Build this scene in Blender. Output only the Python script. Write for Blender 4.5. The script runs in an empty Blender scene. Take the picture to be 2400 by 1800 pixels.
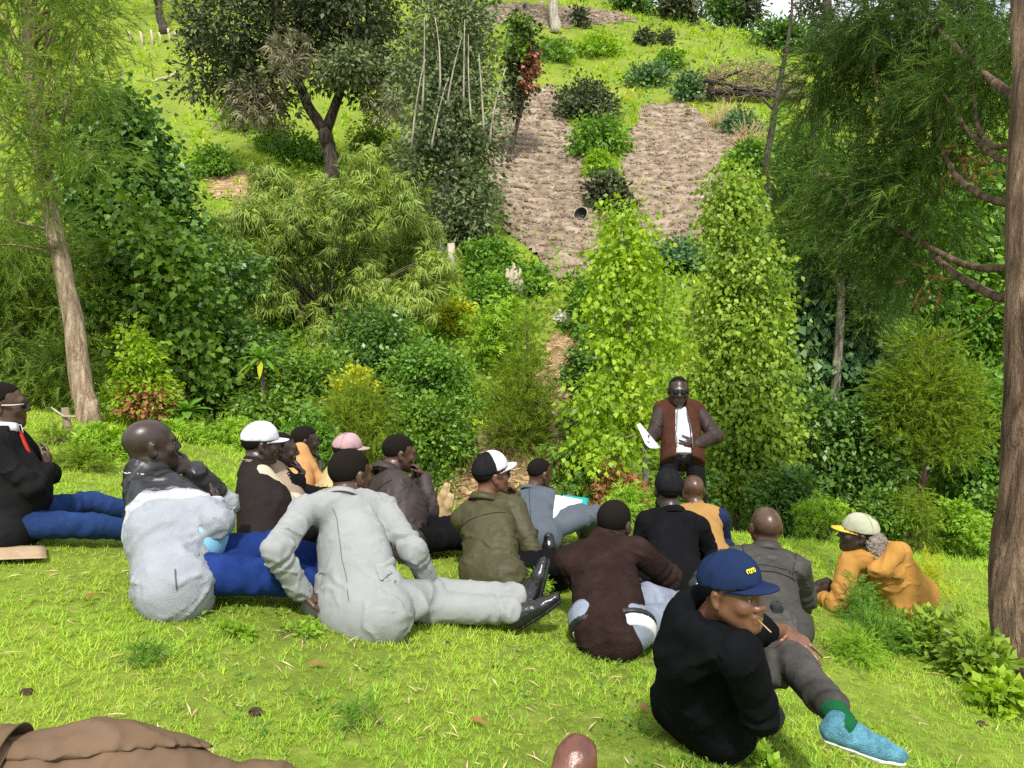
import bpy, math, random
import numpy as np
from mathutils import Vector, Matrix

# ------------------------------------------------------------------ camera, sky, sun, exposure
SC = bpy.context.scene
COL = SC.collection
FPX = 1733.0                      # focal length in photograph pixels (2400 wide)
PITCH = math.radians(8.0)
CP, SP = math.cos(PITCH), math.sin(PITCH)
cam_d = bpy.data.cameras.new('camera')
cam = bpy.data.objects.new('camera', cam_d)
COL.objects.link(cam)
cam.location = (0, 0, 0)
cam.rotation_euler = (math.radians(90) - PITCH, 0, 0)
cam_d.sensor_width = 36.0
cam_d.lens = 36.0 * FPX / 2400.0
cam_d.clip_start = 0.05
cam_d.clip_end = 600.0
SC.camera = cam

SUN_DIR = Vector((0.0, -0.58, 0.815)).normalized()      # towards the sun
SUN_EL = math.asin(SUN_DIR.z)
SUN_AZ = math.atan2(SUN_DIR.x, SUN_DIR.y)
world = bpy.data.worlds.new('World')
SC.world = world
world.use_nodes = True
wn = world.node_tree.nodes
wl = world.node_tree.links
wn.clear()
w_out = wn.new('ShaderNodeOutputWorld')
w_bg = wn.new('ShaderNodeBackground')
w_bg.inputs['Strength'].default_value = 0.15
sky = wn.new('ShaderNodeTexSky')
sky.sky_type = 'NISHITA'
sky.sun_disc = False
sky.sun_elevation = SUN_EL
sky.sun_rotation = SUN_AZ
sky.altitude = 2000
sky.dust_density = 2.0
w_mix = wn.new('ShaderNodeMixRGB')
w_mix.inputs['Color2'].default_value = (9.0, 9.2, 9.4, 1)      # bright thin cloud all over
w_noise = wn.new('ShaderNodeTexNoise')
w_noise.inputs['Scale'].default_value = 3.0
w_noise.inputs['Detail'].default_value = 5.0
w_ramp = wn.new('ShaderNodeMapRange')
w_ramp.inputs['From Min'].default_value = 0.35
w_ramp.inputs['From Max'].default_value = 0.6
w_ramp.inputs['To Min'].default_value = 0.45
w_ramp.inputs['To Max'].default_value = 0.95
wl.new(w_noise.outputs['Fac'], w_ramp.inputs['Value'])
wl.new(w_ramp.outputs['Result'], w_mix.inputs['Fac'])
wl.new(sky.outputs['Color'], w_mix.inputs['Color1'])
wl.new(w_mix.outputs['Color'], w_bg.inputs['Color'])
wl.new(w_bg.outputs['Background'], w_out.inputs['Surface'])

sun_d = bpy.data.lights.new('sun', 'SUN')
sun_d.energy = 4.3
sun_d.angle = math.radians(5.0)
sun_d.color = (1.0, 0.955, 0.88)
sun = bpy.data.objects.new('sun', sun_d)
COL.objects.link(sun)
sun.rotation_euler = SUN_DIR.to_track_quat('Z', 'Y').to_euler()
sun.location = (5, -5, 30)

SC.view_settings.view_transform = 'Standard'
SC.view_settings.look = 'None'
SC.view_settings.exposure = 0.2
SC.view_settings.gamma = 1.0
SC.view_settings.use_curve_mapping = False
SC.render.engine = 'CYCLES'
SC.cycles.use_denoising = False
SC.cycles.max_bounces = 6
SC.cycles.diffuse_bounces = 3
SC.cycles.glossy_bounces = 2
SC.cycles.transmission_bounces = 4
SC.cycles.transparent_max_bounces = 4
SC.cycles.use_adaptive_sampling = True
SC.cycles.adaptive_threshold = 0.012

# ------------------------------------------------------------------ places: pixel of the photograph + distance -> point
def W(px, py, D):
    u = (px - 1200.0) / FPX
    v = (py - 900.0) / FPX
    return np.array((D * u, D * (CP - v * SP), -D * (SP + v * CP)))


def sstep(a, b, t):
    t = np.clip((t - a) / (b - a), 0, 1)
    return t * t * (3 - 2 * t)


def lump(x, y, s, seed=0.0):
    """cheap smooth 2-D noise, about -1..1"""
    x = x / s
    y = y / s
    return (np.sin(1.7 * x + 0.9 * y + seed) * np.cos(1.1 * y - 0.6 * x + 2.1 * seed)
            + 0.6 * np.sin(2.9 * x - 1.3 * y + 1.3 * seed + 1.0) * np.cos(2.3 * y + 0.7 * x)
            + 0.35 * np.sin(5.3 * x + 3.1 * y + seed) * np.cos(4.7 * y - 2.2 * x + seed)) / 1.6


def crest(x):
    return np.interp(x, [-9, -4.5, -2, -0.5, 0.6, 1.8, 4, 9], [11.2, 10.4, 9.0, 7.9, 7.9, 8.7, 9.2, 9.4])


def near_z(x, y):
    return -1.353 - 0.1465 * np.clip(x, -9, 12) - 0.132 * np.clip(y, -12, 14)


def ground(x, y):
    x = np.asarray(x, float)
    y = np.asarray(y, float)
    yc = crest(x)
    over = y - yc
    soft = 0.45 * np.logaddexp(0, over / 0.45)
    n = near_z(x, y) - 1.05 * soft + 0.025 * lump(x, y, 0.9, 0.4)
    yy = np.clip(y, 0, 68)
    ridge = np.interp(x, [-80, -20, 0, 8, 12, 16, 20, 24, 30, 36, 60], [6.5, 5.5, 4.5, 3.3, 2.4, 1.4, 0.6, 0.2, -0.9, -1.6, -2.5]) * sstep(35, 68, yy)
    far = -9.6 + 0.45 * yy + ridge + 0.35 * lump(x, y, 5.0, 1.7) * sstep(12, 20, y) - 0.06 * np.clip(y - 68, 0, 200)
    k = 0.5
    h = np.clip(0.5 + 0.5 * (far - n) / k, 0, 1)
    return n * (1 - h) + far * h + k * h * (1 - h)


def G(x, y):
    return float(ground(x, y))


def hit(px, py, dmin=0.5, dmax=150.0):
    """where the ray through a pixel of the photograph meets the ground, at least dmin away"""
    ds = np.geomspace(dmin, dmax, 1200)
    u = (px - 1200.0) / FPX
    v = (py - 900.0) / FPX
    X, Y, Z = ds * u, ds * (CP - v * SP), -ds * (SP + v * CP)
    below = Z < ground(X, Y)
    i = int(np.argmax(below)) if below.any() else len(ds) - 1
    return np.array((X[i], Y[i], Z[i])), float(ds[i])


# ------------------------------------------------------------------ materials
MATS = {}


def rgb(h):
    """sRGB 0-255 -> linear"""
    return tuple(((c / 255.0) / 12.92 if c / 255.0 < 0.04045 else ((c / 255.0 + 0.055) / 1.055) ** 2.4) for c in h)


def nd(nt, typ, **kw):
    n = nt.nodes.new(typ)
    for k, v in kw.items():
        if k in n.inputs:
            n.inputs[k].default_value = v
        else:
            setattr(n, k, v)
    return n


def new_mat(name):
    m = bpy.data.materials.new(name)
    m.use_nodes = True
    m.node_tree.nodes.clear()
    return m, m.node_tree


def ramp(nt, stops, fac):
    r = nt.nodes.new('ShaderNodeValToRGB')
    e = r.color_ramp.elements
    while len(e) < len(stops):
        e.new(0.5)
    for el, (p, c) in zip(e, stops):
        el.position = p
        el.color = (*c, 1)
    nt.links.new(fac, r.inputs['Fac'])
    return r.outputs['Color']


LEAF_GAIN = 1.6


def leaf_mat(name, stops, trans=0.35, rough=0.5, patch=1.5, spec=0.35, var=0.35):
    """leaves: colour differs from leaf to leaf and from bough to bough, light passes through the blade"""
    if name in MATS:
        return MATS[name]
    m, nt = new_mat(name)
    L = nt.links.new
    stops = [(p_, tuple(min(0.75, c_ * g_) for c_, g_ in zip(col_, (LEAF_GAIN, LEAF_GAIN, LEAF_GAIN * 0.9)))) for p_, col_ in stops]
    geo = nd(nt, 'ShaderNodeNewGeometry')
    tc = nd(nt, 'ShaderNodeTexCoord')
    no = nd(nt, 'ShaderNodeTexNoise', Scale=patch, Detail=2.0)
    L(tc.outputs['Object'], no.inputs['Vector'])
    mx = nd(nt, 'ShaderNodeMath', operation='MULTIPLY_ADD')
    L(no.outputs['Fac'], mx.inputs[0])
    mx.inputs[1].default_value = 1.6
    mx.inputs[2].default_value = -0.55
    mid = nd(nt, 'ShaderNodeMix', data_type='FLOAT')
    mid.inputs[0].default_value = 1 - var
    L(geo.outputs['Random Per Island'], mid.inputs[2])
    L(mx.outputs[0], mid.inputs[3])
    mid.inputs[0].default_value = 0.5
    col = ramp(nt, stops, mid.outputs[0])
    bs = nd(nt, 'ShaderNodeBsdfPrincipled', Roughness=rough)
    bs.inputs['Specular IOR Level'].default_value = spec * 0.6
    L(col, bs.inputs['Base Color'])
    tr = nd(nt, 'ShaderNodeBsdfTranslucent')
    hs = nd(nt, 'ShaderNodeHueSaturation', Hue=0.485, Saturation=1.1, Value=1.25)
    L(col, hs.inputs['Color'])
    L(hs.outputs['Color'], tr.inputs['Color'])
    ms = nd(nt, 'ShaderNodeMixShader')
    ms.inputs['Fac'].default_value = trans
    L(bs.outputs[0], ms.inputs[1])
    L(tr.outputs[0], ms.inputs[2])
    out = nd(nt, 'ShaderNodeOutputMaterial')
    L(ms.outputs[0], out.inputs['Surface'])
    MATS[name] = m
    return m


def surf_mat(name, stops, scale=6.0, detail=4.0, rough=0.8, bump=0.3, bscale=None, stretch=(1, 1, 1), spec=0.25, sheen=0.0, dist=0.02, metallic=0.0, warp=0.0):
    """any opaque surface: noise between the colour stops and a bump of its own scale"""
    if name in MATS:
        return MATS[name]
    m, nt = new_mat(name)
    L = nt.links.new
    tc = nd(nt, 'ShaderNodeTexCoord')
    mp = nd(nt, 'ShaderNodeMapping')
    mp.inputs['Scale'].default_value = stretch
    L(tc.outputs['Object'], mp.inputs['Vector'])
    no = nd(nt, 'ShaderNodeTexNoise', Scale=scale, Detail=detail, Roughness=0.6, Distortion=warp)
    L(mp.outputs[0], no.inputs['Vector'])
    col = ramp(nt, stops, no.outputs['Fac'])
    bs = nd(nt, 'ShaderNodeBsdfPrincipled', Roughness=rough, Metallic=metallic)
    bs.inputs['Specular IOR Level'].default_value = spec
    if sheen:
        bs.inputs['Sheen Weight'].default_value = sheen
        bs.inputs['Sheen Roughness'].default_value = 0.5
    L(col, bs.inputs['Base Color'])
    if bump:
        nb = nd(nt, 'ShaderNodeTexNoise', Scale=bscale or scale * 4, Detail=5.0, Roughness=0.65, Distortion=warp)
        L(mp.outputs[0], nb.inputs['Vector'])
        bp = nd(nt, 'ShaderNodeBump', Strength=bump, Distance=dist)
        L(nb.outputs['Fac'], bp.inputs['Height'])
        L(bp.outputs[0], bs.inputs['Normal'])
    out = nd(nt, 'ShaderNodeOutputMaterial')
    L(bs.outputs[0], out.inputs['Surface'])
    MATS[name] = m
    return m


# ------------------------------------------------------------------ meshes and tags
def mesh_np(name, V, polys, mat=None, smooth=False):
    """V (n,3); polys: list of (k,m) index arrays, m = 3 or 4"""
    me = bpy.data.meshes.new(name)
    V = np.ascontiguousarray(V, np.float32)
    polys = [np.asarray(p, np.int32) for p in polys if len(p)]
    me.vertices.add(len(V))
    me.vertices.foreach_set('co', V.ravel())
    nl = sum(p.size for p in polys)
    npo = sum(len(p) for p in polys)
    me.loops.add(nl)
    me.polygons.add(npo)
    me.loops.foreach_set('vertex_index', np.concatenate([p.ravel() for p in polys]))
    st, o = [], 0
    for p in polys:
        st.append(o + np.arange(len(p), dtype=np.int32) * p.shape[1])
        o += p.size
    me.polygons.foreach_set('loop_start', np.concatenate(st).astype(np.int32))
    me.update(calc_edges=True)
    if smooth:
        me.polygons.foreach_set('use_smooth', np.ones(npo, bool))
    if mat is not None:
        me.materials.append(mat)
    return me


def link(name, me, parent=None, label=None, cat=None, group=None, kind=None, loc=None):
    o = bpy.data.objects.new(name, me)
    COL.objects.link(o)
    if parent is not None:
        o.parent = parent
    if loc is not None:
        o.location = loc
    for k, v in (('label', label), ('category', cat), ('group', group), ('kind', kind)):
        if v:
            o[k] = v
    return o


def thing(name, label, cat, loc, group=None):
    return link(name, None, None, label, cat, group, None, tuple(float(c) for c in loc))


def unit(v):
    v = np.asarray(v, float)
    return v / (np.linalg.norm(v, axis=-1, keepdims=True) + 1e-9)


class Bag:
    """collects verts and faces of one mesh"""
    def __init__(self):
        self.v, self.q, self.t, self.n = [], [], [], 0

    def add(self, V, quads=None, tris=None):
        V = np.asarray(V, float)
        if quads is not None and len(quads):
            self.q.append(np.asarray(quads, np.int64) + self.n)
        if tris is not None and len(tris):
            self.t.append(np.asarray(tris, np.int64) + self.n)
        self.v.append(V)
        self.n += len(V)

    def tube(self, pts, rad, sides=8, rng=None, rough=0.0):
        pts = np.asarray(pts, float)
        n = len(pts)
        rad = np.broadcast_to(np.asarray(rad, float), (n,))
        tan = np.gradient(pts, axis=0)
        tan = unit(tan)
        ref = np.array((0.0, 0, 1)) if abs(tan[0][2]) < 0.9 else np.array((1.0, 0, 0))
        u = unit(np.cross(tan, ref))
        w = np.cross(tan, u)
        a = np.linspace(0, 2 * np.pi, sides, endpoint=False)
        rr = rad[:, None] * np.ones(sides)
        if rng is not None and rough:
            rr = rr * (1 + rough * rng.normal(size=(n, sides)))
        V = pts[:, None, :] + rr[..., None] * (np.cos(a)[None, :, None] * u[:, None, :] + np.sin(a)[None, :, None] * w[:, None, :])
        V = V.reshape(-1, 3)
        i = np.arange(n - 1)[:, None] * sides
        j = np.arange(sides)[None, :]
        k = (j + 1) % sides
        Q = np.stack([i + j, i + k, i + sides + k, i + sides + j], -1).reshape(-1, 4)
        V = np.vstack([V, pts[0], pts[-1]])
        c0, c1 = n * sides, n * sides + 1
        jj = np.arange(sides)
        kk = (jj + 1) % sides
        T = np.vstack([np.stack([np.full(sides, c0), kk, jj], -1), np.stack([np.full(sides, c1), (n - 1) * sides + jj, (n - 1) * sides + kk], -1)])
        self.add(V, Q, T)

    def box(self, c, half, R=None):
        s = np.array([[x, y, z] for x in (-1, 1) for y in (-1, 1) for z in (-1, 1)], float) * np.asarray(half)
        if R is not None:
            s = s @ np.asarray(R).T
        q = [(0, 1, 3, 2), (4, 6, 7, 5), (0, 4, 5, 1), (2, 3, 7, 6), (0, 2, 6, 4), (1, 5, 7, 3)]
        self.add(s + np.asarray(c), q)

    def mesh(self, name, mat, smooth=False, origin=None):
        V = np.vstack(self.v)
        if origin is not None:
            V = V - np.asarray(origin)
        P = []
        if self.q:
            P.append(np.vstack(self.q))
        if self.t:
            P.append(np.vstack(self.t))
        return mesh_np(name, V, P, mat, smooth)


def scatter(bag, tmpl, pos, fwd, nrm, size):
    """copies of a template (V, quads, tris; +Y = forward, +Z = normal) at pos"""
    V, Q, T = tmpl
    pos = np.asarray(pos, float)
    n = len(pos)
    if n == 0:
        return
    f = unit(fwd)
    s = unit(np.cross(f, nrm))
    z = np.cross(s, f)
    size = np.broadcast_to(np.asarray(size, float), (n,))
    P = (V[None, :, 0, None] * s[:, None, :] + V[None, :, 1, None] * f[:, None, :] + V[None, :, 2, None] * z[:, None, :])
    P = P * size[:, None, None] + pos[:, None, :]
    k = len(V)
    off = (np.arange(n) * k)[:, None, None]
    q = (np.asarray(Q)[None] + off).reshape(-1, 4) if len(Q) else None
    t = (np.asarray(T)[None] + off).reshape(-1, 3) if len(T) else None
    bag.add(P.reshape(-1, 3), q, t)


# ------------------------------------------------------------------ the land
def grid_mesh(name, xs, ys, mat, zoff=0.0, keep=None, extra=None):
    X, Y = np.meshgrid(xs, ys)
    Z = ground(X, Y) + zoff
    if extra is not None:
        Z = Z + extra(X, Y)
    nx, ny = len(xs), len(ys)
    V = np.stack([X, Y, Z], -1).reshape(-1, 3)
    i = (np.arange(ny - 1)[:, None] * nx + np.arange(nx - 1)[None, :]).ravel()
    Q = np.stack([i, i + 1, i + nx + 1, i + nx], -1)
    if keep is not None:
        cx = (xs[:-1] + xs[1:]) / 2
        cy = (ys[:-1] + ys[1:]) / 2
        CX, CY = np.meshgrid(cx, cy)
        Q = Q[keep(CX, CY).ravel()]
        used = np.unique(Q)
        re = np.full(len(V), -1)
        re[used] = np.arange(len(used))
        V, Q = V[used], re[Q]
    return mesh_np(name, V, [Q], mat, True)


def ground_mat():
    m, nt = new_mat('ground')
    L = nt.links.new
    tc = nd(nt, 'ShaderNodeTexCoord')
    n1 = nd(nt, 'ShaderNodeTexNoise', Scale=0.35, Detail=6.0, Roughness=0.65)
    n2 = nd(nt, 'ShaderNodeTexNoise', Scale=9.0, Detail=5.0, Roughness=0.7)
    L(tc.outputs['Object'], n1.inputs['Vector'])
    L(tc.outputs['Object'], n2.inputs['Vector'])
    c1 = ramp(nt, [(0.30, (0.13, 0.19, 0.022)), (0.5, (0.22, 0.30, 0.034)), (0.7, (0.34, 0.38, 0.055))], n1.outputs['Fac'])
    c2 = ramp(nt, [(0.34, (0.055, 0.045, 0.018)), (0.5, (0.10, 0.13, 0.022)), (0.66, (0.25, 0.27, 0.06))], n2.outputs['Fac'])
    mx = nd(nt, 'ShaderNodeMixRGB')
    mx.inputs['Fac'].default_value = 0.45
    L(c1, mx.inputs['Color1'])
    L(c2, mx.inputs['Color2'])
    bs = nd(nt, 'ShaderNodeBsdfPrincipled', Roughness=0.95)
    bs.inputs['Specular IOR Level'].default_value = 0.1
    L(mx.outputs[0], bs.inputs['Base Color'])
    bp = nd(nt, 'ShaderNodeBump', Strength=0.7, Distance=0.04)
    L(n2.outputs['Fac'], bp.inputs['Height'])
    L(bp.outputs[0], bs.inputs['Normal'])
    out = nd(nt, 'ShaderNodeOutputMaterial')
    L(bs.outputs[0], out.inputs['Surface'])
    return m


M_GROUND = ground_mat()
gx = np.concatenate([np.linspace(-120, -14, 40), np.arange(-13.6, 13.7, 0.2), np.linspace(14, 120, 40)])
gy = np.concatenate([np.linspace(-30, 0, 12)[:-1], np.arange(0, 20, 0.2), np.arange(20, 72, 0.6), np.linspace(72, 300, 24)])
link('ground', grid_mesh('ground', gx, gy, M_GROUND), kind='structure')


def inside(poly, X, Y):
    poly = np.asarray(poly)
    r = np.zeros(np.shape(X), bool)
    j = len(poly) - 1
    for i in range(len(poly)):
        xi, yi = poly[i]
        xj, yj = poly[j]
        c = ((yi > Y) != (yj > Y)) & (X < (xj - xi) * (Y - yi) / (yj - yi + 1e-12) + xi)
        r ^= c
        j = i
    return r


def px_poly(pts, dmin=11.0):
    return [tuple(hit(x, y, dmin)[0][:2]) for x, y in pts]


def patch(name, poly, mat, step, amp, fs, edge=0.25, zoff=0.05, furrow=0.0, rows=0.7):
    poly = np.asarray(poly)
    x0, y0 = poly.min(0) - 0.5
    x1, y1 = poly.max(0) + 0.5

    def keep(X, Y):
        return inside(poly, X + edge * lump(X, Y, 0.5, 3.0), Y + edge * lump(X, Y, 0.45, 5.0))

    def extra(X, Y):
        e = amp * lump(X, Y, fs, 2.0) + 0.7 * amp * lump(X, Y, fs * 0.37, 4.0)
        if furrow:
            e = e + furrow * np.sin(2 * np.pi * Y / rows + 1.5 * lump(X, Y, 3.0, 1.0)) * (0.6 + 0.4 * lump(X, Y, fs, 7.0))
        return e
    return link(name, grid_mesh(name, np.arange(x0, x1, step), np.arange(y0, y1, step), mat, zoff, keep, extra), kind='structure')


M_SOIL = surf_mat('ploughed soil', [(0.32, (0.13, 0.095, 0.066)), (0.5, (0.25, 0.19, 0.135)), (0.68, (0.40, 0.32, 0.24))], scale=2.2, detail=8, rough=0.95, bump=0.9, bscale=3.0, dist=0.12, spec=0.1)
M_STRAW = surf_mat('straw litter', [(0.3, (0.16, 0.09, 0.045)), (0.5, (0.34, 0.23, 0.12)), (0.66, (0.55, 0.42, 0.24))], scale=5.0, detail=8, rough=0.95, bump=0.8, bscale=14, dist=0.06, spec=0.1, warp=0.6)
F_MAIN = px_poly([(1170, 230), (1300, 200), (1330, 290), (1410, 370), (1440, 480), (1405, 560), (1390, 660), (1290, 660), (1250, 590), (1180, 540), (1140, 400), (1130, 300)])
F_SIDE = px_poly([(1510, 245), (1600, 238), (1680, 300), (1770, 330), (1760, 420), (1700, 520), (1600, 590), (1540, 600), (1450, 420), (1470, 330)])
F_TOP = px_poly([(1130, 18), (1300, 14), (1440, 30), (1500, 48), (1380, 62), (1300, 66), (1200, 66), (1130, 50)])
F_BANK = px_poly([(930, 1180), (1010, 1080), (1120, 1030), (1200, 960), (1270, 860), (1290, 800), (1355, 790), (1400, 880), (1380, 960), (1340, 1040), (1340, 1120), (1360, 1200), (1200, 1260), (1000, 1260)], 9.5)
F_DRY = px_poly([(490, 420), (560, 395), (640, 410), (760, 430), (780, 470), (560, 480), (480, 455)])
patch('ploughed_field', F_MAIN, M_SOIL, 0.16, 0.05, 0.35, furrow=0.07)
patch('terrace_field', F_SIDE, M_SOIL, 0.2, 0.05, 0.4, furrow=0.06)
patch('upper_field', F_TOP, M_SOIL, 0.4, 0.05, 0.8, edge=0.8)
patch('straw_bank', F_BANK, M_STRAW, 0.07, 0.035, 0.22, edge=0.2)
patch('dry_patch', F_DRY, M_STRAW, 0.2, 0.04, 0.4, edge=0.5)


# ------------------------------------------------------------------ plant templates (+Y along the blade, +Z its upper face)
def T_leaf(w=0.6, fold=0.12, droop=0.15):
    V = np.array([(0, 0, 0), (w / 2, 0.42, fold), (0, 1, -droop), (-w / 2, 0.42, fold), (0, 0.45, 0)])
    return V, [(0, 1, 2, 4), (0, 4, 2, 3)], []


def T_diamond(w=0.5, droop=0.1):
    V = np.array([(0, 0, 0), (w / 2, 0.45, 0.05), (0, 1, -droop), (-w / 2, 0.45, 0.05)])
    return V, [(0, 1, 2, 3)], []


def T_tuft(n, w, seed, spread=0.8, droop=0.5):
    """n narrow leaves fanning from one point"""
    r = np.random.default_rng(seed)
    V, Q = [], []
    for i in range(n):
        a = (i / max(n - 1, 1) - 0.5) * 2 * spread + r.normal() * 0.15
        e = r.uniform(-0.3, 0.5)
        d = np.array((math.sin(a) * math.cos(e), math.cos(a) * math.cos(e), math.sin(e)))
        s = unit(np.cross(d, (0, 0, 1)))
        L = r.uniform(0.7, 1.1)
        b = len(V)
        V += [np.zeros(3), d * L * 0.45 + s * w / 2 + (0, 0, 0.03), d * L - np.array((0, 0, droop * L * r.uniform(0.5, 1.2))), d * L * 0.45 - s * w / 2 + (0, 0, 0.03)]
        Q.append((b, b + 1, b + 2, b + 3))
    return np.array(V), Q, []


def T_frond(n, w, seed, rise=0.5, droop=0.25):
    """a cypress spray: thin needles-like scale twigs along a drooping axis"""
    r = np.random.default_rng(seed)
    V, T = [], []
    for i in range(n):
        t = (i + 0.3) / n
        p = np.array((0, t * 0.85, -droop * t * t))
        sgn = -1 if i % 2 else 1
        a = r.uniform(0.35, 0.95) * sgn * (1.05 - 0.6 * t)
        e = r.normal() * 0.35
        d = unit(np.array((math.sin(a), math.cos(a), rise * e - 0.1)))
        L = (0.42 - 0.22 * t) * r.uniform(0.7, 1.3)
        s = unit(np.cross(d, r.normal(size=3)))
        b = len(V)
        V += [p - s * w / 2, p + s * w / 2, p + d * L]
        T.append((b, b + 1, b + 2))
    b = len(V)
    V += [np.array((-w * 0.35, 0, 0)), np.array((w * 0.35, 0, 0)), np.array((0, 1.0, -droop))]
    T.append((b, b + 1, b + 2))
    return np.array(V), [], T


def T_blades(n, w, seed, lean=0.5):
    """grass tuft: +Z up here"""
    r = np.random.default_rng(seed)
    V, T = [], []
    for i in range(n):
        a = r.uniform(0, 6.283)
        o = np.array((math.cos(a), math.sin(a), 0)) * r.uniform(0, 0.25)
        a2 = r.uniform(0, 6.283)
        d = np.array((math.cos(a2) * lean, math.sin(a2) * lean, r.uniform(0.6, 1.0)))
        s = np.array((-math.sin(a2 + r.normal() * 0.6), math.cos(a2 + r.normal() * 0.6), 0))
        b = len(V)
        L = r.uniform(0.5, 1.1)
        V += [o - s * w / 2, o + s * w / 2, o + d * L]
        T.append((b, b + 1, b + 2))
    return np.array(V), [], T


UP = np.array((0.0, 0, 1))


def grass_on(bag, rng, xy, tm, size):
    z = ground(xy[:, 0], xy[:, 1])
    a = rng.uniform(0, 6.283, len(xy))
    scatter(bag, tm, np.c_[xy, z - 0.004], np.c_[np.cos(a), np.sin(a), np.zeros(len(xy))], np.tile(UP, (len(xy), 1)), size)


M_GRASS = leaf_mat('lawn grass', [(0.0, (0.10, 0.19, 0.018)), (0.35, (0.19, 0.31, 0.03)), (0.6, (0.27, 0.36, 0.045)), (0.78, (0.36, 0.38, 0.08)), (0.9, (0.42, 0.36, 0.14)), (1.0, (0.48, 0.40, 0.20))], trans=0.35, rough=0.6, patch=0.9)
M_GRASS_HILL = leaf_mat('hill grass', [(0.0, (0.13, 0.22, 0.02)), (0.4, (0.24, 0.36, 0.03)), (0.75, (0.38, 0.47, 0.05)), (1.0, (0.48, 0.46, 0.12))], trans=0.3, rough=0.7, patch=0.25)

rng = np.random.default_rng(11)
# lawn: shorter and denser near the camera, tussocks further off
bag = Bag()
M_LITTER_N = 0
tms = [T_blades(7, 0.13, s, 1.0) for s in range(4)]
for lo, hi, dens, sz in ((0.7, 2.6, 3000, 0.028), (2.6, 4.2, 2000, 0.032), (4.2, 6.5, 800, 0.045), (6.5, 11.5, 260, 0.07)):
    wmax = 0.78 * hi + 1.2
    n = int((hi - lo) * 2 * wmax * dens)
    xy = np.c_[rng.uniform(-wmax, wmax, n), rng.uniform(lo, hi, n)]
    xy = xy[xy[:, 1] < crest(xy[:, 0]) + 0.5]
    pat = lump(xy[:, 0], xy[:, 1], 0.6, 9.0)
    xy = xy[rng.uniform(size=len(xy)) < 0.72 + 0.35 * pat]
    idx = np.arange(len(xy))
    for k in range(4):
        s_ = xy[idx % 4 == k]
        grass_on(bag, rng, s_, tms[k], sz * rng.uniform(0.45, 1.35, len(s_)) * (1 + 0.35 * lump(s_[:, 0], s_[:, 1], 0.5, 2.0)))
link('lawn_grass', bag.mesh('lawn_grass', M_GRASS), label='short bright green grass on the near slope', cat='grass', kind='stuff')

# far hillside: tussocks, left out on the bare fields
bag = Bag()
n = 24000
Y = 12.5 + (rng.uniform(size=n) ** 1.6) * 56
X = rng.uniform(-1, 1, n) * (0.75 * Y + 4)
bare = np.zeros(n, bool)
for F_ in (F_MAIN, F_SIDE, F_TOP, F_BANK):
    bare |= inside(F_, X, Y)
keepm = ~bare | (rng.uniform(size=n) < 0.12 + 0.55 * (lump(X, Y, 1.6, 8.0) > 0.25) * (inside(F_SIDE, X, Y) | (lump(X, Y, 2.5, 3.0) > 0.2)))
X, Y = X[keepm], Y[keepm]
tm_h = [T_blades(8, 0.16, 20 + s, 0.6) for s in range(3)]
bare = np.zeros(len(X), bool)
for F_ in (F_MAIN, F_SIDE, F_TOP, F_BANK):
    bare |= inside(F_, X, Y)
sz = (0.16 + 0.004 * Y) * rng.uniform(0.6, 1.5, len(X)) * np.where(bare, 0.55, 1.0) * (1 + 0.5 * lump(X, Y, 2.5, 6.0))
for k in range(3):
    mk = np.arange(len(X)) % 3 == k
    grass_on(bag, rng, np.c_[X, Y][mk], tm_h[k], sz[mk])
link('hill_grass', bag.mesh('hill_grass', M_GRASS_HILL), label='tussocky green grass over the far hillside', cat='grass', kind='stuff')

# ------------------------------------------------------------------ trees, shrubs, creepers
def bark(name, dark, light, scale=16.0):
    return surf_mat(name, [(0.36, dark), (0.5, tuple(0.6 * a_ + 0.4 * b_ for a_, b_ in zip(dark, light))), (0.64, light)], scale=scale, detail=8, rough=0.92, bump=1.0, bscale=scale * 1.3, stretch=(1, 1, 0.13), dist=0.07, spec=0.1, warp=0.4)


B_RED = bark('reddish bark', (0.075, 0.048, 0.032), (0.27, 0.185, 0.125))
B_TAN = bark('tan bark', (0.22, 0.15, 0.10), (0.52, 0.40, 0.28))
B_GREY = bark('grey bark', (0.12, 0.10, 0.085), (0.42, 0.36, 0.28))
B_DARK = bark('dark bark', (0.03, 0.024, 0.02), (0.12, 0.095, 0.075))
B_PALE = bark('pale bark', (0.25, 0.22, 0.17), (0.55, 0.50, 0.40))
B_GREEN = bark('young bark', (0.10, 0.09, 0.05), (0.26, 0.22, 0.14))

L_CYP = leaf_mat('cypress green', [(0.0, (0.035, 0.068, 0.012)), (0.4, (0.085, 0.14, 0.02)), (0.75, (0.17, 0.23, 0.032)), (1.0, (0.27, 0.29, 0.05))], trans=0.3, rough=0.6, patch=1.2)
L_CYPD = leaf_mat('dark cypress green', [(0.0, (0.016, 0.036, 0.008)), (0.45, (0.048, 0.088, 0.014)), (0.8, (0.10, 0.165, 0.02)), (1.0, (0.21, 0.27, 0.035))], trans=0.25, rough=0.6, patch=1.0)
L_CYPY = leaf_mat('yellow cypress green', [(0.0, (0.04, 0.075, 0.009)), (0.4, (0.11, 0.17, 0.014)), (0.8, (0.21, 0.28, 0.022)), (1.0, (0.33, 0.36, 0.04))], trans=0.3, rough=0.6, patch=2.5)
L_BROAD = leaf_mat('broad leaf green', [(0.0, (0.035, 0.08, 0.012)), (0.4, (0.085, 0.16, 0.02)), (0.75, (0.165, 0.25, 0.035)), (1.0, (0.33, 0.39, 0.09))], trans=0.3, rough=0.38, patch=1.4, spec=0.5)
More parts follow.
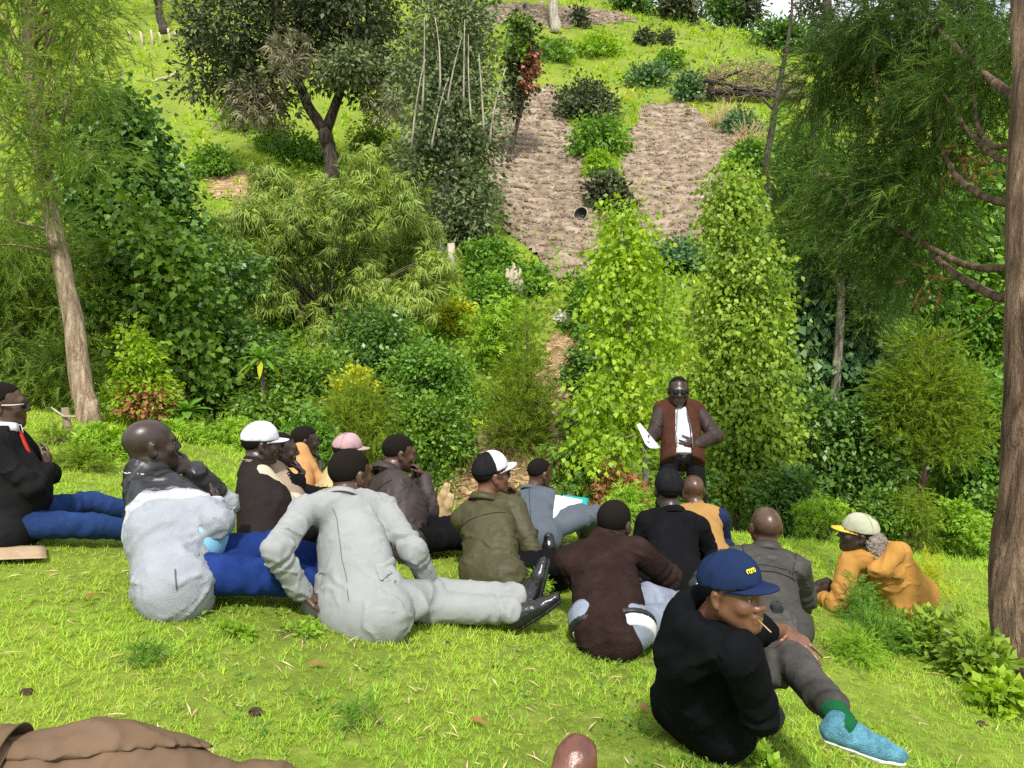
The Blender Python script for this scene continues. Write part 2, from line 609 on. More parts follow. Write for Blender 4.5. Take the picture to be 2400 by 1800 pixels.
L_DEEP = leaf_mat('deep leaf green', [(0.0, (0.025, 0.062, 0.012)), (0.45, (0.062, 0.125, 0.022)), (0.8, (0.12, 0.20, 0.035)), (1.0, (0.25, 0.33, 0.09))], trans=0.25, rough=0.35, patch=1.2, spec=0.55)
L_LIME = leaf_mat('yellow green leaf', [(0.0, (0.08, 0.15, 0.015)), (0.4, (0.18, 0.28, 0.022)), (0.8, (0.31, 0.41, 0.04)), (0.93, (0.42, 0.45, 0.06)), (1.0, (0.60, 0.36, 0.04))], trans=0.42, rough=0.4, patch=1.6, spec=0.4)
L_LIME2 = leaf_mat('hanging leaf green', [(0.0, (0.07, 0.12, 0.018)), (0.4, (0.15, 0.23, 0.03)), (0.8, (0.28, 0.37, 0.05)), (0.95, (0.38, 0.43, 0.08)), (1.0, (0.50, 0.34, 0.05))], trans=0.38, rough=0.4, patch=1.4, spec=0.45)
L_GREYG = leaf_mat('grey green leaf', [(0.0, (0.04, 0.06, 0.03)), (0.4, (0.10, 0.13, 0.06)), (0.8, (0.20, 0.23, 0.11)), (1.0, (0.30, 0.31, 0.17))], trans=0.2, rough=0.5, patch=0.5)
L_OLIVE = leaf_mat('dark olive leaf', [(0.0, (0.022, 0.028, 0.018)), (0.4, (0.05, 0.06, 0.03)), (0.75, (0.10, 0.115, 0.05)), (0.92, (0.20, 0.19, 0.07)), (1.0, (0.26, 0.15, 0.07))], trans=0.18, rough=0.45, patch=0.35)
L_BAMB = leaf_mat('bamboo leaf', [(0.0, (0.07, 0.11, 0.025)), (0.35, (0.14, 0.20, 0.04)), (0.7, (0.25, 0.31, 0.065)), (1.0, (0.42, 0.43, 0.13))], trans=0.3, rough=0.5, patch=0.6)
L_CREEP = leaf_mat('creeper leaf', [(0.0, (0.035, 0.09, 0.014)), (0.4, (0.085, 0.18, 0.022)), (0.8, (0.165, 0.28, 0.038)), (1.0, (0.30, 0.40, 0.08))], trans=0.3, rough=0.4, patch=0.8, spec=0.45)
L_FRESH = leaf_mat('fresh weed green', [(0.0, (0.09, 0.17, 0.015)), (0.4, (0.17, 0.29, 0.03)), (0.8, (0.29, 0.40, 0.045)), (1.0, (0.42, 0.46, 0.08))], trans=0.38, rough=0.5, patch=1.5)
L_YELLOW = leaf_mat('yellow shrub leaf', [(0.0, (0.14, 0.17, 0.012)), (0.4, (0.29, 0.32, 0.02)), (0.8, (0.44, 0.42, 0.03)), (1.0, (0.58, 0.46, 0.04))], trans=0.35, rough=0.5, patch=2.0)
L_BLUEG = leaf_mat('bluish leaf', [(0.0, (0.03, 0.075, 0.03)), (0.5, (0.08, 0.15, 0.06)), (1.0, (0.26, 0.34, 0.17))], trans=0.25, rough=0.4, patch=0.8)
L_BROWN = leaf_mat('dead brown leaf', [(0.0, (0.09, 0.04, 0.02)), (0.5, (0.22, 0.10, 0.045)), (1.0, (0.36, 0.20, 0.09))], trans=0.2, rough=0.8, patch=2.0)
L_RED = leaf_mat('reddish leaf', [(0.0, (0.10, 0.04, 0.03)), (0.5, (0.26, 0.09, 0.06)), (1.0, (0.38, 0.20, 0.10))], trans=0.25, rough=0.6, patch=2.0)
L_DRYS = leaf_mat('dry stalk', [(0.0, (0.20, 0.13, 0.07)), (0.5, (0.38, 0.28, 0.17)), (1.0, (0.58, 0.47, 0.32))], trans=0.1, rough=0.9, patch=2.0)
L_LICH = leaf_mat('grey lichen', [(0.0, (0.07, 0.07, 0.045)), (0.5, (0.15, 0.14, 0.09)), (1.0, (0.26, 0.22, 0.14))], trans=0.1, rough=0.9)
L_FLOW = leaf_mat('yellow petals', [(0.0, (0.55, 0.36, 0.01)), (1.0, (0.75, 0.55, 0.02))], trans=0.2, rough=0.6)

TM_LEAF = T_diamond(0.62, 0.18)
TM_HEART = T_leaf(0.85, 0.10, 0.22)
TM_DIA = T_diamond(0.5, 0.15)
TM_SMALL = T_diamond(0.62, 0.05)
TM_BAMB = [T_tuft(6, 0.13, s, 1.0, 0.7) for s in range(4)]
TM_TUFT = [T_tuft(6, 0.2, 30 + s, 1.2, 0.35) for s in range(3)]
TM_FROND = [T_frond(15, 0.05, s, 0.6, 0.25) for s in range(4)]
TM_FRONDF = [T_frond(22, 0.032, 10 + s, 0.8, 0.2) for s in range(4)]


def blob(px, py, D, rx, ry, rd=None):
    """ellipsoid of foliage seen at a pixel, radii in pixels of the photograph; rd depth radius in metres"""
    c = W(px, py, D)
    a = rx * D / FPX
    return c, np.array((a, rd if rd is not None else a * 0.9, ry * D / FPX))


def clumps(rng, blobs, n, shell=0.45):
    vol = np.array([(b[1][0] * b[1][1] * b[1][2]) ** 0.72 for b in blobs])
    which = rng.choice(len(blobs), n, p=vol / vol.sum())
    d = unit(rng.normal(size=(n, 3)))
    r = rng.uniform(shell ** 3, 1, n) ** (1 / 3)
    C = np.array([b[0] for b in blobs])[which]
    R = np.array([b[1] for b in blobs])[which]
    ph = which * 1.7
    r = r * 0.92 * (1 + 0.24 * np.sin(3.1 * d[:, 0] + ph) * np.cos(2.7 * d[:, 2] - ph) + 0.18 * np.sin(6.3 * d[:, 0] - ph) * np.sin(5.1 * d[:, 2] + ph))
    return C + d * r[:, None] * R, unit(d / R), which


def leaves(bag, rng, cpos, cdir, m, rad, tms, size, droop=0.2, lift=0.6, flat=0.7):
    """m leaves round each clump centre"""
    n = len(cpos)
    if not isinstance(tms, list):
        tms = [tms]
    off = rng.normal(size=(n, m, 3)) * np.array((1, 1, flat)) * rad
    P = (cpos[:, None, :] + off).reshape(-1, 3)
    out = unit(off.reshape(-1, 3)) * 0.8 + np.repeat(cdir, m, 0) * 0.5 + rng.normal(size=(n * m, 3)) * 0.45
    out[:, 2] -= droop
    nr = rng.normal(size=(n * m, 3)) * 0.55
    nr[:, 2] += lift
    nr += np.repeat(cdir, m, 0) * 0.35
    S = size * rng.uniform(0.65, 1.3, n * m)
    k = np.arange(n * m) % len(tms)
    for i, tm in enumerate(tms):
        s = k == i
        scatter(bag, tm, P[s], out[s], nr[s], S[s])


def curve_pts(a, b, n, rng, sag=0.0, wob=0.08, c=None):
    a, b = np.asarray(a, float), np.asarray(b, float)
    t = np.linspace(0, 1, n)[:, None]
    if c is None:
        c = (a + b) / 2 + rng.normal(size=3) * wob * np.linalg.norm(b - a)
        c[2] += sag * np.linalg.norm(b - a)
    return (1 - t) ** 2 * a + 2 * t * (1 - t) * np.asarray(c) + t * t * b


def plant(name, label, cat, base, seed, blobs=(), mat=None, tm=TM_LEAF, size=0.1, n=100, m=20, rad=0.2, trunk=None, bmat=None,
          limbs=0, shell=0.45, droop=0.2, lift=0.6, flat=0.7, group=None, extra=(), part='crown', sides=9, limb_r=0.02, sink=0.12):
    """one tree or shrub: an empty at its base, trunk (with limbs) and crown as parts
    trunk: list of (point, radius) from the base up; extra: more crowns (blobs, mat, tm, size, n, m, rad, partname)"""
    rng = np.random.default_rng(seed)
    base = np.array((base[0], base[1], G(base[0], base[1])))
    root = thing(name, label, cat, base, group)
    sets = []
    if blobs:
        cp, cd, wh = clumps(rng, blobs, n, shell)
        z = ground(cp[:, 0], cp[:, 1])
        ok = cp[:, 2] > z + 0.02
        cp, cd = cp[ok], cd[ok]
        sets.append((cp, cd))
        bag = Bag()
        leaves(bag, rng, cp, cd, m, rad, tm, size, droop, lift, flat)
        link(part, bag.mesh(part, mat, origin=base), root)
    for e in extra:
        eb, em, et, es, en, emm, er, ename = e[:8]
        cp2, cd2, _ = clumps(rng, eb, en, 0.3)
        bag = Bag()
        leaves(bag, rng, cp2, cd2, emm, er, et, es, droop, lift, flat)
        link(ename, bag.mesh(ename, em, origin=base), root)
    if trunk is not None:
        bag = Bag()
        if trunk == 'stems':
            cp = sets[0][0]
            for k in range(limbs):
                t = cp[rng.integers(len(cp))]
                b0 = base + rng.normal(size=3) * (0.12, 0.12, 0)
                b0[2] = G(b0[0], b0[1]) - 0.05
                pts = curve_pts(b0, t, 6, rng, 0.1)
                bag.tube(pts, np.linspace(limb_r, limb_r * 0.3, 6), 5)
        else:
            pts = np.array([p for p, r in trunk], float)
            rr = np.array([r for p, r in trunk], float)
            t = np.linspace(0, 1, len(pts))
            tt = np.linspace(0, 1, max(14, 3 * len(pts)))
            P = np.stack([np.interp(tt, t, pts[:, i]) for i in range(3)], -1)
            P[1:-1] += rng.normal(size=(len(P) - 2, 3)) * np.interp(tt, t, rr)[1:-1, None] * 0.10
            R = np.interp(tt, t, rr)
            P[0, 2] = min(P[0, 2], base[2] - sink)
            R[0] *= 1.25
            bag.tube(P, R, sides, rng, 0.05)
            if limbs and sets:
                cp = sets[0][0]
                for k in range(limbs):
                    tgt = cp[rng.integers(len(cp))]
                    lo = np.where(P[:, 2] < tgt[2])[0]
                    i = int(rng.integers(max(1, int(0.35 * len(P))), len(P)))
                    j = lo[-1] if len(lo) else i
                    i = min(i, max(j, int(0.3 * len(P))))
                    q = curve_pts(P[i], tgt, 7, rng, 0.08)
                    bag.tube(q, np.linspace(min(R[i] * 0.6, limb_r), limb_r * 0.2, 7), 5)
        link('trunk', bag.mesh('trunk', bmat or B_GREY, True, origin=base), root)
    return root


def gpt(px, D, py_hint=1000):
    """ground point in the column of pixel px at about distance D"""
    p = W(px, py_hint, D)
    return np.array((p[0], p[1], G(p[0], p[1])))


# ---- big cypress at the lawn's edge (left)
b = gpt(215, 9.4)
D = 9.4
tr = [(b, 0.145), (W(195, 920, D), 0.13), (W(160, 700, D), 0.115), (W(115, 480, D), 0.095), (W(90, 330, D), 0.10), (W(72, 150, D), 0.085), (W(60, -60, D), 0.07), (W(55, -300, D), 0.04)]
bl = [blob(70, -60, D, 190, 130), blob(200, 60, D - 0.3, 80, 80, 0.5), blob(60, 170, D, 120, 90), blob(170, 210, D - 0.6, 100, 70), blob(60, 300, D - 0.5, 100, 90), blob(180, 360, D - 0.8, 100, 50, 0.5),
      blob(80, 430, D - 0.6, 110, 70), blob(20, 560, D - 0.3, 60, 90)]
plant('cypress_tree', 'tall feathery cypress with a bare leaning reddish trunk at the lawn edge', 'tree', b, 1, bl, L_CYP, TM_FRONDF, 0.28, 430, 5, 0.17, tr, B_TAN, limbs=34, droop=0.3, limb_r=0.03, sides=14, shell=0.15)
# ---- dense cypress behind it, at the frame's edge
b = gpt(60, 11.5)
D = 11.3
bl = [blob(60, 800, D, 150, 160), blob(60, 600, D, 170, 140), blob(-30, 700, D, 120, 300), blob(160, 880, D - 0.4, 110, 90), blob(170, 700, D, 90, 150), blob(90, 940, D - 0.5, 100, 60)]
plant('cypress_tree', 'dense olive green cypress filling the edge behind the leaning trunk', 'tree', b, 2, bl, L_CYP, TM_FROND, 0.30, 760, 6, 0.16, [(b, 0.12), (W(40, 700, D), 0.09), (W(20, 400, D), 0.04)], B_RED, limbs=10, droop=0.35, shell=0.3)
# ---- creeper-covered tree, its outline sloping down to the right
b = gpt(330, 17.0)
D = 16.5
bl = [blob(290, 240, D, 50, 45), blob(240, 320, D, 90, 80), blob(320, 330, D, 55, 60), blob(350, 430, D, 70, 80), blob(290, 450, D, 100, 100), blob(410, 550, D, 70, 80), blob(240, 500, D, 90, 140), blob(450, 640, D, 60, 70), blob(350, 620, D, 90, 80)]
plant('creeper_tree', 'dark tree smothered in creeper, its edge sloping down beside the meadow', 'tree', b, 3, bl, L_DEEP, TM_HEART, 0.16, 620, 24, 0.24, [(b, 0.16), (W(320, 400, D), 0.1), (W(300, 230, D), 0.04)], B_DARK, limbs=8, shell=0.5, droop=0.5, lift=0.5)
# ---- two upright broad-leaved trees in front of it
b = gpt(440, 12.0)
D = 11.8
bl = [blob(330, 520, D, 45, 55), blob(370, 590, D, 85, 60), blob(420, 660, D, 75, 60), blob(280, 620, D, 60, 60), blob(300, 720, D, 80, 70), blob(400, 750, D, 90, 60), blob(360, 830, D, 110, 60), blob(460, 850, D, 60, 80)]
plant('broadleaf_tree', 'medium green broadleaf tree with pale leaf tips and a thin slanting stem', 'tree', b, 4, bl, L_BROAD, TM_HEART, 0.12, 400, 20, 0.15, [(b, 0.06), (W(435, 800, D), 0.05), (W(400, 640, D), 0.04), (W(345, 500, D), 0.015)], B_GREY, limbs=18, droop=0.5, lift=0.4)
b = gpt(550, 13.5)
D = 13.2
bl = [blob(520, 640, D, 80, 90), blob(480, 760, D, 90, 90), blob(560, 830, D, 100, 80), blob(500, 900, D, 110, 60), blob(620, 930, D, 90, 50), blob(420, 900, D, 90, 60)]
plant('leafy_shrub', 'dark shady shrub under the bamboo beside the broadleaf tree', 'shrub', b, 5, bl, L_DEEP, TM_LEAF, 0.11, 460, 22, 0.17, 'stems', B_DARK, limbs=14, droop=0.3)
# ---- yellowish shrub with dead brown leaves
b = gpt(340, 10.2)
D = 10.0
bl = [blob(320, 790, D, 28, 40), blob(330, 850, D, 45, 40), blob(345, 910, D, 65, 40), blob(300, 950, D, 40, 35), blob(380, 945, D, 35, 30)]
plant('yellowing_shrub', 'yellow green shrub with dead brown leaves below', 'shrub', b, 6, bl, L_LIME, TM_LEAF, 0.085, 210, 13, 0.085, 'stems', B_RED, limbs=8, droop=0.3,
      extra=[([blob(350, 940, D - 0.15, 60, 40)], L_BROWN, TM_LEAF, 0.07, 45, 16, 0.08, 'dead_leaves')])
# ---- bamboo
b = gpt(780, 19.0)
D = 18.5
rb = np.random.default_rng(70)
bl = []
for x, y in ((640, 440), (870, 400), (760, 455), (545, 520), (600, 500), (700, 520), (820, 490), (930, 470), (985, 560), (500, 590), (570, 610), (650, 600), (740, 590), (860, 590), (930, 600), (1015, 640), (530, 700), (610, 690), (690, 680), (790, 680), (880, 690), (960, 700), (560, 790), (650, 780), (740, 770), (840, 770), (930, 780), (600, 850), (480, 680)):
    bl.append(blob(x + rb.normal() * 10, y, D + rb.uniform(-1.6, 1.2), rb.uniform(34, 48), rb.uniform(40, 58), rb.uniform(0.35, 0.6)))
plant('bamboo_clump', 'large feathery bamboo clump filling the middle of the gully', 'bamboo', b, 7, bl, L_BAMB, TM_BAMB, 0.25, 900, 11, 0.17, 'stems', B_GREEN, limbs=40, droop=0.9, lift=0.8, shell=0.3, limb_r=0.035)
# ---- the big dark tree with forked trunk
b, D = hit(775, 445, 14)
f0 = W(762, 310, D)
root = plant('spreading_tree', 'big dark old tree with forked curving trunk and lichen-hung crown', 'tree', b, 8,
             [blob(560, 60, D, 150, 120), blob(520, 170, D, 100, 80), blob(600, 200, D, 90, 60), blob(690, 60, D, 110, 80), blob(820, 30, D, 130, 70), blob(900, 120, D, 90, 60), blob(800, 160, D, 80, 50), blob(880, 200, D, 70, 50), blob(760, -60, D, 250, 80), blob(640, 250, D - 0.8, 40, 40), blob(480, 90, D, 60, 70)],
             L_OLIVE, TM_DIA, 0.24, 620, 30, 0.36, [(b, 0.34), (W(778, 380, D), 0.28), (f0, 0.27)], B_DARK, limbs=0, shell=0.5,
             extra=[([blob(840, 150, D - 1.2, 60, 36), blob(800, 175, D - 1.2, 50, 30)], L_GREYG, TM_DIA, 0.22, 70, 24, 0.3, 'sunlit_leaves'),  # paler leaf colour paints sunlight onto part of the dark crown
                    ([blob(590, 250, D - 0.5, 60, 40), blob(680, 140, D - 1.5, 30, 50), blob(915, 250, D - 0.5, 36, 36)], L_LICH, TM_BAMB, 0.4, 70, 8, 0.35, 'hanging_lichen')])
rg = np.random.default_rng(80)
for pts, r0, r1 in (([f0, W(720, 250, D), W(700, 190, D), W(680, 130, D), W(640, 60, D), W(590, 20, D)], 0.22, 0.08),
                    ([f0, W(790, 240, D), W(800, 200, D), W(785, 180, D - 0.5), W(745, 165, D - 0.7), W(750, 130, D - 0.4), W(790, 90, D), W(820, 20, D)], 0.20, 0.07),
                    ([W(712, 225, D), W(660, 225, D - 0.4), W(630, 190, D - 0.6)], 0.06, 0.02),
                    ([W(800, 200, D), W(860, 120, D), W(900, 60, D)], 0.12, 0.05)):
    bag = Bag()
    pts = np.array(pts)
    t = np.linspace(0, 1, len(pts))
    tt = np.linspace(0, 1, 20)
    P = np.stack([np.interp(tt, t, pts[:, i]) for i in range(3)], -1)
    P = np.vstack([P[0], (P[:-2] + 2 * P[1:-1] + P[2:]) / 4, P[-1]])
    bag.tube(P, np.linspace(r0, r1, 20), 9, rg, 0.06)
    link('limb', bag.mesh('limb', B_DARK, True, origin=b), root)
# ---- grey green tall tree with pale thin stems
b = gpt(1040, 23.0)
D = 22.5
bl = [blob(1060, 60, D, 100, 90), blob(1000, 180, D, 90, 90), blob(1090, 180, D, 70, 90), blob(1060, 300, D, 110, 90), blob(1125, 330, D, 40, 110), blob(1000, 380, D, 80, 90), blob(1085, 450, D, 75, 80), blob(1040, 520, D, 70, 60), blob(1120, 500, D, 50, 60), blob(1040, -60, D, 110, 80)]
root = plant('stemmy_tree', 'tall grey green tree with many thin pale upright stems', 'tree', b, 9, bl, L_GREYG, TM_DIA, 0.19, 800, 22, 0.30, [(b, 0.16), (W(1050, 350, D), 0.11), (W(1060, 100, D), 0.05)], B_PALE, limbs=26, shell=0.4, lift=0.4, limb_r=0.05)
for k in range(9):
    x0 = 960 + 24 * k + rg.uniform(-8, 8)
    y0 = rg.uniform(200, 360)
    bag = Bag()
    bag.tube(curve_pts(W(x0, y0, D - 1.7), W(x0 + rg.uniform(-20, 40), y0 - rg.uniform(150, 240), D - 1.9), 8, rg, 0, 0.05), np.linspace(0.035, 0.012, 8), 5)
    link('stem', bag.mesh('stem', B_PALE, True, origin=b), root)
# ---- ivy-clad leaning pole tree
b, D = hit(1188, 385, 14)
bl = [blob(1222, 70, D, 26, 36), blob(1225, 130, D, 36, 50), blob(1222, 190, D, 30, 40), blob(1208, 240, D, 22, 34)]
plant('ivy_clad_tree', 'thin leaning tree wrapped in ivy beside the ploughed field', 'tree', b, 10, bl, L_OLIVE, TM_HEART, 0.2, 130, 16, 0.2, [(b, 0.11), (W(1205, 320, D), 0.1), (W(1225, 240, D), 0.09), (W(1222, 60, D), 0.05)], B_DARK, limbs=5,
      extra=[([blob(1240, 150, D - 0.3, 20, 40), blob(1238, 185, D - 0.4, 16, 26)], L_RED, TM_HEART, 0.18, 26, 14, 0.16, 'reddish_leaves'), ([blob(1215, 60, D - 0.4, 24, 30), blob(1210, 110, D - 0.5, 30, 36)], L_BROAD, TM_HEART, 0.2, 40, 14, 0.18, 'green_leaves')])
# ---- the two pale green trees behind the speaker
b = gpt(1530, 10.6)
D = 10.4
bl = [blob(1452, 520, D, 26, 50), blob(1505, 560, D, 26, 44), blob(1445, 620, D, 55, 60), blob(1510, 660, D, 45, 60), blob(1435, 720, D, 55, 55), blob(1520, 770, D, 55, 50), blob(1440, 820, D, 55, 36), blob(1570, 815, D, 34, 34), blob(1400, 960, D - 0.3, 60, 50), blob(1450, 900, D, 70, 40), blob(1400, 1060, D - 0.4, 70, 60), blob(1500, 1000, D, 60, 60)]
plant('pale_leaf_tree', 'airy yellow green tree with hanging leaves behind the speaker', 'tree', b, 12, bl, L_LIME, TM_HEART, 0.085, 420, 17, 0.15, [(b, 0.05), (W(1510, 1040, D), 0.045), (W(1478, 850, D), 0.035), (W(1470, 650, D), 0.022), (W(1452, 500, D), 0.008)], B_PALE, limbs=22, droop=1.1, lift=0.2, limb_r=0.014)
b = gpt(1740, 11.4)
D = 11.2
bl = [blob(1720, 440, D, 36, 50), blob(1715, 520, D, 52, 60), blob(1745, 620, D, 70, 70), blob(1700, 700, D, 50, 70), blob(1775, 720, D, 56, 70), blob(1735, 800, D, 85, 70), blob(1790, 870, D, 60, 80), blob(1710, 900, D, 70, 70), blob(1780, 980, D, 75, 70), blob(1720, 1010, D, 70, 70), blob(1800, 1070, D, 60, 60), blob(1730, 1120, D, 90, 60)]
plant('weeping_leaf_tree', 'tall columnar tree thick with small hanging green leaves', 'tree', b, 13, bl, L_LIME2, TM_HEART, 0.080, 1000, 26, 0.16, [(b, 0.09), (W(1735, 900, D), 0.06), (W(1722, 450, D), 0.015)], B_GREY, limbs=20, droop=1.2, lift=0.15, shell=0.6)
# ---- climbing shrub with pale leaves, to the right
b = gpt(1960, 13.5)
D = 13.2
bl = [blob(1930, 680, D, 70, 50), blob(1900, 760, D, 80, 70), blob(1980, 780, D, 70, 80), blob(1940, 870, D, 90, 70), blob(2010, 700, D, 60, 60), blob(2030, 860, D, 50, 70)]
plant('climber_shrub', 'pale grey green climber heaped over a bush left of the round cypress', 'shrub', b, 14, bl, L_BLUEG, TM_HEART, 0.15, 330, 18, 0.2, 'stems', B_DARK, limbs=10, droop=1.0, lift=0.3, shell=0.6)
b = gpt(1990, 12.0)
D = 11.8
bl = [blob(1930, 1000, D, 90, 90), blob(2010, 1080, D, 110, 80), blob(1920, 1120, D, 90, 60), blob(2060, 980, D, 60, 70), blob(1880, 1050, D, 50, 80)]
plant('leafy_shrub', 'dark glossy shrub below the pale climber', 'shrub', b, 15, bl, L_DEEP, TM_LEAF, 0.10, 420, 22, 0.16, 'stems', B_DARK, limbs=12)
# ---- small round cypress on a bare stem
b = gpt(2168, 11.6)
D = 11.4
bl = [blob(2170, 830, D, 80, 60), blob(2130, 920, D, 85, 70), blob(2220, 910, D, 85, 75), blob(2110, 1010, D, 65, 60), blob(2240, 1010, D, 80, 60), blob(2170, 1040, D, 100, 40), blob(2170, 930, D, 120, 90)]
plant('round_cypress', 'small round golden green cypress on a bare straight stem', 'tree', b, 16, bl, L_CYPY, TM_FROND, 0.20, 620, 7, 0.11, [(b, 0.07), (W(2165, 1080, D), 0.055), (W(2165, 820, D), 0.015)], B_RED, limbs=14, droop=-0.2, shell=0.5)
# ---- small feathery cypress in the middle of the gully
b, D = hit(1245, 1085, 9.5)
bl = [blob(1235, 790, D, 24, 60), blob(1228, 870, D, 55, 50), blob(1225, 940, D, 80, 55), blob(1220, 1010, D, 90, 50), blob(1270, 960, D, 45, 50)]
plant('young_cypress', 'small feathery cypress standing on the straw bank', 'tree', b, 17, bl, L_CYPY, TM_FRONDF, 0.24, 330, 6, 0.13, [(b, 0.05), (W(1238, 960, D), 0.035), (W(1234, 740, D), 0.006)], B_RED, limbs=14, droop=-0.3, shell=0.2)
# ---- big cypress at the frame's edge (right): trunk, bent boughs, hanging sprays
b = gpt(2392, 4.35, 1560)
D = 4.35
tr = [(b, 0.19), (W(2385, 1480, D), 0.135), (W(2388, 1200, D), 0.115), (W(2398, 900, D), 0.105), (W(2404, 500, D), 0.095), (W(2410, 100, D), 0.085), (W(2414, -300, D), 0.07)]
D5 = 6.2
bl = [blob(2200, 40, D5, 180, 110, 0.8), blob(2050, 60, D5 + 0.6, 120, 120, 0.6), blob(2280, 200, D5 - 0.6, 130, 90, 0.6), blob(2080, 220, D5 + 0.4, 120, 90, 0.6), blob(1960, 180, D5 + 0.8, 80, 100, 0.5), blob(2180, 330, D5, 110, 70, 0.6), blob(2060, 400, D5 + 0.4, 110, 80, 0.5), blob(2160, 470, D5 - 0.2, 110, 90, 0.5), blob(1980, 470, D5 + 0.6, 80, 80, 0.4), blob(2060, 560, D5 + 0.3, 90, 50, 0.4), blob(2340, 80, D5 - 1.0, 80, 90, 0.4), blob(2130, 640, D5 + 0.3, 60, 60, 0.4)]
root = plant('cypress_tree', 'large dark cypress with bent bare boughs at the frame edge', 'tree', b, 18, bl, L_CYPD, TM_FRONDF, 0.22, 900, 6, 0.13, tr, B_RED, limbs=0, droop=0.5, shell=0.1, sides=18, sink=0.15,
             extra=[([blob(2170, 640, D5 - 0.8, 20, 40, 0.1), blob(2260, 380, D5 - 0.8, 26, 50, 0.1)], L_BROWN, TM_FRONDF, 0.12, 10, 4, 0.08, 'dead_sprays')])
for pts, r0, r1 in (([W(2398, 705, D), W(2330, 695, D + 0.4), W(2250, 650, D + 1.0), W(2185, 600, D + 1.5)], 0.035, 0.02),
                    ([W(2398, 630, D), W(2300, 630, D + 0.6), W(2240, 615, D + 1.1), W(2110, 540, D + 1.8), W(1980, 470, D + 2.2), W(1930, 400, D + 2.4)], 0.03, 0.012),
                    ([W(2400, 480, D), W(2320, 470, D + 0.4), W(2240, 420, D + 1.0), W(2200, 330, D + 1.4), W(2150, 150, D + 1.8)], 0.03, 0.01),
                    ([W(2400, 385, D), W(2330, 370, D + 0.4), W(2270, 310, D + 0.8), W(2200, 200, D + 1.3)], 0.026, 0.008),
                    ([W(2398, 650, D), W(2330, 720, D + 0.3), W(2250, 780, D + 0.6), W(2175, 800, D + 0.8)], 0.008, 0.004),
                    ([W(2402, 330, D), W(2330, 350, D + 0.3), W(2290, 300, D + 0.7), W(2280, 200, D + 1.0)], 0.022, 0.008),
                    ([W(2404, 250, D), W(2300, 170, D + 0.8), W(2190, 60, D + 1.6), W(2100, -20, D + 2.0)], 0.03, 0.01),
                    ([W(2210, 330, D + 1.6), W(2205, 200, D + 1.7), W(2215, 80, D + 1.8), W(2210, -40, D + 1.9)], 0.016, 0.007),
                    ([W(2090, 300, D + 2.0), W(2050, 200, D + 2.0), W(2045, 60, D + 2.0)], 0.014, 0.006)):
    pts = np.array(pts)
    t = np.linspace(0, 1, len(pts))
    tt = np.linspace(0, 1, 16)
    P = np.stack([np.interp(tt, t, pts[:, i]) for i in range(3)], -1)
    for _ in range(2):
        P = np.vstack([P[0], (P[:-2] + 2 * P[1:-1] + P[2:]) / 4, P[-1]])
    bag = Bag()
    bag.tube(P, np.linspace(r0, r1, 16), 7, rg, 0.05)
    link('bough', bag.mesh('bough', B_RED, True, origin=b), root)
# ---- cypress behind it, dark, with a pale stem showing
b = gpt(1950, 12.5)
D = 12.3
bl = [blob(1900, 300, D, 60, 70), blob(1890, 420, D, 85, 80), blob(1920, 540, D, 100, 80), blob(1990, 620, D, 90, 80), blob(2050, 720, D, 60, 70), blob(1880, 560, D, 60, 60)]
plant('cypress_tree', 'slender dark cypress behind the overhanging boughs', 'tree', b, 19, bl, L_CYPD, TM_FROND, 0.26, 420, 6, 0.16, [(b, 0.1), (W(1975, 700, D), 0.07), (W(1940, 520, D), 0.055), (W(1910, 400, D), 0.04), (W(1900, 220, D), 0.012)], B_GREY, limbs=16, droop=0.2, shell=0.2)
b = gpt(2150, 15.0)
D = 14.5
bl = [blob(2120, 520, D, 90, 80), blob(2220, 600, D, 100, 90), blob(2300, 500, D, 90, 120), blob(2350, 680, D, 80, 120), blob(2130, 680, D, 90, 80), blob(2240, 740, D, 90, 80), blob(2340, 860, D, 80, 120), blob(2380, 380, D, 60, 100)]
plant('leafy_tree', 'bright leafy tree seen through the boughs behind the round cypress', 'tree', b, 20, bl, L_CREEP, TM_LEAF, 0.16, 560, 22, 0.25, [(b, 0.1), (W(2200, 600, D), 0.05)], B_DARK, limbs=10, shell=0.55)
b = gpt(2330, 12.5)
D = 12.2
bl = [blob(2320, 960, D, 70, 90), blob(2340, 1080, D, 80, 90), blob(2270, 1110, D, 60, 60), blob(2360, 1170, D, 80, 50)]
plant('leafy_shrub', 'bright green shrub between the round cypress and the big trunk', 'shrub', b, 21, bl, L_CREEP, TM_LEAF, 0.11, 330, 22, 0.16, 'stems', B_DARK, limbs=8)
# ---- thin bare tree on the far slope
b, D = hit(1808, 500, 14)
pts = [(b, 0.14), (W(1795, 380, D), 0.12), (W(1815, 270, D), 0.11), (W(1840, 130, D), 0.08), (W(1858, 20, D), 0.05), (W(1850, -60, D), 0.03)]
root = plant('bare_tree', 'thin leafless dark tree on the far slope', 'tree', b, 22, (), None, trunk=pts, bmat=B_DARK)
for q, r0 in (([W(1815, 262, D), W(1790, 235, D), W(1768, 215, D)], 0.05), ([W(1830, 190, D), W(1860, 165, D), W(1885, 140, D)], 0.05), ([W(1818, 250, D), W(1850, 210, D), W(1870, 180, D)], 0.05), ([W(1838, 140, D), W(1815, 110, D), W(1790, 90, D)], 0.03), ([W(1850, 70, D), W(1880, 40, D), W(1900, 30, D)], 0.03)):
    bag = Bag()
    bag.tube(np.array(q), np.linspace(r0, r0 * 0.3, 3), 6)
    link('limb', bag.mesh('limb', B_DARK, True, origin=b), root)

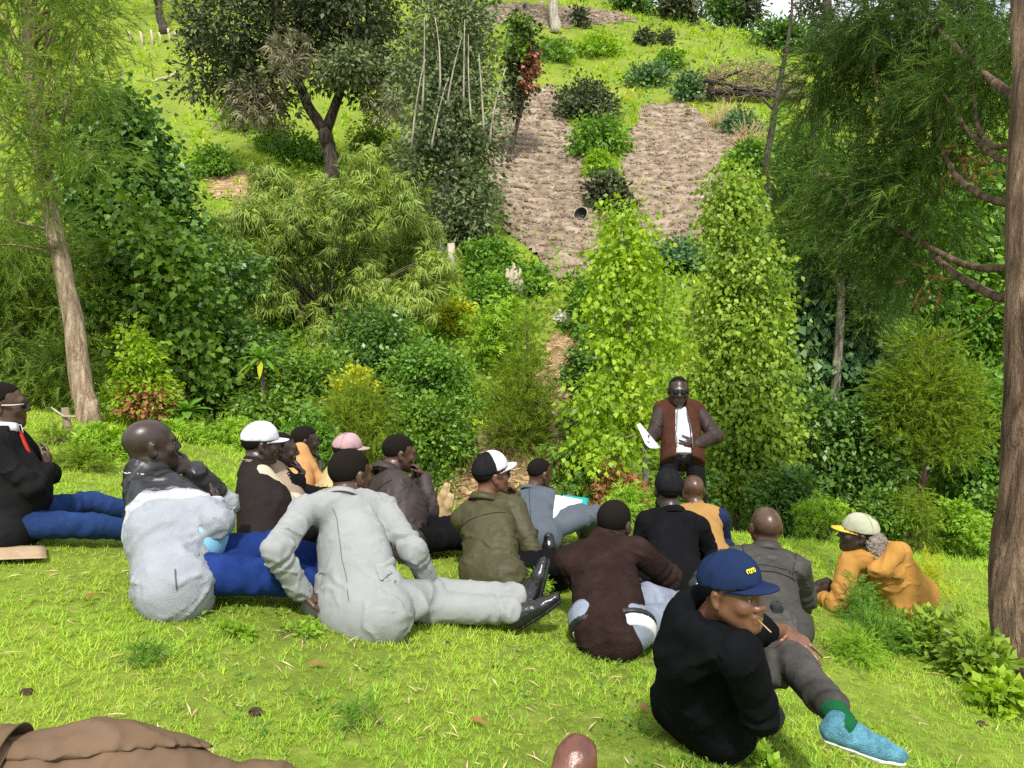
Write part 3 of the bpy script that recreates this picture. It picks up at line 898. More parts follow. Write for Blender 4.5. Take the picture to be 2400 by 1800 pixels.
# ---- rows on the skyline
SKY = [(1480, 5, 40, 24, 'low dark bush on the skyline beside the upper field', 'bush'), (1590, 20, 50, 30, 'round dark bush on the skyline, widest of the row', 'bush'), (1690, 12, 50, 44, 'dense dark tree on the skyline with sky on both sides', 'tree'), (1745, 20, 40, 44, 'grey green tree on the skyline next to the thin bare tree', 'tree'),
       (1830, 90, 70, 36, 'dark broad bush below the skyline trunk', 'bush'), (1905, 30, 60, 60, 'wispy brownish tree crown on the skyline', 'tree'), (1990, 100, 50, 40, 'dark bush right of the bare skyline trunk', 'bush')]
for i, (x, y, rx, ry, lab, cat) in enumerate(SKY):
    b, D = hit(x, y + ry * 0.9, 14)
    if D > 68:
        D = 66.0
        b = gpt(x, D, y)
    bl = [blob(x - rx * 0.35, y, D, rx * 0.6, ry, 1.2), blob(x + rx * 0.35, y + ry * 0.2, D, rx * 0.6, ry * 0.8, 1.2), blob(x, y - ry * 0.4, D, rx * 0.5, ry * 0.6, 1.0)]
    plant('skyline_' + cat, lab, cat, b, 40 + i, bl, L_OLIVE if i % 2 else L_DEEP, TM_DIA, 0.42, 60 if i == 5 else 110, 16, 0.42, [(b, 0.18), (W(x, y, D), 0.1)], B_DARK, limbs=8, group='trees and bushes along the ridge', limb_r=0.08, shell=0.3)
for x, y0, y1, D_, r, lab in ((1944, 98, -60, 64, 0.42, 'dark bare trunk standing against the white sky'), (1302, 76, -60, 58, 0.40, 'pale mottled trunk standing below the upper field'), (378, 78, -60, 60, 0.30, 'dark slanting trunk behind the fence posts')):
    b, D = hit(x + (8 if x < 1000 else 0), y0, 14)
    D = min(D, 66.0)
    b = gpt(x + (8 if x < 1000 else 0), D, y0)
    xt = x - 12
    bl = [blob(xt, -190, D, 140, 90)]
    plant('tall_tree', lab, 'tree', b, 60 + x, bl, L_OLIVE, TM_DIA, 0.4, 60, 16, 0.5, [(b, r), (W(x - 3, y0 - 40, D), r * 0.8), (W(xt, y1, D), r * 0.7), (W(xt, -150, D), r * 0.4)], B_PALE if x == 1302 else B_DARK, limbs=6, limb_r=0.1)

# ---- bushes on the far slope
HB = [  # px, py centre, rx, ry, mat, tm, size, n, m, label
    (1370, 235, 78, 52, L_OLIVE, TM_LEAF, 0.22, 150, 20, 'large dark bush between the ploughed field and the terrace'),
    (1400, 320, 76, 50, L_CREEP, TM_LEAF, 0.2, 150, 18, 'bright green bush under the large dark one'),
    (1405, 385, 40, 34, L_FRESH, TM_TUFT, 0.26, 80, 7, 'light green grassy mound beside the terrace edge'),
    (1428, 450, 52, 46, L_OLIVE, TM_LEAF, 0.19, 130, 20, 'dark rounded bush at the field corner'),
    (1520, 175, 60, 30, L_BLUEG, TM_LEAF, 0.24, 90, 16, 'bluish leafy bush left of the brushwood heap'),
    (1620, 205, 46, 34, L_BLUEG, TM_LEAF, 0.22, 90, 16, 'bluish leafy bush in front of the brushwood heap'),
    (1575, 140, 34, 26, L_CREEP, TM_LEAF, 0.22, 60, 16, 'small green bush above the terrace'),
    (1740, 290, 44, 34, L_BLUEG, TM_LEAF, 0.2, 90, 16, 'bluish bush at the terrace edge below the dry stalks'),
    (1760, 370, 50, 50, L_CREEP, TM_LEAF, 0.18, 120, 18, 'green bush below the bare tree'),
    (1725, 380, 34, 24, L_FRESH, TM_TUFT, 0.24, 60, 7, 'pale grass mound on the terrace above the columnar tree'),
    (1880, 330, 70, 60, L_CREEP, TM_LEAF, 0.17, 150, 18, 'leafy bush right of the bare tree'),
    (1850, 430, 70, 50, L_BROAD, TM_LEAF, 0.16, 150, 18, 'mid green bush under the slender cypress'),
    (1590, 600, 70, 40, L_BLUEG, TM_LEAF, 0.16, 130, 18, 'dark bluish bush between the two pale trees'),
    (1860, 580, 70, 60, L_DEEP, TM_LEAF, 0.16, 160, 18, 'dark bush behind the columnar tree'),
    (1300, 120, 46, 26, L_CREEP, TM_TUFT, 0.34, 70, 7, 'leafy clump below the pale trunk'),
    (1400, 110, 60, 22, L_FRESH, TM_TUFT, 0.36, 80, 7, 'low weedy clump in the upper meadow'),
    (1510, 85, 26, 22, L_OLIVE, TM_DIA, 0.3, 44, 14, 'small dark shrub in the upper meadow'),
    (1560, 90, 18, 18, L_OLIVE, TM_DIA, 0.28, 34, 14, 'smaller dark shrub beside the yellow grass'),
    (1355, 40, 26, 26, L_OLIVE, TM_DIA, 0.3, 40, 14, 'dark upright shrub at the upper field edge'),
    (500, 380, 60, 36, L_CREEP, TM_LEAF, 0.16, 120, 18, 'rounded green bush beside the dry grass on the meadow'),
    (700, 350, 80, 40, L_CREEP, TM_LEAF, 0.17, 120, 18, 'creeper mound left of the forked trunk'),
    (640, 320, 50, 40, L_BROAD, TM_LEAF, 0.17, 90, 18, 'vine column below the dark crown'),
    (870, 330, 60, 60, L_BROAD, TM_LEAF, 0.17, 100, 18, 'bush right of the forked trunk'),
    (560, 270, 50, 40, L_FRESH, TM_TUFT, 0.3, 80, 7, 'tall grass clump under the dark crown'),
    (1150, 610, 70, 50, L_CREEP, TM_LEAF, 0.14, 190, 18, 'green creeper heap left of the pale stump'),
    (1250, 650, 46, 36, L_CREEP, TM_LEAF, 0.13, 110, 18, 'creeper heap right of the pale stump'),
    (1100, 550, 60, 46, L_GREYG, TM_DIA, 0.14, 130, 18, 'greyish bush at the foot of the stemmy tree'),
    (1150, 690, 70, 40, L_CREEP, TM_LEAF, 0.13, 150, 18, 'creeper mound in front of the pale stump'),
    (1080, 740, 50, 40, L_YELLOW, TM_SMALL, 0.12, 110, 16, 'yellow flowering bush beside the bamboo'),
]
for i, (x, y, rx, ry, mt, tm, sz, n_, m_, lab) in enumerate(HB):
    b, D = hit(x, y + ry * 0.85, 12.5)
    b2 = np.array(b)
    bl = [blob(x - rx * 0.3, y, D, rx * 0.65, ry * 0.8), blob(x + rx * 0.35, y + ry * 0.15, D, rx * 0.6, ry * 0.75), blob(x, y - ry * 0.3, D - 0.2, rx * 0.5, ry * 0.65), blob(x, y + ry * 0.45, D - 0.2, rx * 0.9, ry * 0.5)]
    plant('hill_bush', lab, 'bush', b, 100 + i, bl, mt, tm, sz, n_, m_, rx * D / FPX * 0.18, 'stems', B_DARK, limbs=6, group='bushes on the far slope', droop=0.3)

# ---- shrubs and creepers along the gully, beyond the lawn's edge
GB = [  # px, py centre, D, rx, ry, mat, tm, size, n, m, name, label
    (1010, 880, 13.5, 110, 100, L_CREEP, TM_LEAF, 0.085, 520, 20, 'creeper_bank', 'bright green creeper bank left of the young cypress'),
    (880, 800, 15.0, 120, 90, L_DEEP, TM_LEAF, 0.10, 420, 20, 'leafy_shrub', 'dark leafy thicket under the bamboo front'),
    (740, 900, 13.0, 130, 90, L_BROAD, TM_LEAF, 0.10, 460, 20, 'leafy_shrub', 'glossy green shrub behind the orange shirt'),
    (850, 960, 11.0, 110, 80, L_CYPY, TM_FRONDF, 0.20, 300, 6, 'feathery_shrub', 'feathery yellow green shrub behind the pink cap'),
    (830, 900, 11.6, 60, 50, L_YELLOW, TM_SMALL, 0.07, 150, 18, 'yellow_shrub', 'yellow leaved shrub above the feathery one'),
    (1000, 990, 11.0, 90, 70, L_BROAD, TM_SMALL, 0.08, 300, 20, 'leafy_shrub', 'small leaved shrub behind the brown jacket'),
    (620, 970, 11.4, 120, 60, L_BROAD, TM_LEAF, 0.09, 300, 18, 'leafy_shrub', 'low green shrub behind the white cap'),
    (1180, 760, 17.0, 80, 60, L_FRESH, TM_TUFT, 0.16, 190, 7, 'weed_patch', 'light green weeds above the young cypress'),
    (1370, 860, 14.0, 60, 60, L_DEEP, TM_SMALL, 0.09, 220, 20, 'leafy_shrub', 'dark round shrub right of the straw path'),
    (1430, 800, 15.0, 70, 50, L_CREEP, TM_LEAF, 0.12, 220, 18, 'creeper_bank', 'creeper slope below the white block'),
    (1400, 690, 18.0, 80, 60, L_CREEP, TM_LEAF, 0.13, 200, 18, 'creeper_bank', 'creeper slope right of the white block'),
    (1340, 1100, 10.0, 80, 90, L_BROAD, TM_TUFT, 0.10, 300, 6, 'leafy_shrub', 'green shrub behind the open folder'),
    (1450, 1140, 9.6, 70, 60, L_BROWN, TM_TUFT, 0.09, 120, 6, 'withered_shrub', 'brown withered shrub beside the speaker'),
    (1470, 1170, 9.0, 70, 30, L_FRESH, TM_TUFT, 0.08, 130, 6, 'weed_patch', 'bright weeds at the speaker\'s side'),
    (1610, 1130, 10.4, 70, 80, L_DEEP, TM_SMALL, 0.08, 240, 18, 'leafy_shrub', 'dark shrub low behind the speaker'),
    (1850, 1150, 10.2, 110, 50, L_DEEP, TM_SMALL, 0.08, 260, 18, 'leafy_shrub', 'dark shrub behind the bald man\'s head'),
    (2150, 1190, 9.6, 60, 45, L_CYPY, TM_FROND, 0.12, 170, 6, 'cypress_bush', 'low cypress bush at the foot of the round cypress'),
    (2240, 1200, 9.6, 50, 34, L_FRESH, TM_SMALL, 0.07, 120, 18, 'leafy_shrub', 'small bright shrub beside the low cypress bush'),
    (2060, 1190, 9.8, 60, 44, L_BROAD, TM_SMALL, 0.07, 150, 18, 'leafy_shrub', 'small shrub behind the tilted cap'),
    (2330, 1190, 10.0, 60, 50, L_BROAD, TM_SMALL, 0.08, 150, 18, 'leafy_shrub', 'small shrub at the edge behind the big trunk'),
    (1930, 1195, 9.4, 70, 26, L_FRESH, TM_TUFT, 0.08, 110, 6, 'weed_patch', 'fresh weeds on the lawn edge beside the tilted cap'),
    (560, 1030, 9.6, 110, 40, L_FRESH, TM_TUFT, 0.09, 190, 6, 'weed_patch', 'weeds left of the white cap at the lawn edge'),
    (430, 1030, 9.0, 60, 40, L_FRESH, TM_TUFT, 0.09, 130, 6, 'weed_patch', 'weeds behind the grey hooded jacket'),
    (730, 1010, 9.5, 60, 50, L_CREEP, TM_TUFT, 0.12, 90, 6, 'weed_patch', 'strappy green leaves between the orange shirt and the pink cap'),
    (240, 1050, 7.2, 70, 50, L_FRESH, TM_TUFT, 0.09, 230, 6, 'weed_bush', 'bright feathery bush on the lawn behind the grey hooded jacket'),
    (190, 1110, 6.4, 80, 60, L_CYPY, TM_FROND, 0.11, 260, 6, 'weed_bush', 'bright feathery bush beside the black blazer'),
    (130, 1040, 7.6, 50, 40, L_CYPY, TM_FROND, 0.10, 110, 6, 'weed_bush', 'small bush in front of the black hat'),
    (2330, 1240, 9.0, 70, 26, L_FRESH, TM_TUFT, 0.07, 110, 6, 'weed_patch', 'weeds left of the big trunk at the lawn edge'),
]
for i, (x, y, D, rx, ry, mt, tm, sz, n_, m_, nm, lab) in enumerate(GB):
    c = W(x, y, D)
    b = np.array((c[0], c[1], G(c[0], c[1])))
    low = b[2] + 0.25 * ry * D / FPX          # sit on the ground
    dz = low - (c[2] - 0.75 * ry * D / FPX)
    bl = [blob(x - rx * 0.35, y, D, rx * 0.6, ry * 0.75), blob(x + rx * 0.35, y + ry * 0.1, D, rx * 0.6, ry * 0.7), blob(x, y - ry * 0.35, D, rx * 0.55, ry * 0.6), blob(x, y + ry * 0.5, D - 0.1, rx * 0.9, ry * 0.5)]
    if c[2] - ry * D / FPX > b[2] + 0.1:      # fill down to the ground
        hgt = c[2] - b[2]
        bl.append((np.array((c[0], c[1], b[2] + hgt * 0.4)), np.array((rx * D / FPX * 0.9, rx * D / FPX * 0.8, hgt * 0.5))))
    plant(nm, lab, 'shrub', b, 200 + i, bl, mt, tm, sz, n_, m_, rx * D / FPX * 0.16, 'stems', B_GREEN, limbs=6, droop=0.2, group='shrubs along the gully')

# ---- nameless growth that fills the gully and the slope between them
rng = np.random.default_rng(5)
n = 5200
Y = rng.uniform(9.5, 30, n)
X = rng.uniform(-1, 1, n) * (0.78 * Y + 2)
ok = (Y > crest(X) + 0.5) & ~inside(F_BANK, X, Y) & ~inside(F_MAIN, X, Y) & ~inside(F_SIDE, X, Y)
leftlane = (X < -6.0 * Y / 20) & (Y > 22)
ok &= ~(leftlane & (rng.uniform(size=n) < 0.8))
ok &= (Y < 20) | (rng.uniform(size=n) < 0.45)
X, Y = X[ok], Y[ok]
h = np.abs(rng.normal(size=len(X))) * 0.35 + 0.1
cp = np.c_[X, Y, ground(X, Y) + h * sstep(9, 12, Y)]
cd = np.tile((0, -0.3, 0.95), (len(X), 1))
for mt, tm, sel, sz in ((L_CREEP, TM_LEAF, 0, 0.14), (L_BROAD, TM_LEAF, 1, 0.13), (L_FRESH, TM_TUFT, 2, 0.2)):
    s = (np.arange(len(X)) + (3 * lump(X, Y, 2.0, 4.0)).astype(int)) % 3 == sel
    bag = Bag()
    leaves(bag, rng, cp[s], cd[s], 14 if sel < 2 else 5, 0.26, tm, sz, 0.2, 0.8)
    link('undergrowth', bag.mesh('undergrowth', mt), label=['dark creeping undergrowth filling the gully', 'leafy green undergrowth filling the gully', 'light weedy undergrowth on the gully slopes'][sel], cat='undergrowth', kind='stuff')

# ------------------------------------------------------------------ people: smooth bodies from signed distances
def sines(P, scale, seed, n=5):
    r = np.random.default_rng(seed)
    out = 0
    for i in range(n):
        d = r.normal(size=3)
        d = d / np.linalg.norm(d) / scale * r.uniform(0.7, 1.6)
        out = out + np.sin(P @ d * 6.283 + r.uniform(0, 6.28) + 0.9 * np.sin(P @ np.roll(d, 1) * 3.3))
    return out / n ** 0.5


class Field:
    def __init__(self, lo, hi, h):
        self.h = h
        self.lo = np.asarray(lo, float)
        self.n = np.maximum(4, np.ceil((np.asarray(hi) - self.lo) / h).astype(int) + 1)
        self.F = np.full(self.n, 0.6, np.float32)

    def block(self, lo, hi):
        a = np.clip(np.floor((lo - self.lo) / self.h).astype(int), 0, self.n)
        b = np.clip(np.ceil((hi - self.lo) / self.h).astype(int) + 1, 0, self.n)
        if (b <= a).any():
            return None, None
        g = [self.lo[i] + self.h * np.arange(a[i], b[i]) for i in range(3)]
        P = np.stack(np.meshgrid(*g, indexing='ij'), -1)
        return (slice(a[0], b[0]), slice(a[1], b[1]), slice(a[2], b[2])), P

    def put(self, fn, lo, hi, k=0.02, op='u'):
        sl, P = self.block(np.asarray(lo), np.asarray(hi))
        if sl is None:
            return
        d = fn(P)
        f = self.F[sl]
        if op == 'u':
            hh = np.clip(0.5 + 0.5 * (d - f) / k, 0, 1)
            self.F[sl] = d * (1 - hh) + f * hh - k * hh * (1 - hh)
        elif op == 's':
            d = -d
            hh = np.clip(0.5 - 0.5 * (d - f) / k, 0, 1)
            self.F[sl] = d * (1 - hh) + f * hh + k * hh * (1 - hh)

    def rc(self, a, b, ra, rb, k=0.02, flat=None, fold=None, op='u'):
        a, b = np.asarray(a, float), np.asarray(b, float)
        m = max(ra, rb) + k + 0.03
        lo, hi = np.minimum(a, b) - m, np.maximum(a, b) + m
        ba = b - a
        L = max(np.linalg.norm(ba), 1e-6)

        def fn(P):
            pa = P - a
            s = 1.0
            bb = ba
            if flat is not None:
                n, s = flat
                pa = pa + np.multiply.outer(pa @ n, n) * (1 / s - 1)
                bb = ba + n * (ba @ n) * (1 / s - 1)
            t = np.clip(pa @ bb / max(bb @ bb, 1e-9), 0, 1)
            d = np.linalg.norm(pa - t[..., None] * bb, axis=-1)
            r = ra + (rb - ra) * t
            if fold is not None:
                amp, frq, seed, at = fold
                w = np.exp(-((t - at) / 0.28) ** 2)
                nz_ = sines(P, 0.22, seed, 3)
                r = r + amp * w * np.sin(frq * t * L * 6.283 + 2.2 * nz_)
            return (d - r) * (0.5 + 0.5 * s)
        self.put(fn, lo, hi, k, op)

    def ell(self, c, R, rad, k=0.02, op='u'):
        c = np.asarray(c, float)
        rad = np.asarray(rad, float)
        m = rad.max() + k + 0.03

        def fn(P):
            q = (P - c) @ np.asarray(R).T
            k0 = np.linalg.norm(q / rad, axis=-1)
            k1 = np.linalg.norm(q / rad ** 2, axis=-1)
            return k0 * (k0 - 1) / np.maximum(k1, 1e-6)
        self.put(fn, c - m, c + m, k, op)

    def all_points(self):
        return self.block(self.lo - 1, self.lo + self.n * self.h + 1)

    def cut(self, fn):
        """keep only where fn(P) < 0"""
        sl, P = self.all_points()
        self.F[sl] = np.maximum(self.F[sl], fn(P))

    def creases(self, amp, scale, seed, up, squeeze=1.8, sharp=0.22):
        near = np.abs(self.F) < 0.022
        if not near.any():
            return
        P = self.lo + np.argwhere(near) * self.h
        P = P + np.multiply.outer(P @ up, up) * (squeeze - 1)
        v = sines(P, scale, seed)
        m = 0.5 + 0.5 * np.sin(sines(P, scale * 2.2, seed + 9) * 2.0)
        self.F[near] -= (amp * m * (np.exp(-(v / sharp) ** 2) - 0.3 * np.exp(-(v / (sharp * 3)) ** 2))).astype(np.float32)

    def ripple(self, amp, scale, seed, ridged=True, w=None):
        near = np.abs(self.F) < 0.022
        if not near.any():
            return
        ijk = np.argwhere(near)
        P = self.lo + ijk * self.h
        v = sines(P, scale, seed)
        if ridged:
            v = (np.abs(v) - 0.7)
        if w is not None:
            v = v * w(P)
        self.F[near] += (amp * v).astype(np.float32)

    def mesh(self, name, mat, origin, smooth=True, fine=None, cell=0.04):
        F = self.F
        S = F < 0
        nx, ny, nz = F.shape
        c = np.zeros((nx - 1, ny - 1, nz - 1), np.uint8)
        for i in (0, 1):
            for j in (0, 1):
                for k in (0, 1):
                    c += S[i:nx - 1 + i, j:ny - 1 + j, k:nz - 1 + k]
        act = (c > 0) & (c < 8)
        idx = np.argwhere(act)
        if len(idx) == 0:
            return None
        vid = np.full(act.shape, -1, np.int64)
        vid[act] = np.arange(len(idx))
        acc = np.zeros((len(idx), 3))
        cnt = np.zeros(len(idx))
        cor = [(i, j, k) for i in (0, 1) for j in (0, 1) for k in (0, 1)]
        val = {o: F[idx[:, 0] + o[0], idx[:, 1] + o[1], idx[:, 2] + o[2]].astype(float) for o in cor}
        for o in cor:
            for ax in range(3):
                if o[ax] == 0:
                    p = list(o)
                    p[ax] = 1
                    va, vb = val[o], val[tuple(p)]
                    cr = (va < 0) != (vb < 0)
                    t = np.where(cr, va / np.where(va == vb, 1, va - vb), 0)
                    pos = np.tile(np.array(o, float), (len(idx), 1))
                    pos[:, ax] += t
                    acc[cr] += pos[cr]
                    cnt[cr] += 1
        V = self.lo + self.h * (idx + acc / np.maximum(cnt, 1)[:, None]) - np.asarray(origin)
        Q = []
        for ax in range(3):
            a1, a2 = [(1, 2), (2, 0), (0, 1)][ax]
            sl0 = [slice(None)] * 3
            sl1 = [slice(None)] * 3
            sl0[ax] = slice(0, -1)
            sl1[ax] = slice(1, None)
            s0, s1 = S[tuple(sl0)], S[tuple(sl1)]
            e = np.argwhere(s0 != s1)
            e = e[(e[:, a1] > 0) & (e[:, a2] > 0) & (e[:, a1] < F.shape[a1] - 1) & (e[:, a2] < F.shape[a2] - 1)]
            if not len(e):
                continue
            ins = s0[e[:, 0], e[:, 1], e[:, 2]]
            q = []
            for d1, d2 in ((-1, -1), (0, -1), (0, 0), (-1, 0)):
                cc = e.copy()
                cc[:, a1] += d1
                cc[:, a2] += d2
                q.append(vid[cc[:, 0], cc[:, 1], cc[:, 2]])
            q = np.stack(q, -1)
            q[~ins] = q[~ins][:, ::-1]
            Q.append(q)
        Q = np.vstack(Q)
        Q = Q[(Q >= 0).all(1)]
        if fine is None:
            return mesh_np(name, V, [Q], mat, smooth)
        # coarser facets where clothes cover the body; one continuous surface all the same
        A = V + np.asarray(origin)
        keep = np.zeros(len(V), bool)
        for c, r in fine:
            keep |= np.linalg.norm(A - c, axis=1) < r
        key = np.floor(A / cell).astype(np.int64)
        key = (key[:, 0] * 73856093) ^ (key[:, 1] * 19349663) ^ (key[:, 2] * 83492791)
        key[keep] = -np.arange(1, len(V) + 1)[keep] - (1 << 50)
        u, inv = np.unique(key, return_inverse=True)
        n = np.bincount(inv)
        V2 = np.stack([np.bincount(inv, V[:, i]) / n for i in range(3)], -1)
        Q = inv[Q]
        same = np.stack([Q[:, i] == Q[:, (i + 1) % 4] for i in range(4)], -1)
        dg = (Q[:, 0] == Q[:, 2]) | (Q[:, 1] == Q[:, 3])
        cnt = same.sum(1)
        q4 = Q[(cnt == 0) & ~dg]
        m3 = (cnt == 1) & ~dg
        q3, s3 = Q[m3], same[m3]
        first = s3.argmax(1)
        idx3 = (first[:, None] + np.array([1, 2, 3])) % 4
        t3 = np.take_along_axis(q3, idx3, 1)
        st = np.sort(t3, 1)
        _, ui = np.unique(st, axis=0, return_index=True)
        t3 = t3[np.sort(ui)]
        return mesh_np(name, V2, [q4, t3], mat, smooth)


def cloth(name, c, rough=0.85, var=0.12, bump=0.35, scale=7.0, weave=0.0, wscale=260.0, sheen=0.0, spec=0.04):
    """woven cloth: faint mottling, creases, optional visible weave"""
    if name in MATS:
        return MATS[name]
    m, nt = new_mat(name)
    L = nt.links.new
    c = np.asarray(c, float)
    tc = nd(nt, 'ShaderNodeTexCoord')
    no = nd(nt, 'ShaderNodeTexNoise', Scale=scale, Detail=6.0, Roughness=0.65)
    L(tc.outputs['Object'], no.inputs['Vector'])
    col = ramp(nt, [(0.3, tuple(c * (1 - var))), (0.5, tuple(c)), (0.7, tuple(np.minimum(c * (1 + var) + 0.002, 1)))], no.outputs['Fac'])
    bs = nd(nt, 'ShaderNodeBsdfPrincipled', Roughness=rough)
    bs.inputs['Specular IOR Level'].default_value = spec
    bs.inputs['Sheen Weight'].default_value = sheen
    bs.inputs['Sheen Roughness'].default_value = 0.4
    L(col, bs.inputs['Base Color'])
    cr = nd(nt, 'ShaderNodeTexNoise', Scale=3.4, Detail=3.0, Roughness=0.5, Distortion=1.3)
    cr.noise_type = 'RIDGED_MULTIFRACTAL'
    L(tc.outputs['Object'], cr.inputs['Vector'])
    b1 = nd(nt, 'ShaderNodeBump', Strength=min(1.0, bump * 1.5), Distance=0.02)
    L(cr.outputs['Fac'], b1.inputs['Height'])
    fi = nd(nt, 'ShaderNodeTexNoise', Scale=wscale, Detail=2.0)
    L(tc.outputs['Object'], fi.inputs['Vector'])
    b2 = nd(nt, 'ShaderNodeBump', Strength=0.25 + weave, Distance=0.003 + 0.006 * weave)
    L(fi.outputs['Fac'], b2.inputs['Height'])
    L(b1.outputs[0], b2.inputs['Normal'])
    L(b2.outputs[0], bs.inputs['Normal'])
    out = nd(nt, 'ShaderNodeOutputMaterial')
    L(bs.outputs[0], out.inputs['Surface'])
    MATS[name] = m
    return m


def skin(name, c):
    return surf_mat(name, [(0.3, tuple(np.array(c) * 0.8)), (0.7, tuple(np.array(c) * 1.2))], scale=18, detail=4, rough=0.36, bump=0.12, bscale=120, dist=0.004, spec=0.5)


SKIN_D = skin('very dark skin', (0.040, 0.024, 0.019))
SKIN_M = skin('dark brown skin', (0.075, 0.038, 0.025))
SKIN_B = skin('brown skin', (0.15, 0.068, 0.040))
M_HAIR = surf_mat('short black hair', [(0.3, (0.006, 0.005, 0.004)), (0.7, (0.016, 0.012, 0.010))], scale=160, rough=0.9, bump=0.6, bscale=220, dist=0.004, spec=0.08)
M_EYE = surf_mat('eye white', [(0.3, (0.36, 0.32, 0.28)), (0.7, (0.45, 0.41, 0.37))], scale=30, rough=0.2, bump=0, spec=0.5)
M_IRIS = surf_mat('dark iris', [(0.3, (0.008, 0.005, 0.004)), (0.7, (0.02, 0.012, 0.008))], scale=60, rough=0.15, bump=0, spec=0.6)
M_LENS = surf_mat('dark lens', [(0.3, (0.003, 0.003, 0.004)), (0.7, (0.006, 0.006, 0.008))], scale=10, rough=0.08, bump=0, spec=0.6)
M_FRAME = surf_mat('glasses frame', [(0.3, (0.01, 0.01, 0.01)), (0.7, (0.03, 0.03, 0.03))], scale=20, rough=0.3, bump=0)
M_TEMPLE = surf_mat('pale glasses arm', [(0.3, (0.55, 0.52, 0.46)), (0.7, (0.7, 0.67, 0.6))], scale=20, rough=0.3, bump=0)


def yawdir(y, p=0.0):
    y, p = math.radians(y), math.radians(p)
    return np.array((math.sin(y) * math.cos(p), math.cos(y) * math.cos(p), math.sin(p)))


class Rig:
    """joints of one figure, laid out from pixels of the photograph with bone lengths of a real person"""
    LEN = dict(spine=0.47, neck=0.175, arm=0.30, fore=0.26, thigh=0.43, shin=0.42)

    def __init__(self, label, base, yaw, s=1.0, D=None, seat=0.13, h=0.008, dz=0.0, name='person'):
        self.s, self.h, self.label = s, h, label
        if D is None:
            g, D = hit(base[0], base[1], 0.8, 14)
        else:
            g = W(base[0], base[1], D)
            g[2] = G(g[0], g[1])
        self.base = g
        self.D = D
        self.f = yawdir(yaw)
        self.r = np.array((self.f[1], -self.f[0], 0))
        self.H = g + np.array((0, 0, seat * s + dz))
        self.root = thing(name, label, 'person', g)
        self.j = {}
        self.bodyprims = []
        self.clothes = []

    def at(self, A, L, spec):
        """spec: (px, py, sign) or ('o', right, fwd, up) direction in the torso frame"""
        A = np.asarray(A, float)
        if spec[0] == 'o':
            d = spec[1] * self.r + spec[2] * self.f + np.array((0, 0, spec[3]))
            return A + L * unit(d)
        px, py, sg = spec
        r = W(px, py, 1.0)
        rr, ra = r @ r, r @ A
        disc = ra * ra - rr * (A @ A - L * L)
        if disc < 0:
            Q = r * (ra / rr)
            return A + L * unit(Q - A)
        D = (ra + sg * math.sqrt(disc)) / rr
        return r * D

    def torso(self, neck, head, hyaw, hpitch=0.0, roll=0.0, shoulder=0.165, twist=None, hs=1.10):
        s = self.s
        self.hs = hs
        self.N = self.at(self.H, self.LEN['spine'] * s, neck)
        up = unit(self.N - self.H)
        if twist is not None:
            ff = yawdir(twist)
            rr = np.array((ff[1], -ff[0], 0))
        else:
            rr = self.r
        rr = unit(rr - up * (rr @ up))
        self.up = up
        self.front = np.cross(up, rr)
        self.rr = rr
        self.C = self.N - up * 0.17 * s + self.front * 0.012 * s
        self.hd = self.at(self.N, self.LEN['neck'] * s, head)
        f = yawdir(hyaw, hpitch)
        r0 = unit(np.cross(f, (0, 0, 1)))
        u0 = np.cross(r0, f)
        cr, sr = math.cos(math.radians(roll)), math.sin(math.radians(roll))
        self.hR = np.array([cr * r0 + sr * u0, f, -sr * r0 + cr * u0])
        self.j['shR'] = self.N - up * 0.06 * s + rr * shoulder * s
        self.j['shL'] = self.N - up * 0.06 * s - rr * shoulder * s
        self.j['hipR'] = self.H + self.r * 0.095 * s
        self.j['hipL'] = self.H - self.r * 0.095 * s
        return self

    def arm(self, side, elbow, wrist, sh=None):
        A = self.j['sh' + side]
        if sh is not None:
            A = self.j['sh' + side] = self.at(self.N, 0.19 * self.s, sh)
        e = self.j['el' + side] = self.at(A, self.LEN['arm'] * self.s, elbow)
        self.j['wr' + side] = self.at(e, self.LEN['fore'] * self.s, wrist)
        return self

    def reach(self, side, target, pole=(0.3, 0.2, -1.0), sh=None):
        """two-bone arm to a target point; pole (right, fwd, up) says where the elbow goes"""
        if sh is not None:
            self.j['sh' + side] = self.at(self.N, 0.19 * self.s, sh)
        A = self.j['sh' + side]
        if isinstance(target[0], str):
            T = self.hp(*target[1:]) if target[0] == 'h' else self.H + target[1] * self.r + target[2] * self.f + np.array((0, 0, target[3]))
        else:
            T = np.asarray(target, float)
        L1, L2 = self.LEN['arm'] * self.s, self.LEN['fore'] * self.s
        v = T - A
        d = min(np.linalg.norm(v), (L1 + L2) * 0.985)
        d = max(d, abs(L1 - L2) + 0.03)
        u = unit(v)
        po = pole[0] * self.r * (1 if side == 'R' else -1) + pole[1] * self.f + np.array((0, 0, pole[2]))
        po = unit(po - u * (po @ u))
        x = (L1 * L1 - L2 * L2 + d * d) / (2 * d)
        h = math.sqrt(max(L1 * L1 - x * x, 0))
        self.j['el' + side] = A + u * x + po * h
        self.j['wr' + side] = A + u * d
        return self

    def leg(self, side, knee, ankle, toe=None):
        k = self.at(self.j['hip' + side], self.LEN['thigh'] * self.s, knee)
        gz = G(k[0], k[1]) + 0.075
        k[2] = max(k[2], gz)
        self.j['kn' + side] = k
        a = self.at(k, self.LEN['shin'] * self.s, ankle)
        a[2] = max(a[2], G(a[0], a[1]) + 0.06)
        self.j['an' + side] = a
        self.j['toe' + side] = toe
        return self

    def hp(self, x, y, z):
        """point of the head: right, forward, up in metres"""
        return self.hd + (np.array((x, y, z)) * self.s * self.hs) @ self.hR

    # -- pieces
    def bounds(self, pts, m):
        P = np.array(pts)
        return P.min(0) - m, P.max(0) + m

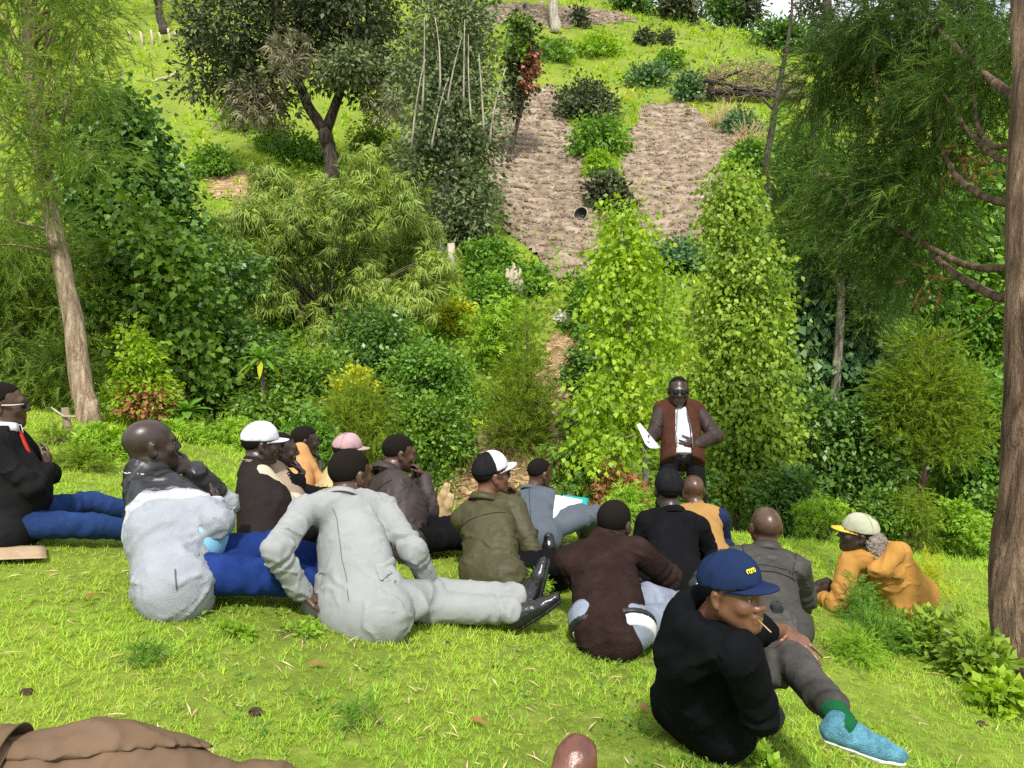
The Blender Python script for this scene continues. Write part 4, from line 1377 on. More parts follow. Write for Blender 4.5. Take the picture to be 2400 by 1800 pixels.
    def head_prims(self, F, full=True):
        q = self.hs * self.s
        hp, R = self.hp, self.hR
        F.ell(hp(0, -0.014, 0.034), R, np.array((0.077, 0.098, 0.084)) * q, 0.01)
        F.ell(hp(0, 0.030, -0.025), R, np.array((0.062, 0.062, 0.088)) * q, 0.03)
        for sx in (-1, 1):
            F.rc(hp(sx * 0.052, 0.0, -0.045), hp(sx * 0.016, 0.066, -0.093), 0.024 * q, 0.021 * q, 0.03)
            F.ell(hp(sx * 0.040, 0.062, -0.022), R, np.array((0.026, 0.024, 0.024)) * q, 0.02)
            Re = np.array([R[0] * 0.9 - sx * R[1] * 0.43, R[1] * 0.9 + sx * R[0] * 0.43, R[2]])
            F.ell(hp(sx * 0.083, -0.012, -0.004), Re, np.array((0.010, 0.021, 0.034)) * q, 0.006)
            F.ell(hp(sx * 0.094, -0.002, 0.0), R, np.array((0.010, 0.010, 0.018)) * q, 0.006, 's')
        F.ell(hp(0, 0.070, -0.098), R, np.array((0.026, 0.022, 0.020)) * q, 0.02)
        F.rc(hp(-0.036, 0.081, 0.024), hp(0.036, 0.081, 0.024), 0.014 * q, 0.014 * q, 0.02)
        for sx in (-1, 1):
            F.ell(hp(sx * 0.031, 0.099, 0.004), R, np.array((0.017, 0.014, 0.012)) * q, 0.012, 's')
            F.rc(hp(sx * 0.019, 0.084, 0.0135), hp(sx * 0.044, 0.078, 0.0125), 0.0055 * q, 0.005 * q, 0.006)
            F.rc(hp(sx * 0.020, 0.084, -0.0075), hp(sx * 0.042, 0.078, -0.006), 0.005 * q, 0.005 * q, 0.006)
        F.rc(hp(0, 0.090, 0.016), hp(0, 0.106, -0.024), 0.009 * q, 0.014 * q, 0.014)
        for sx in (-1, 1):
            F.ell(hp(sx * 0.016, 0.096, -0.029), R, np.array((0.011, 0.012, 0.010)) * q, 0.008)
        F.rc(hp(-0.021, 0.088, -0.056), hp(0.021, 0.088, -0.056), 0.009 * q, 0.009 * q, 0.008)
        F.rc(hp(-0.018, 0.087, -0.072), hp(0.018, 0.087, -0.072), 0.010 * q, 0.010 * q, 0.008)
        F.rc(hp(-0.024, 0.099, -0.064), hp(0.024, 0.099, -0.064), 0.0035 * q, 0.0035 * q, 0.004, op='s')
        F.rc(hp(0, -0.026, -0.05), self.N + self.front * 0.01 - self.up * 0.04, self.neck_r * self.s, (self.neck_r + 0.006) * self.s, 0.03)

    def hand(self, F, side, d, nrm, curl=0.5, spread=0.12, thumb=0.8, sc=1.0):
        """palm and five bent fingers; d = wrist to knuckles, nrm = where the palm looks"""
        q = self.s * sc
        w = self.j['wr' + side]
        d = unit(d)
        nrm = unit(np.asarray(nrm, float) - d * (np.asarray(nrm, float) @ d))
        lat = np.cross(d, nrm) * (1 if side == 'R' else -1)     # towards the thumb
        fl = (nrm, 0.5)
        F.rc(w, w + d * 0.055 * q, 0.030 * q, 0.040 * q, 0.012, fl)
        F.rc(w + d * 0.075 * q + lat * 0.022 * q, w + d * 0.072 * q - lat * 0.024 * q, 0.026 * q, 0.024 * q, 0.012, fl)
        tips = []
        for i, (o, L, r) in enumerate(((0.030, 0.072, 0.0093), (0.010, 0.080, 0.0097), (-0.011, 0.075, 0.0092), (-0.030, 0.058, 0.0082))):
            p = w + d * (0.094 - 0.004 * abs(i - 1.2)) * q + lat * o * q
            a = (1.5 - i) * spread
            di = d * math.cos(a) + lat * math.sin(a)
            ang = 0.0
            for sg, fr in enumerate((0.45, 0.32, 0.23)):
                ang += curl * (0.75 if sg == 0 else 1.0)
                dd = di * math.cos(ang) + nrm * math.sin(ang)
                p2 = p + dd * L * fr * q * 1.08
                F.rc(p, p2, r * q * (1.0 - 0.1 * sg), r * q * (0.92 - 0.1 * sg), 0.004)
                p = p2
            tips.append(p)
        p = w + d * 0.022 * q + lat * 0.028 * q + nrm * 0.006
        t1 = unit(d * 0.75 + lat * thumb + nrm * 0.25)
        t2 = unit(d * 0.95 + lat * thumb * 0.45 + nrm * (0.2 + curl * 0.4))
        F.rc(p, p + t1 * 0.045 * q, 0.015 * q, 0.0115 * q, 0.012)
        F.rc(p + t1 * 0.045 * q, p + t1 * 0.045 * q + t2 * 0.034 * q, 0.0112 * q, 0.0095 * q, 0.004)
        F.rc(p + t1 * 0.045 * q + t2 * 0.034 * q, p + t1 * 0.045 * q + t2 * 0.06 * q, 0.0095 * q, 0.008 * q, 0.004)
        return tips

    def body(self, mat, hands=(), neck_r=0.058, show=''):
        """the whole figure as one continuous skin; hands: (side, dir spec, palm normal spec, curl, spread)"""
        self.neck_r = neck_r
        s, j, hs = self.s, self.j, self.hs
        pts = [self.H, self.N, self.hd + (0, 0, 0.13), self.hd] + [v for k, v in j.items() if not k.startswith('toe')]
        lo, hi = self.bounds(pts, 0.22)
        F = Field(lo, hi, self.h)
        fl = (self.front, 0.72)
        F.rc(self.H, self.C, 0.105 * s, 0.12 * s, 0.04, fl)
        F.rc(self.C, self.N - self.up * 0.04 * s, 0.115 * s, 0.06 * s, 0.04, fl)
        F.rc(j['shL'], j['shR'], 0.05 * s, 0.05 * s, 0.04)
        F.rc(j['hipL'], j['hipR'], 0.078 * s, 0.078 * s, 0.04)
        for sd in 'RL':
            if 'el' + sd in j:
                F.rc(j['sh' + sd], j['el' + sd], 0.045 * s, 0.036 * s, 0.02)
                F.rc(j['el' + sd], j['wr' + sd], 0.036 * s, 0.027 * s, 0.012)
            if 'kn' + sd in j:
                F.rc(j['hip' + sd], j['kn' + sd], 0.062 * s, 0.048 * s, 0.03)
                F.rc(j['kn' + sd], j['an' + sd], 0.044 * s, 0.030 * s, 0.02)
                dn_ = self.footdown(sd)
                F.rc(j['an' + sd] + dn_ * 0.035 * s, j['an' + sd] + dn_ * 0.045 * s + self.toedir(sd) * 0.12 * s, 0.028 * s, 0.022 * s, 0.02)
        self.head_prims(F)
        self.tips = {}
        for hnd in hands:
            sd = hnd[0]
            d = self.vec(hnd[1], j['wr' + sd])
            n = self.vec(hnd[2], j['wr' + sd])
            self.tips[sd] = self.hand(F, sd, d, n, *hnd[3:])
        fine = [(self.hd, 0.20 * s), (self.N + self.front * 0.03, 0.10 * s)]
        for sd in show:
            if 'wr' + sd in j:
                fine.append((j['wr' + sd], 0.20 * s))
        me = F.mesh('body', mat, self.base, fine=fine)
        link('body', me, self.root)
        for sx in (-1, 1):
            e = Field(self.hp(sx * 0.031, 0.079, 0.004) - 0.02, self.hp(sx * 0.031, 0.079, 0.004) + 0.02, 0.004)
            e.ell(self.hp(sx * 0.031, 0.0755, 0.004), self.hR, np.array((0.0125, 0.0125, 0.0115)) * s * hs, 0.001)
            eo = link('eye', e.mesh('eye', M_EYE, self.base), self.root)
            e = Field(self.hp(sx * 0.031, 0.086, 0.004) - 0.012, self.hp(sx * 0.031, 0.086, 0.004) + 0.012, 0.003)
            e.ell(self.hp(sx * 0.031, 0.0840, 0.004), self.hR, np.array((0.0065, 0.006, 0.0065)) * s * hs, 0.001)
            link('iris', e.mesh('iris', M_IRIS, self.base), eo)
        return self

    def vec(self, spec, A):
        if spec[0] == 'o':
            return spec[1] * self.r + spec[2] * self.f + np.array((0, 0, spec[3]))
        if spec[0] == 'w':
            return np.array(spec[1:], float)
        if spec[0] == 'h':       # towards a point of the head
            return self.hp(*spec[1:]) - A
        p = self.at(A, 0.09, spec)
        return p - A

    def toedir(self, sd):
        t = self.j.get('toe' + sd)
        if t is None:
            a, k = self.j['an' + sd], self.j['kn' + sd]
            sh = unit(a - k)
            up = np.array((0, 0, 1.0))
            d = up - sh * (up @ sh)
            if np.linalg.norm(d) < 0.4:
                d = self.f
            return unit(d)
        return unit(self.vec(t, self.j['an' + sd]))

    def footdown(self, sd):
        d = self.toedir(sd)
        sh = unit(self.j['an' + sd] - self.j['kn' + sd])
        if sd in getattr(self, 'flatfoot', ''):
            sh = -unit((0.1465, 0.132, 1))
        return unit(sh - d * (sh @ d))

    def part(self, F, name, mat, parent=None):
        me = F.mesh(name, mat, self.base)
        return link(name, me, parent or self.root)

    def hair(self, mat=M_HAIR, line=0.0, thick=0.004, name='hair', back=-0.045):
        q = self.hs * self.s
        c = self.hp(0, -0.014, 0.034)
        F = Field(c - 0.16, c + 0.16, max(0.008, self.h * 1.1))
        F.ell(c, self.hR, (np.array((0.077, 0.098, 0.084)) + thick) * q, 0.01)

        def region(P):
            l = (P - self.hd) @ self.hR.T / q
            ln = back + 0.004 * sines(l, 0.02, 5, 4) + (l[..., 1] + 0.1) * (0.62 + line) + 0.02 * (l[..., 1] > 0.02) * (np.abs(l[..., 0]) > 0.055)
            return (ln - l[..., 2]) * q
        F.cut(region)
        return self.part(F, name, mat)

    def cap(self, mat, brim_mat=None, tilt=0.0, back=False, brim=True, front_mat=None, brim_len=0.075, lift=0.0, low=0.034):
        q = self.hs * self.s
        R = self.hR
        ct, st = math.cos(math.radians(tilt)), math.sin(math.radians(tilt))
        f, u = R[1] * ct + R[2] * st, R[2] * ct - R[1] * st
        if back:
            f = -f
        Rc = np.array([np.cross(f, u), f, u])
        c = self.hp(0, -0.012, 0.040 + lift)
        self.capR, self.capc = Rc, c
        F = Field(c - 0.2, c + 0.2, max(0.006, self.h * 0.9))
        F.ell(c, Rc, np.array((0.086, 0.107, 0.092)) * q, 0.01)
        F.ell(c + u * 0.012 * q + f * 0.022 * q, Rc, np.array((0.076, 0.086, 0.088)) * q, 0.02)
        F.cut(lambda P: (low - 0.040) * q - (P - c) @ u)
        F.ripple(0.0025, 0.09, 7)
        o = self.part(F, 'cap', mat)
        # seams between the panels, and the button
        bag = Bag()
        for k in range(6):
            a = k * math.pi / 3 + math.pi / 6
            th = np.linspace(0.06, 1.52, 10)
            pts = [c + (Rc[0] * math.cos(a) * 0.0868 * math.sin(t) + Rc[1] * math.sin(a) * 0.1078 * math.sin(t) + Rc[2] * (0.0925 * math.cos(t) + 0.0085 * max(0, math.cos(t)))) * q for t in th]
            bag.tube(pts, 0.0013 * q, 4)
        link('seam', bag.mesh('seam', mat, True, self.base), o)
        if brim:
            na, nv = 19, 7
            A = np.linspace(-1.25, 1.25, na)
            V = np.linspace(0, 1, nv)
            top = []
            for v in V:
                for a in A:
                    x, y = 0.084 * math.sin(a), 0.104 * math.cos(a) - 0.004
                    ext = brim_len * max(0.0, math.cos(a / 1.27 * 1.57)) ** 0.55
                    y2 = y + ext * v
                    x2 = x * (1 - 0.10 * v)
                    z = (low - 0.040) + 0.006 - 2.3 * x2 * x2 - 0.16 * ext * v
                    top.append(c + (Rc[0] * x2 + Rc[1] * y2 + Rc[2] * z) * q)
            top = np.array(top)
            bot = top - Rc[2] * 0.005 * q
            i = (np.arange(nv - 1)[:, None] * na + np.arange(na - 1)).ravel()
            qd = np.stack([i, i + 1, i + na + 1, i + na], -1)
            m = na * nv
            rim = np.concatenate([np.arange(na), np.arange(1, nv) * na + na - 1, (nv - 1) * na + np.arange(na - 2, -1, -1), np.arange(nv - 2, 0, -1) * na])
            r2 = np.roll(rim, -1)
            bb = Bag()
            bb.add(np.vstack([top, bot]), np.vstack([qd, qd[:, ::-1] + m, np.stack([rim, rim + m, r2 + m, r2], -1)]))
            link('brim', bb.mesh('brim', brim_mat or mat, True, self.base), o)
        return o

    def jacket(self, mat, name='jacket', th=0.0, belly=0.0, wd=1.0, hem=0.02, sleeves=True, sleeve_mat=None, collar=0.045, cuff=0.90, fold=0.007, rip=0.006, h=None, wide=1.0, seed=3, collar_r=0.0, hem_r=0.155, back=0.0, cuffs=None, hemcut=None, sk=0.018, waist=0.012):
        s, j = self.s, self.j
        seed = seed + int(self.base[0] * 37) % 91
        pts = [self.H, self.N] + [j[k] for k in ('shL', 'shR')] + [j[k] for k in j if k[:2] in ('el', 'wr')]
        lo, hi = self.bounds(pts, 0.44)
        F = Field(lo, hi, h or self.h * 1.55)
        fl = (self.front, 0.74)
        Hm = self.H - self.up * hem * s
        mid = (self.H * 0.5 + self.C * 0.5) - self.front * back * s
        w = wd * s
        F.rc(Hm, mid, (hem_r + th) * w, (0.136 + waist + th) * w, 0.05, fl, (fold * 0.9, 11, seed, 0.55))
        F.rc(mid, self.C, (0.136 + waist + th) * w, (0.145 + th) * w, 0.05, fl)
        F.rc(self.C, self.N - self.up * 0.065 * s, (0.143 + th) * w, (0.078 + th) * s, 0.05, fl)
        F.rc(j['shL'], j['shR'], (0.058 + th) * s, (0.058 + th) * s, 0.06)
        if hem >= 0.03:
            dn = self.up * (hem - 0.02) * s
            F.rc(j['hipL'] - dn, j['hipR'] - dn, (hem_r - 0.03 + th) * w, (hem_r - 0.03 + th) * w, 0.05)
        F.rc(j['shL'] * 0.55 + self.N * 0.45, j['shR'] * 0.55 + self.N * 0.45, (0.066 + th) * s, (0.066 + th) * s, 0.05)
        if belly:
            F.ell(mid + self.front * (0.06 + 0.3 * belly) * s, np.array([self.rr, self.front, self.up]), np.array((0.15, 0.13, 0.17)) * (1 + belly) * s, 0.06)
        if sleeves and sleeve_mat is None:
            self._sleeves(F, th, cuff, fold, seed, wide, 'RL', cuffs, sk)
        if collar:
            F.rc(self.N - self.up * 0.05 * s, self.N + unit(self.hd - self.N) * collar * s, (0.078 + th * 0.6 + collar_r) * s, (0.067 + th * 0.5 + collar_r) * s, 0.015)
        if collar:
            F.rc(self.N + unit(self.hd - self.N) * (collar - 0.012) * s, self.hd, (0.058 + collar_r) * s, (0.056 + collar_r) * s, 0.006, op='s')
        if hemcut is not None:
            F.cut(lambda P: hemcut * s - (P - self.H) @ self.up)
        F.ripple(rip * 0.5, 0.30, seed)
        F.creases(rip * 1.6, 0.26, seed + 1, self.up)
        F.creases(rip * 0.9, 0.15, seed + 2, self.up, 1.4)
        self.JF = F
        o = self.part(F, name, mat)
        self.jk = o
        if sleeves and sleeve_mat is not None:
            for sd in 'RL':
                if 'el' + sd in j:
                    lo, hi = self.bounds([j['sh' + sd], j['el' + sd], j['wr' + sd]], 0.14)
                    F2 = Field(lo, hi, self.h * 1.2)
                    self._sleeves(F2, th + 0.004, cuff, fold, seed, wide, sd)
                    F2.creases(rip * 1.5, 0.2, seed + 5, self.up, 1.5)
                    self.part(F2, 'sleeve', sleeve_mat)
        return o

    def _sleeves(self, F, th, cuff, fold, seed, wide, only='RL', cuffs=None, sk=0.018):
        s, j = self.s, self.j
        for sd in only:
            if 'el' + sd not in j:
                continue
            w = j['el' + sd] + (j['wr' + sd] - j['el' + sd]) * ((cuffs or {}).get(sd, cuff))
            F.rc(j['sh' + sd], j['el' + sd], (0.059 + th) * s * wide, (0.050 + th) * s * wide, sk, None, (fold, 14, seed + 2, 0.9))
            F.rc(j['el' + sd], w, (0.050 + th) * s * wide, (0.038 + th) * s * wide, 0.02, None, (fold * 1.1, 16, seed + 4, 0.1))

    def over(self, name, mat, region, off=0.004, parent=None):
        """a panel of the jacket: the same surface a little proud, only where region(P) < 0"""
        F = Field(self.JF.lo, self.JF.lo + 1.0, 0.5)
        F.h, F.n, F.F = self.JF.h, self.JF.n, self.JF.F - off
        F.cut(region)
        return self.part(F, name, mat, parent or self.jk)

    def surf(self, p, d, F=None):
        """first point of the jacket met from p along d"""
        F = F or self.JF
        d = unit(d)
        for t in np.arange(0, 0.6, 0.004):
            q = p + d * t
            i = np.round((q - F.lo) / F.h).astype(int)
            if (i >= 0).all() and (i < F.n).all() and F.F[tuple(i)] < 0:
                return q
        return None

    def seam(self, pts, d, mat, r=0.0022, name='seam', F=None, parent=None):
        q = [self.surf(np.asarray(p, float), d, F) for p in pts]
        q = [x for x in q if x is not None]
        if len(q) < 3:
            return
        q = np.array(q)
        q[1:-1] = (q[:-2] + 2 * q[1:-1] + q[2:]) / 4
        bag = Bag()
        bag.tube(q - unit(d) * (r * 0.9 + 0.0035), r, 5)
        link(name, bag.mesh(name, mat, True, self.base), parent or self.jk)

    def back_seams(self, mat, r=0.0016, yoke=None, centre=True, arms=True):
        s = self.s
        bk = self.N - self.front * 0.45
        if centre:
            self.seam([bk - self.up * t * s for t in np.linspace(0.06, 0.52, 22)], self.front, mat, r)
        if yoke is not None:
            self.seam([bk - self.up * yoke * s + self.rr * x * s for x in np.linspace(-0.15, 0.15, 16)], self.front, mat, r)
        if arms:
            for sd, sg in (('R', 1), ('L', -1)):
                sh = self.j['sh' + sd]
                self.seam([sh - self.rr * sg * (0.02 + 0.035 * t) * s - self.up * (-0.05 + 0.20 * t) * s - self.front * 0.4 for t in np.linspace(0, 1, 12)], self.front, mat, r)

    def collar(self, mat, r0=0.092, r1=0.080, h=0.05, gap=0.5, flare=0.0, base=0.0, th=0.006, parent=None, name='collar', tilt=0.0):
        """a standing or turned-down collar: a band round the neck, open in front"""
        s = self.s
        ax = unit(self.hd - self.N) * 0.6 + self.up * 0.4
        ax = unit(ax)
        fr = unit(self.front - ax * (self.front @ ax))
        rt = np.cross(fr, ax)
        n = 25
        A = np.linspace(gap, 2 * np.pi - gap, n)
        prof = [(r0, base), ((r0 + r1) / 2, base + h * 0.5), (r1, base + h)]
        if flare:
            prof += [(r1 + 0.010, base + h - 0.002), (r1 + 0.012 + flare * 0.6, base + h * 0.55), (r1 + 0.014 + flare, base + h * 0.12)]
        else:
            prof += [(r1 + th, base + h), (r0 + th, base)]
        V = []
        for a in A:
            ca, sa = math.cos(a), math.sin(a)
            for r, z in prof:
                zz = z - 0.018 * (1 + ca) / 2 - tilt * (1 + ca) / 2
                V.append(self.N + (fr * ca * r * 1.02 + rt * sa * r) * s + ax * zz * s)
        k = len(prof)
        Q = [(i * k + j, i * k + j + 1, (i + 1) * k + j + 1, (i + 1) * k + j) for i in range(n - 1) for j in range(k - 1)]
        bag = Bag()
        bag.add(V, Q)
        o = link(name, bag.mesh(name, mat, True, self.base), parent or self.jk)
        md = o.modifiers.new('solid', 'SOLIDIFY')
        md.thickness = 0.004
        return o

    def trousers(self, mat, th=0.0, fold=0.008, rip=0.007, hip_r=0.098, name='trousers', cuff=0.93, h=None, seed=9):
        s, j = self.s, self.j
        seed = seed + int(self.base[0] * 53) % 91
        ks = [k for k in j if k[:3] in ('hip',) or k[:2] in ('kn', 'an')]
        lo, hi = self.bounds([j[k] for k in ks] + [self.H], 0.24)
        F = Field(lo, hi, h or self.h * 1.9)
        F.rc(j['hipL'], j['hipR'], (hip_r + th) * s, (hip_r + th) * s, 0.05)
        F.rc(self.H, self.H + self.up * 0.06 * s, 0.105 * s, 0.095 * s, 0.04, (self.front, 0.74))
        for sd in 'RL':
            if 'kn' + sd in j:
                a = j['kn' + sd] + (j['an' + sd] - j['kn' + sd]) * cuff
                F.rc(j['hip' + sd], j['kn' + sd], (0.086 + th) * s, (0.068 + th) * s, 0.04, None, (fold, 11, seed + 1, 0.95))
                F.rc(j['kn' + sd], a, (0.068 + th) * s, (0.054 + th) * s, 0.025, None, (fold * 1.1, 12, seed + 2, 0.95))
        F.creases(rip * 1.3, 0.24, seed, np.array((0.0, 0, 1)), 1.3)
        F.creases(rip * 0.8, 0.13, seed + 1, np.array((0.0, 0, 1)), 1.2)
        self.TF = F
        return self.part(F, name, mat)

    def shoe(self, sd, mat, sole_mat, sock_mat=None, sc=1.0, lace=None):
        j = self.j
        s0 = self.s
        s = self.s * sc
        a = j['an' + sd]
        d = self.toedir(sd)
        dn = self.footdown(sd)
        lat = np.cross(d, dn)
        heel = a - d * 0.045 * s + dn * 0.035 * s
        ball = a + d * 0.11 * s + dn * 0.045 * s
        toe = a + d * 0.175 * s + dn * 0.048 * s
        lo, hi = self.bounds([heel, toe, a], 0.10)
        F = Field(lo, hi, max(0.007, self.h * 1.1))
        F.rc(heel, ball, 0.040 * s, 0.045 * s, 0.02, (dn, 0.9))
        F.rc(ball, toe, 0.044 * s, 0.034 * s, 0.02, (dn, 0.75))
        F.rc(a - d * 0.03 * s, a + d * 0.05 * s + dn * 0.02 * s, 0.042 * s, 0.036 * s, 0.02)
        F.cut(lambda P: (P - (a + dn * 0.073 * s)) @ dn)
        F.ripple(0.002, 0.06, 4)
        o = self.part(F, 'shoe', mat)
        F = Field(lo, hi, max(0.007, self.h * 1.1))
        F.rc(heel, ball, 0.045 * s, 0.050 * s, 0.02)
        F.rc(ball, toe, 0.049 * s, 0.040 * s, 0.02)
        F.cut(lambda P: np.abs((P - (a + dn * 0.076 * s)) @ dn) - 0.009 * s)
        self.part(F, 'sole', sole_mat, o)
        if lace is not None:
            bag = Bag()
            for k in range(4):
                q = a + d * (0.060 + 0.02 * k) * s - dn * (0.006 - 0.009 * k) * s
                bag.tube([q - lat * 0.022 * s + dn * 0.012 * s, q - dn * 0.006 * s, q + lat * 0.022 * s + dn * 0.012 * s], 0.0022 * s, 5)
            link('laces', bag.mesh('laces', lace, True, self.base), o)
        if sock_mat is not None:
            F = Field(*self.bounds([a, j['kn' + sd]], 0.09), self.h * 1.5)
            F.rc(a, j['kn' + sd] * 0.5 + a * 0.5, 0.035 * s0, 0.050 * s0, 0.01)
            F.ripple(0.003, 0.05, 3)
            self.part(F, 'sock', sock_mat)
        return o

    def glasses(self, lens_mat, frame_mat, dark=True):
        bag = Bag()
        for sx in (-1, 1):
            c = self.hp(sx * 0.033, 0.102, 0.004)
            R = self.hR.T
            th = np.linspace(0, 2 * np.pi, 17)
            ring = [self.hp(sx * 0.033 + 0.026 * np.cos(t), 0.103 - 0.10 * abs(0.026 * np.cos(t)) - (0.010 if np.cos(t) * sx > 0.5 else 0), 0.004 + 0.019 * np.sin(t)) for t in th]
            bag.tube(ring, 0.0022 * self.s, 5)
            bag.tube([self.hp(sx * 0.058, 0.094, 0.010), self.hp(sx * 0.078, 0.05, 0.010), self.hp(sx * 0.080, -0.01, 0.012)], 0.0028 * self.s, 5)
        bag.tube([self.hp(-0.008, 0.104, 0.008), self.hp(0, 0.108, 0.010), self.hp(0.008, 0.104, 0.008)], 0.0022 * self.s, 5)
        o = link('glasses', bag.mesh('glasses', frame_mat, True, self.base), self.root)
        for sx in (-1, 1):
            bag = Bag()
            th = np.linspace(0, 2 * np.pi, 17)[:-1]
            V = [self.hp(sx * 0.033 + 0.025 * np.cos(t), 0.102 - 0.10 * abs(0.026 * np.cos(t)) - (0.010 if np.cos(t) * sx > 0.5 else 0), 0.004 + 0.018 * np.sin(t)) for t in th]
            V2 = [v - self.hR[1] * 0.002 for v in V]
            n = len(V)
            bag.add(V + V2 + [np.mean(V, 0) + self.hR[1] * 0.003, np.mean(V2, 0)], [(i, n + i, n + (i + 1) % n, (i + 1) % n) for i in range(n)], [(2 * n, i, (i + 1) % n) for i in range(n)] + [(2 * n + 1, n + (i + 1) % n, n + i) for i in range(n)])
            link('lens', bag.mesh('lens', lens_mat, True, self.base), o)
        return o

    def report(self):
        j = self.j
        print('RIG', self.label[:34].ljust(34), 'D=%.2f' % self.D, ' '.join('%s %.2f,%.2f,%.2f' % (k, *v) for k, v in j.items() if not k.startswith('toe') and k[:2] in ('kn', 'an', 'wr')))


def plane(c, n):
    c, n = np.asarray(c, float), unit(n)
    return lambda P: (P - c) @ n


# ------------------------------------------------------------------ the audience and the speaker
C_BLACK = cloth('black cloth', (0.007, 0.007, 0.008), bump=0.5)
C_BLAZER = cloth('black wool', (0.013, 0.013, 0.014), weave=0.5, wscale=180)
C_JEANS = cloth('blue denim', (0.018, 0.040, 0.125), var=0.3, weave=0.3, bump=0.5)
C_JEANS2 = cloth('bright blue denim', (0.014, 0.034, 0.150), var=0.3, weave=0.3, bump=0.5)
C_GREYH = cloth('light grey jersey', (0.31, 0.33, 0.365), var=0.10, weave=0.5, bump=0.3)
C_WHITE = cloth('white cotton', (0.56, 0.57, 0.60), var=0.05, bump=0.4)
C_GREYW = cloth('off white jersey', (0.44, 0.455, 0.48), var=0.06, weave=0.5, bump=0.3)
C_LEATH = cloth('black leather', (0.014, 0.014, 0.016), rough=0.38, bump=0.7, sheen=0.0, spec=0.5)
C_CREAM = cloth('cream cloth', (0.48, 0.42, 0.31), var=0.06, bump=0.45)
C_DKBR = cloth('dark brown vest cloth', (0.022, 0.017, 0.016), bump=0.4)
C_SUIT = cloth('pale grey suiting', (0.275, 0.285, 0.28), var=0.07, bump=0.30, weave=0.2)
C_BRJK = cloth('dark brown shell cloth', (0.036, 0.026, 0.023), rough=0.6, bump=0.5, spec=0.35)
C_OLIVE = cloth('olive nylon', (0.052, 0.047, 0.018), rough=0.6, bump=0.55, spec=0.35)
C_BLSUIT = cloth('slate blue suiting', (0.088, 0.105, 0.125), bump=0.35)
C_KNIT = cloth('dark brown knit', (0.026, 0.015, 0.013), var=0.35, weave=0.8, wscale=120, bump=0.3)
C_TAN = cloth('tan vest cloth', (0.33, 0.19, 0.065), bump=0.4)
C_NAVY = cloth('navy cloth', (0.018, 0.024, 0.062), bump=0.5)
C_DKGR = cloth('dark grey shell cloth', (0.040, 0.036, 0.032), rough=0.6, bump=0.6, spec=0.35)
C_HOOD = cloth('black fleece', (0.0055, 0.006, 0.007), bump=0.45, weave=0.3)
C_GRJEAN = cloth('washed grey denim', (0.060, 0.057, 0.052), var=0.4, scale=9, weave=0.3, bump=0.45)
C_LTJEAN = cloth('pale grey denim', (0.22, 0.25, 0.31), var=0.22, weave=0.3, bump=0.5)
C_ORJK = cloth('orange tan canvas', (0.42, 0.215, 0.055), var=0.15, bump=0.5)
C_ORSH = cloth('apricot shirt cloth', (0.46, 0.25, 0.105), var=0.08, bump=0.5)
C_PLAID = cloth('straw yellow shirt cloth', (0.45, 0.36, 0.17), var=0.2, scale=30, bump=0.4)
C_KHAKI = cloth('khaki cloth', (0.46, 0.33, 0.18), var=0.1, bump=0.5)
C_BEIGE = cloth('beige jacket cloth', (0.30, 0.23, 0.165), var=0.15, bump=0.5)
C_PINK = cloth('dusty pink cotton', (0.42, 0.27, 0.285), var=0.15, bump=0.3)
C_BROWN = cloth('russet brown tweed', (0.072, 0.030, 0.019), var=0.25, weave=0.7, bump=0.35)
C_PLUM = cloth('dark plum sleeve cloth', (0.030, 0.017, 0.014), rough=0.6, bump=0.5, spec=0.35)
C_SEAM = cloth('dark seam thread', (0.10, 0.10, 0.10), bump=0.1)
C_SEAMK = cloth('black seam thread', (0.004, 0.004, 0.004), bump=0.1)
C_RED = cloth('red tie silk', (0.50, 0.04, 0.03), bump=0.2)
C_CYAN = cloth('sky blue shirt cotton', (0.22, 0.50, 0.68), bump=0.3)
C_CAPW = cloth('white cap cotton', (0.62, 0.62, 0.66), var=0.05, bump=0.2)
C_CAPN = cloth('navy cap cotton', (0.013, 0.024, 0.066), var=0.12, bump=0.15)
C_CAPK = cloth('black cap cotton', (0.013, 0.013, 0.014), bump=0.25)
C_CAPG = cloth('grey green cap cotton', (0.40, 0.41, 0.29), var=0.1, bump=0.2)
C_CAPL = cloth('light grey cap cotton', (0.62, 0.61, 0.62), var=0.08, bump=0.2)
C_CAPO = cloth('yellow orange cap peak', (0.62, 0.42, 0.06), var=0.3, scale=25, bump=0.2)
C_FUR = cloth('speckled pile lining', (0.24, 0.20, 0.17), var=0.8, scale=60, weave=1.5, wscale=90)
C_GSOCK = cloth('green sock knit', (0.012, 0.105, 0.040), weave=0.6)
C_KSOCK = cloth('black sock knit', (0.010, 0.009, 0.010), weave=0.6)
C_LBROWN = cloth('mid brown jacket cloth', (0.150, 0.098, 0.062), var=0.08, bump=0.5, rough=0.75)
M_BSHOE = surf_mat('polished black leather', [(0.3, (0.006, 0.006, 0.006)), (0.7, (0.016, 0.016, 0.017))], scale=20, rough=0.22, bump=0.3, bscale=30, dist=0.01, spec=0.6)
M_BSOLE = surf_mat('black rubber', [(0.3, (0.012, 0.012, 0.012)), (0.7, (0.03, 0.03, 0.03))], scale=30, rough=0.7, bump=0.2)
M_SNEAK = cloth('blue sneaker mesh', (0.10, 0.26, 0.34), var=0.5, scale=26, weave=0.8, bump=0.3)
M_WSOLE = surf_mat('off white foam sole', [(0.3, (0.55, 0.54, 0.48)), (0.7, (0.74, 0.73, 0.68))], scale=30, rough=0.7, bump=0.3)
M_TANSH = surf_mat('chestnut leather', [(0.3, (0.085, 0.030, 0.020)), (0.7, (0.17, 0.062, 0.036))], scale=12, rough=0.3, bump=0.3, bscale=40, dist=0.01, spec=0.55)
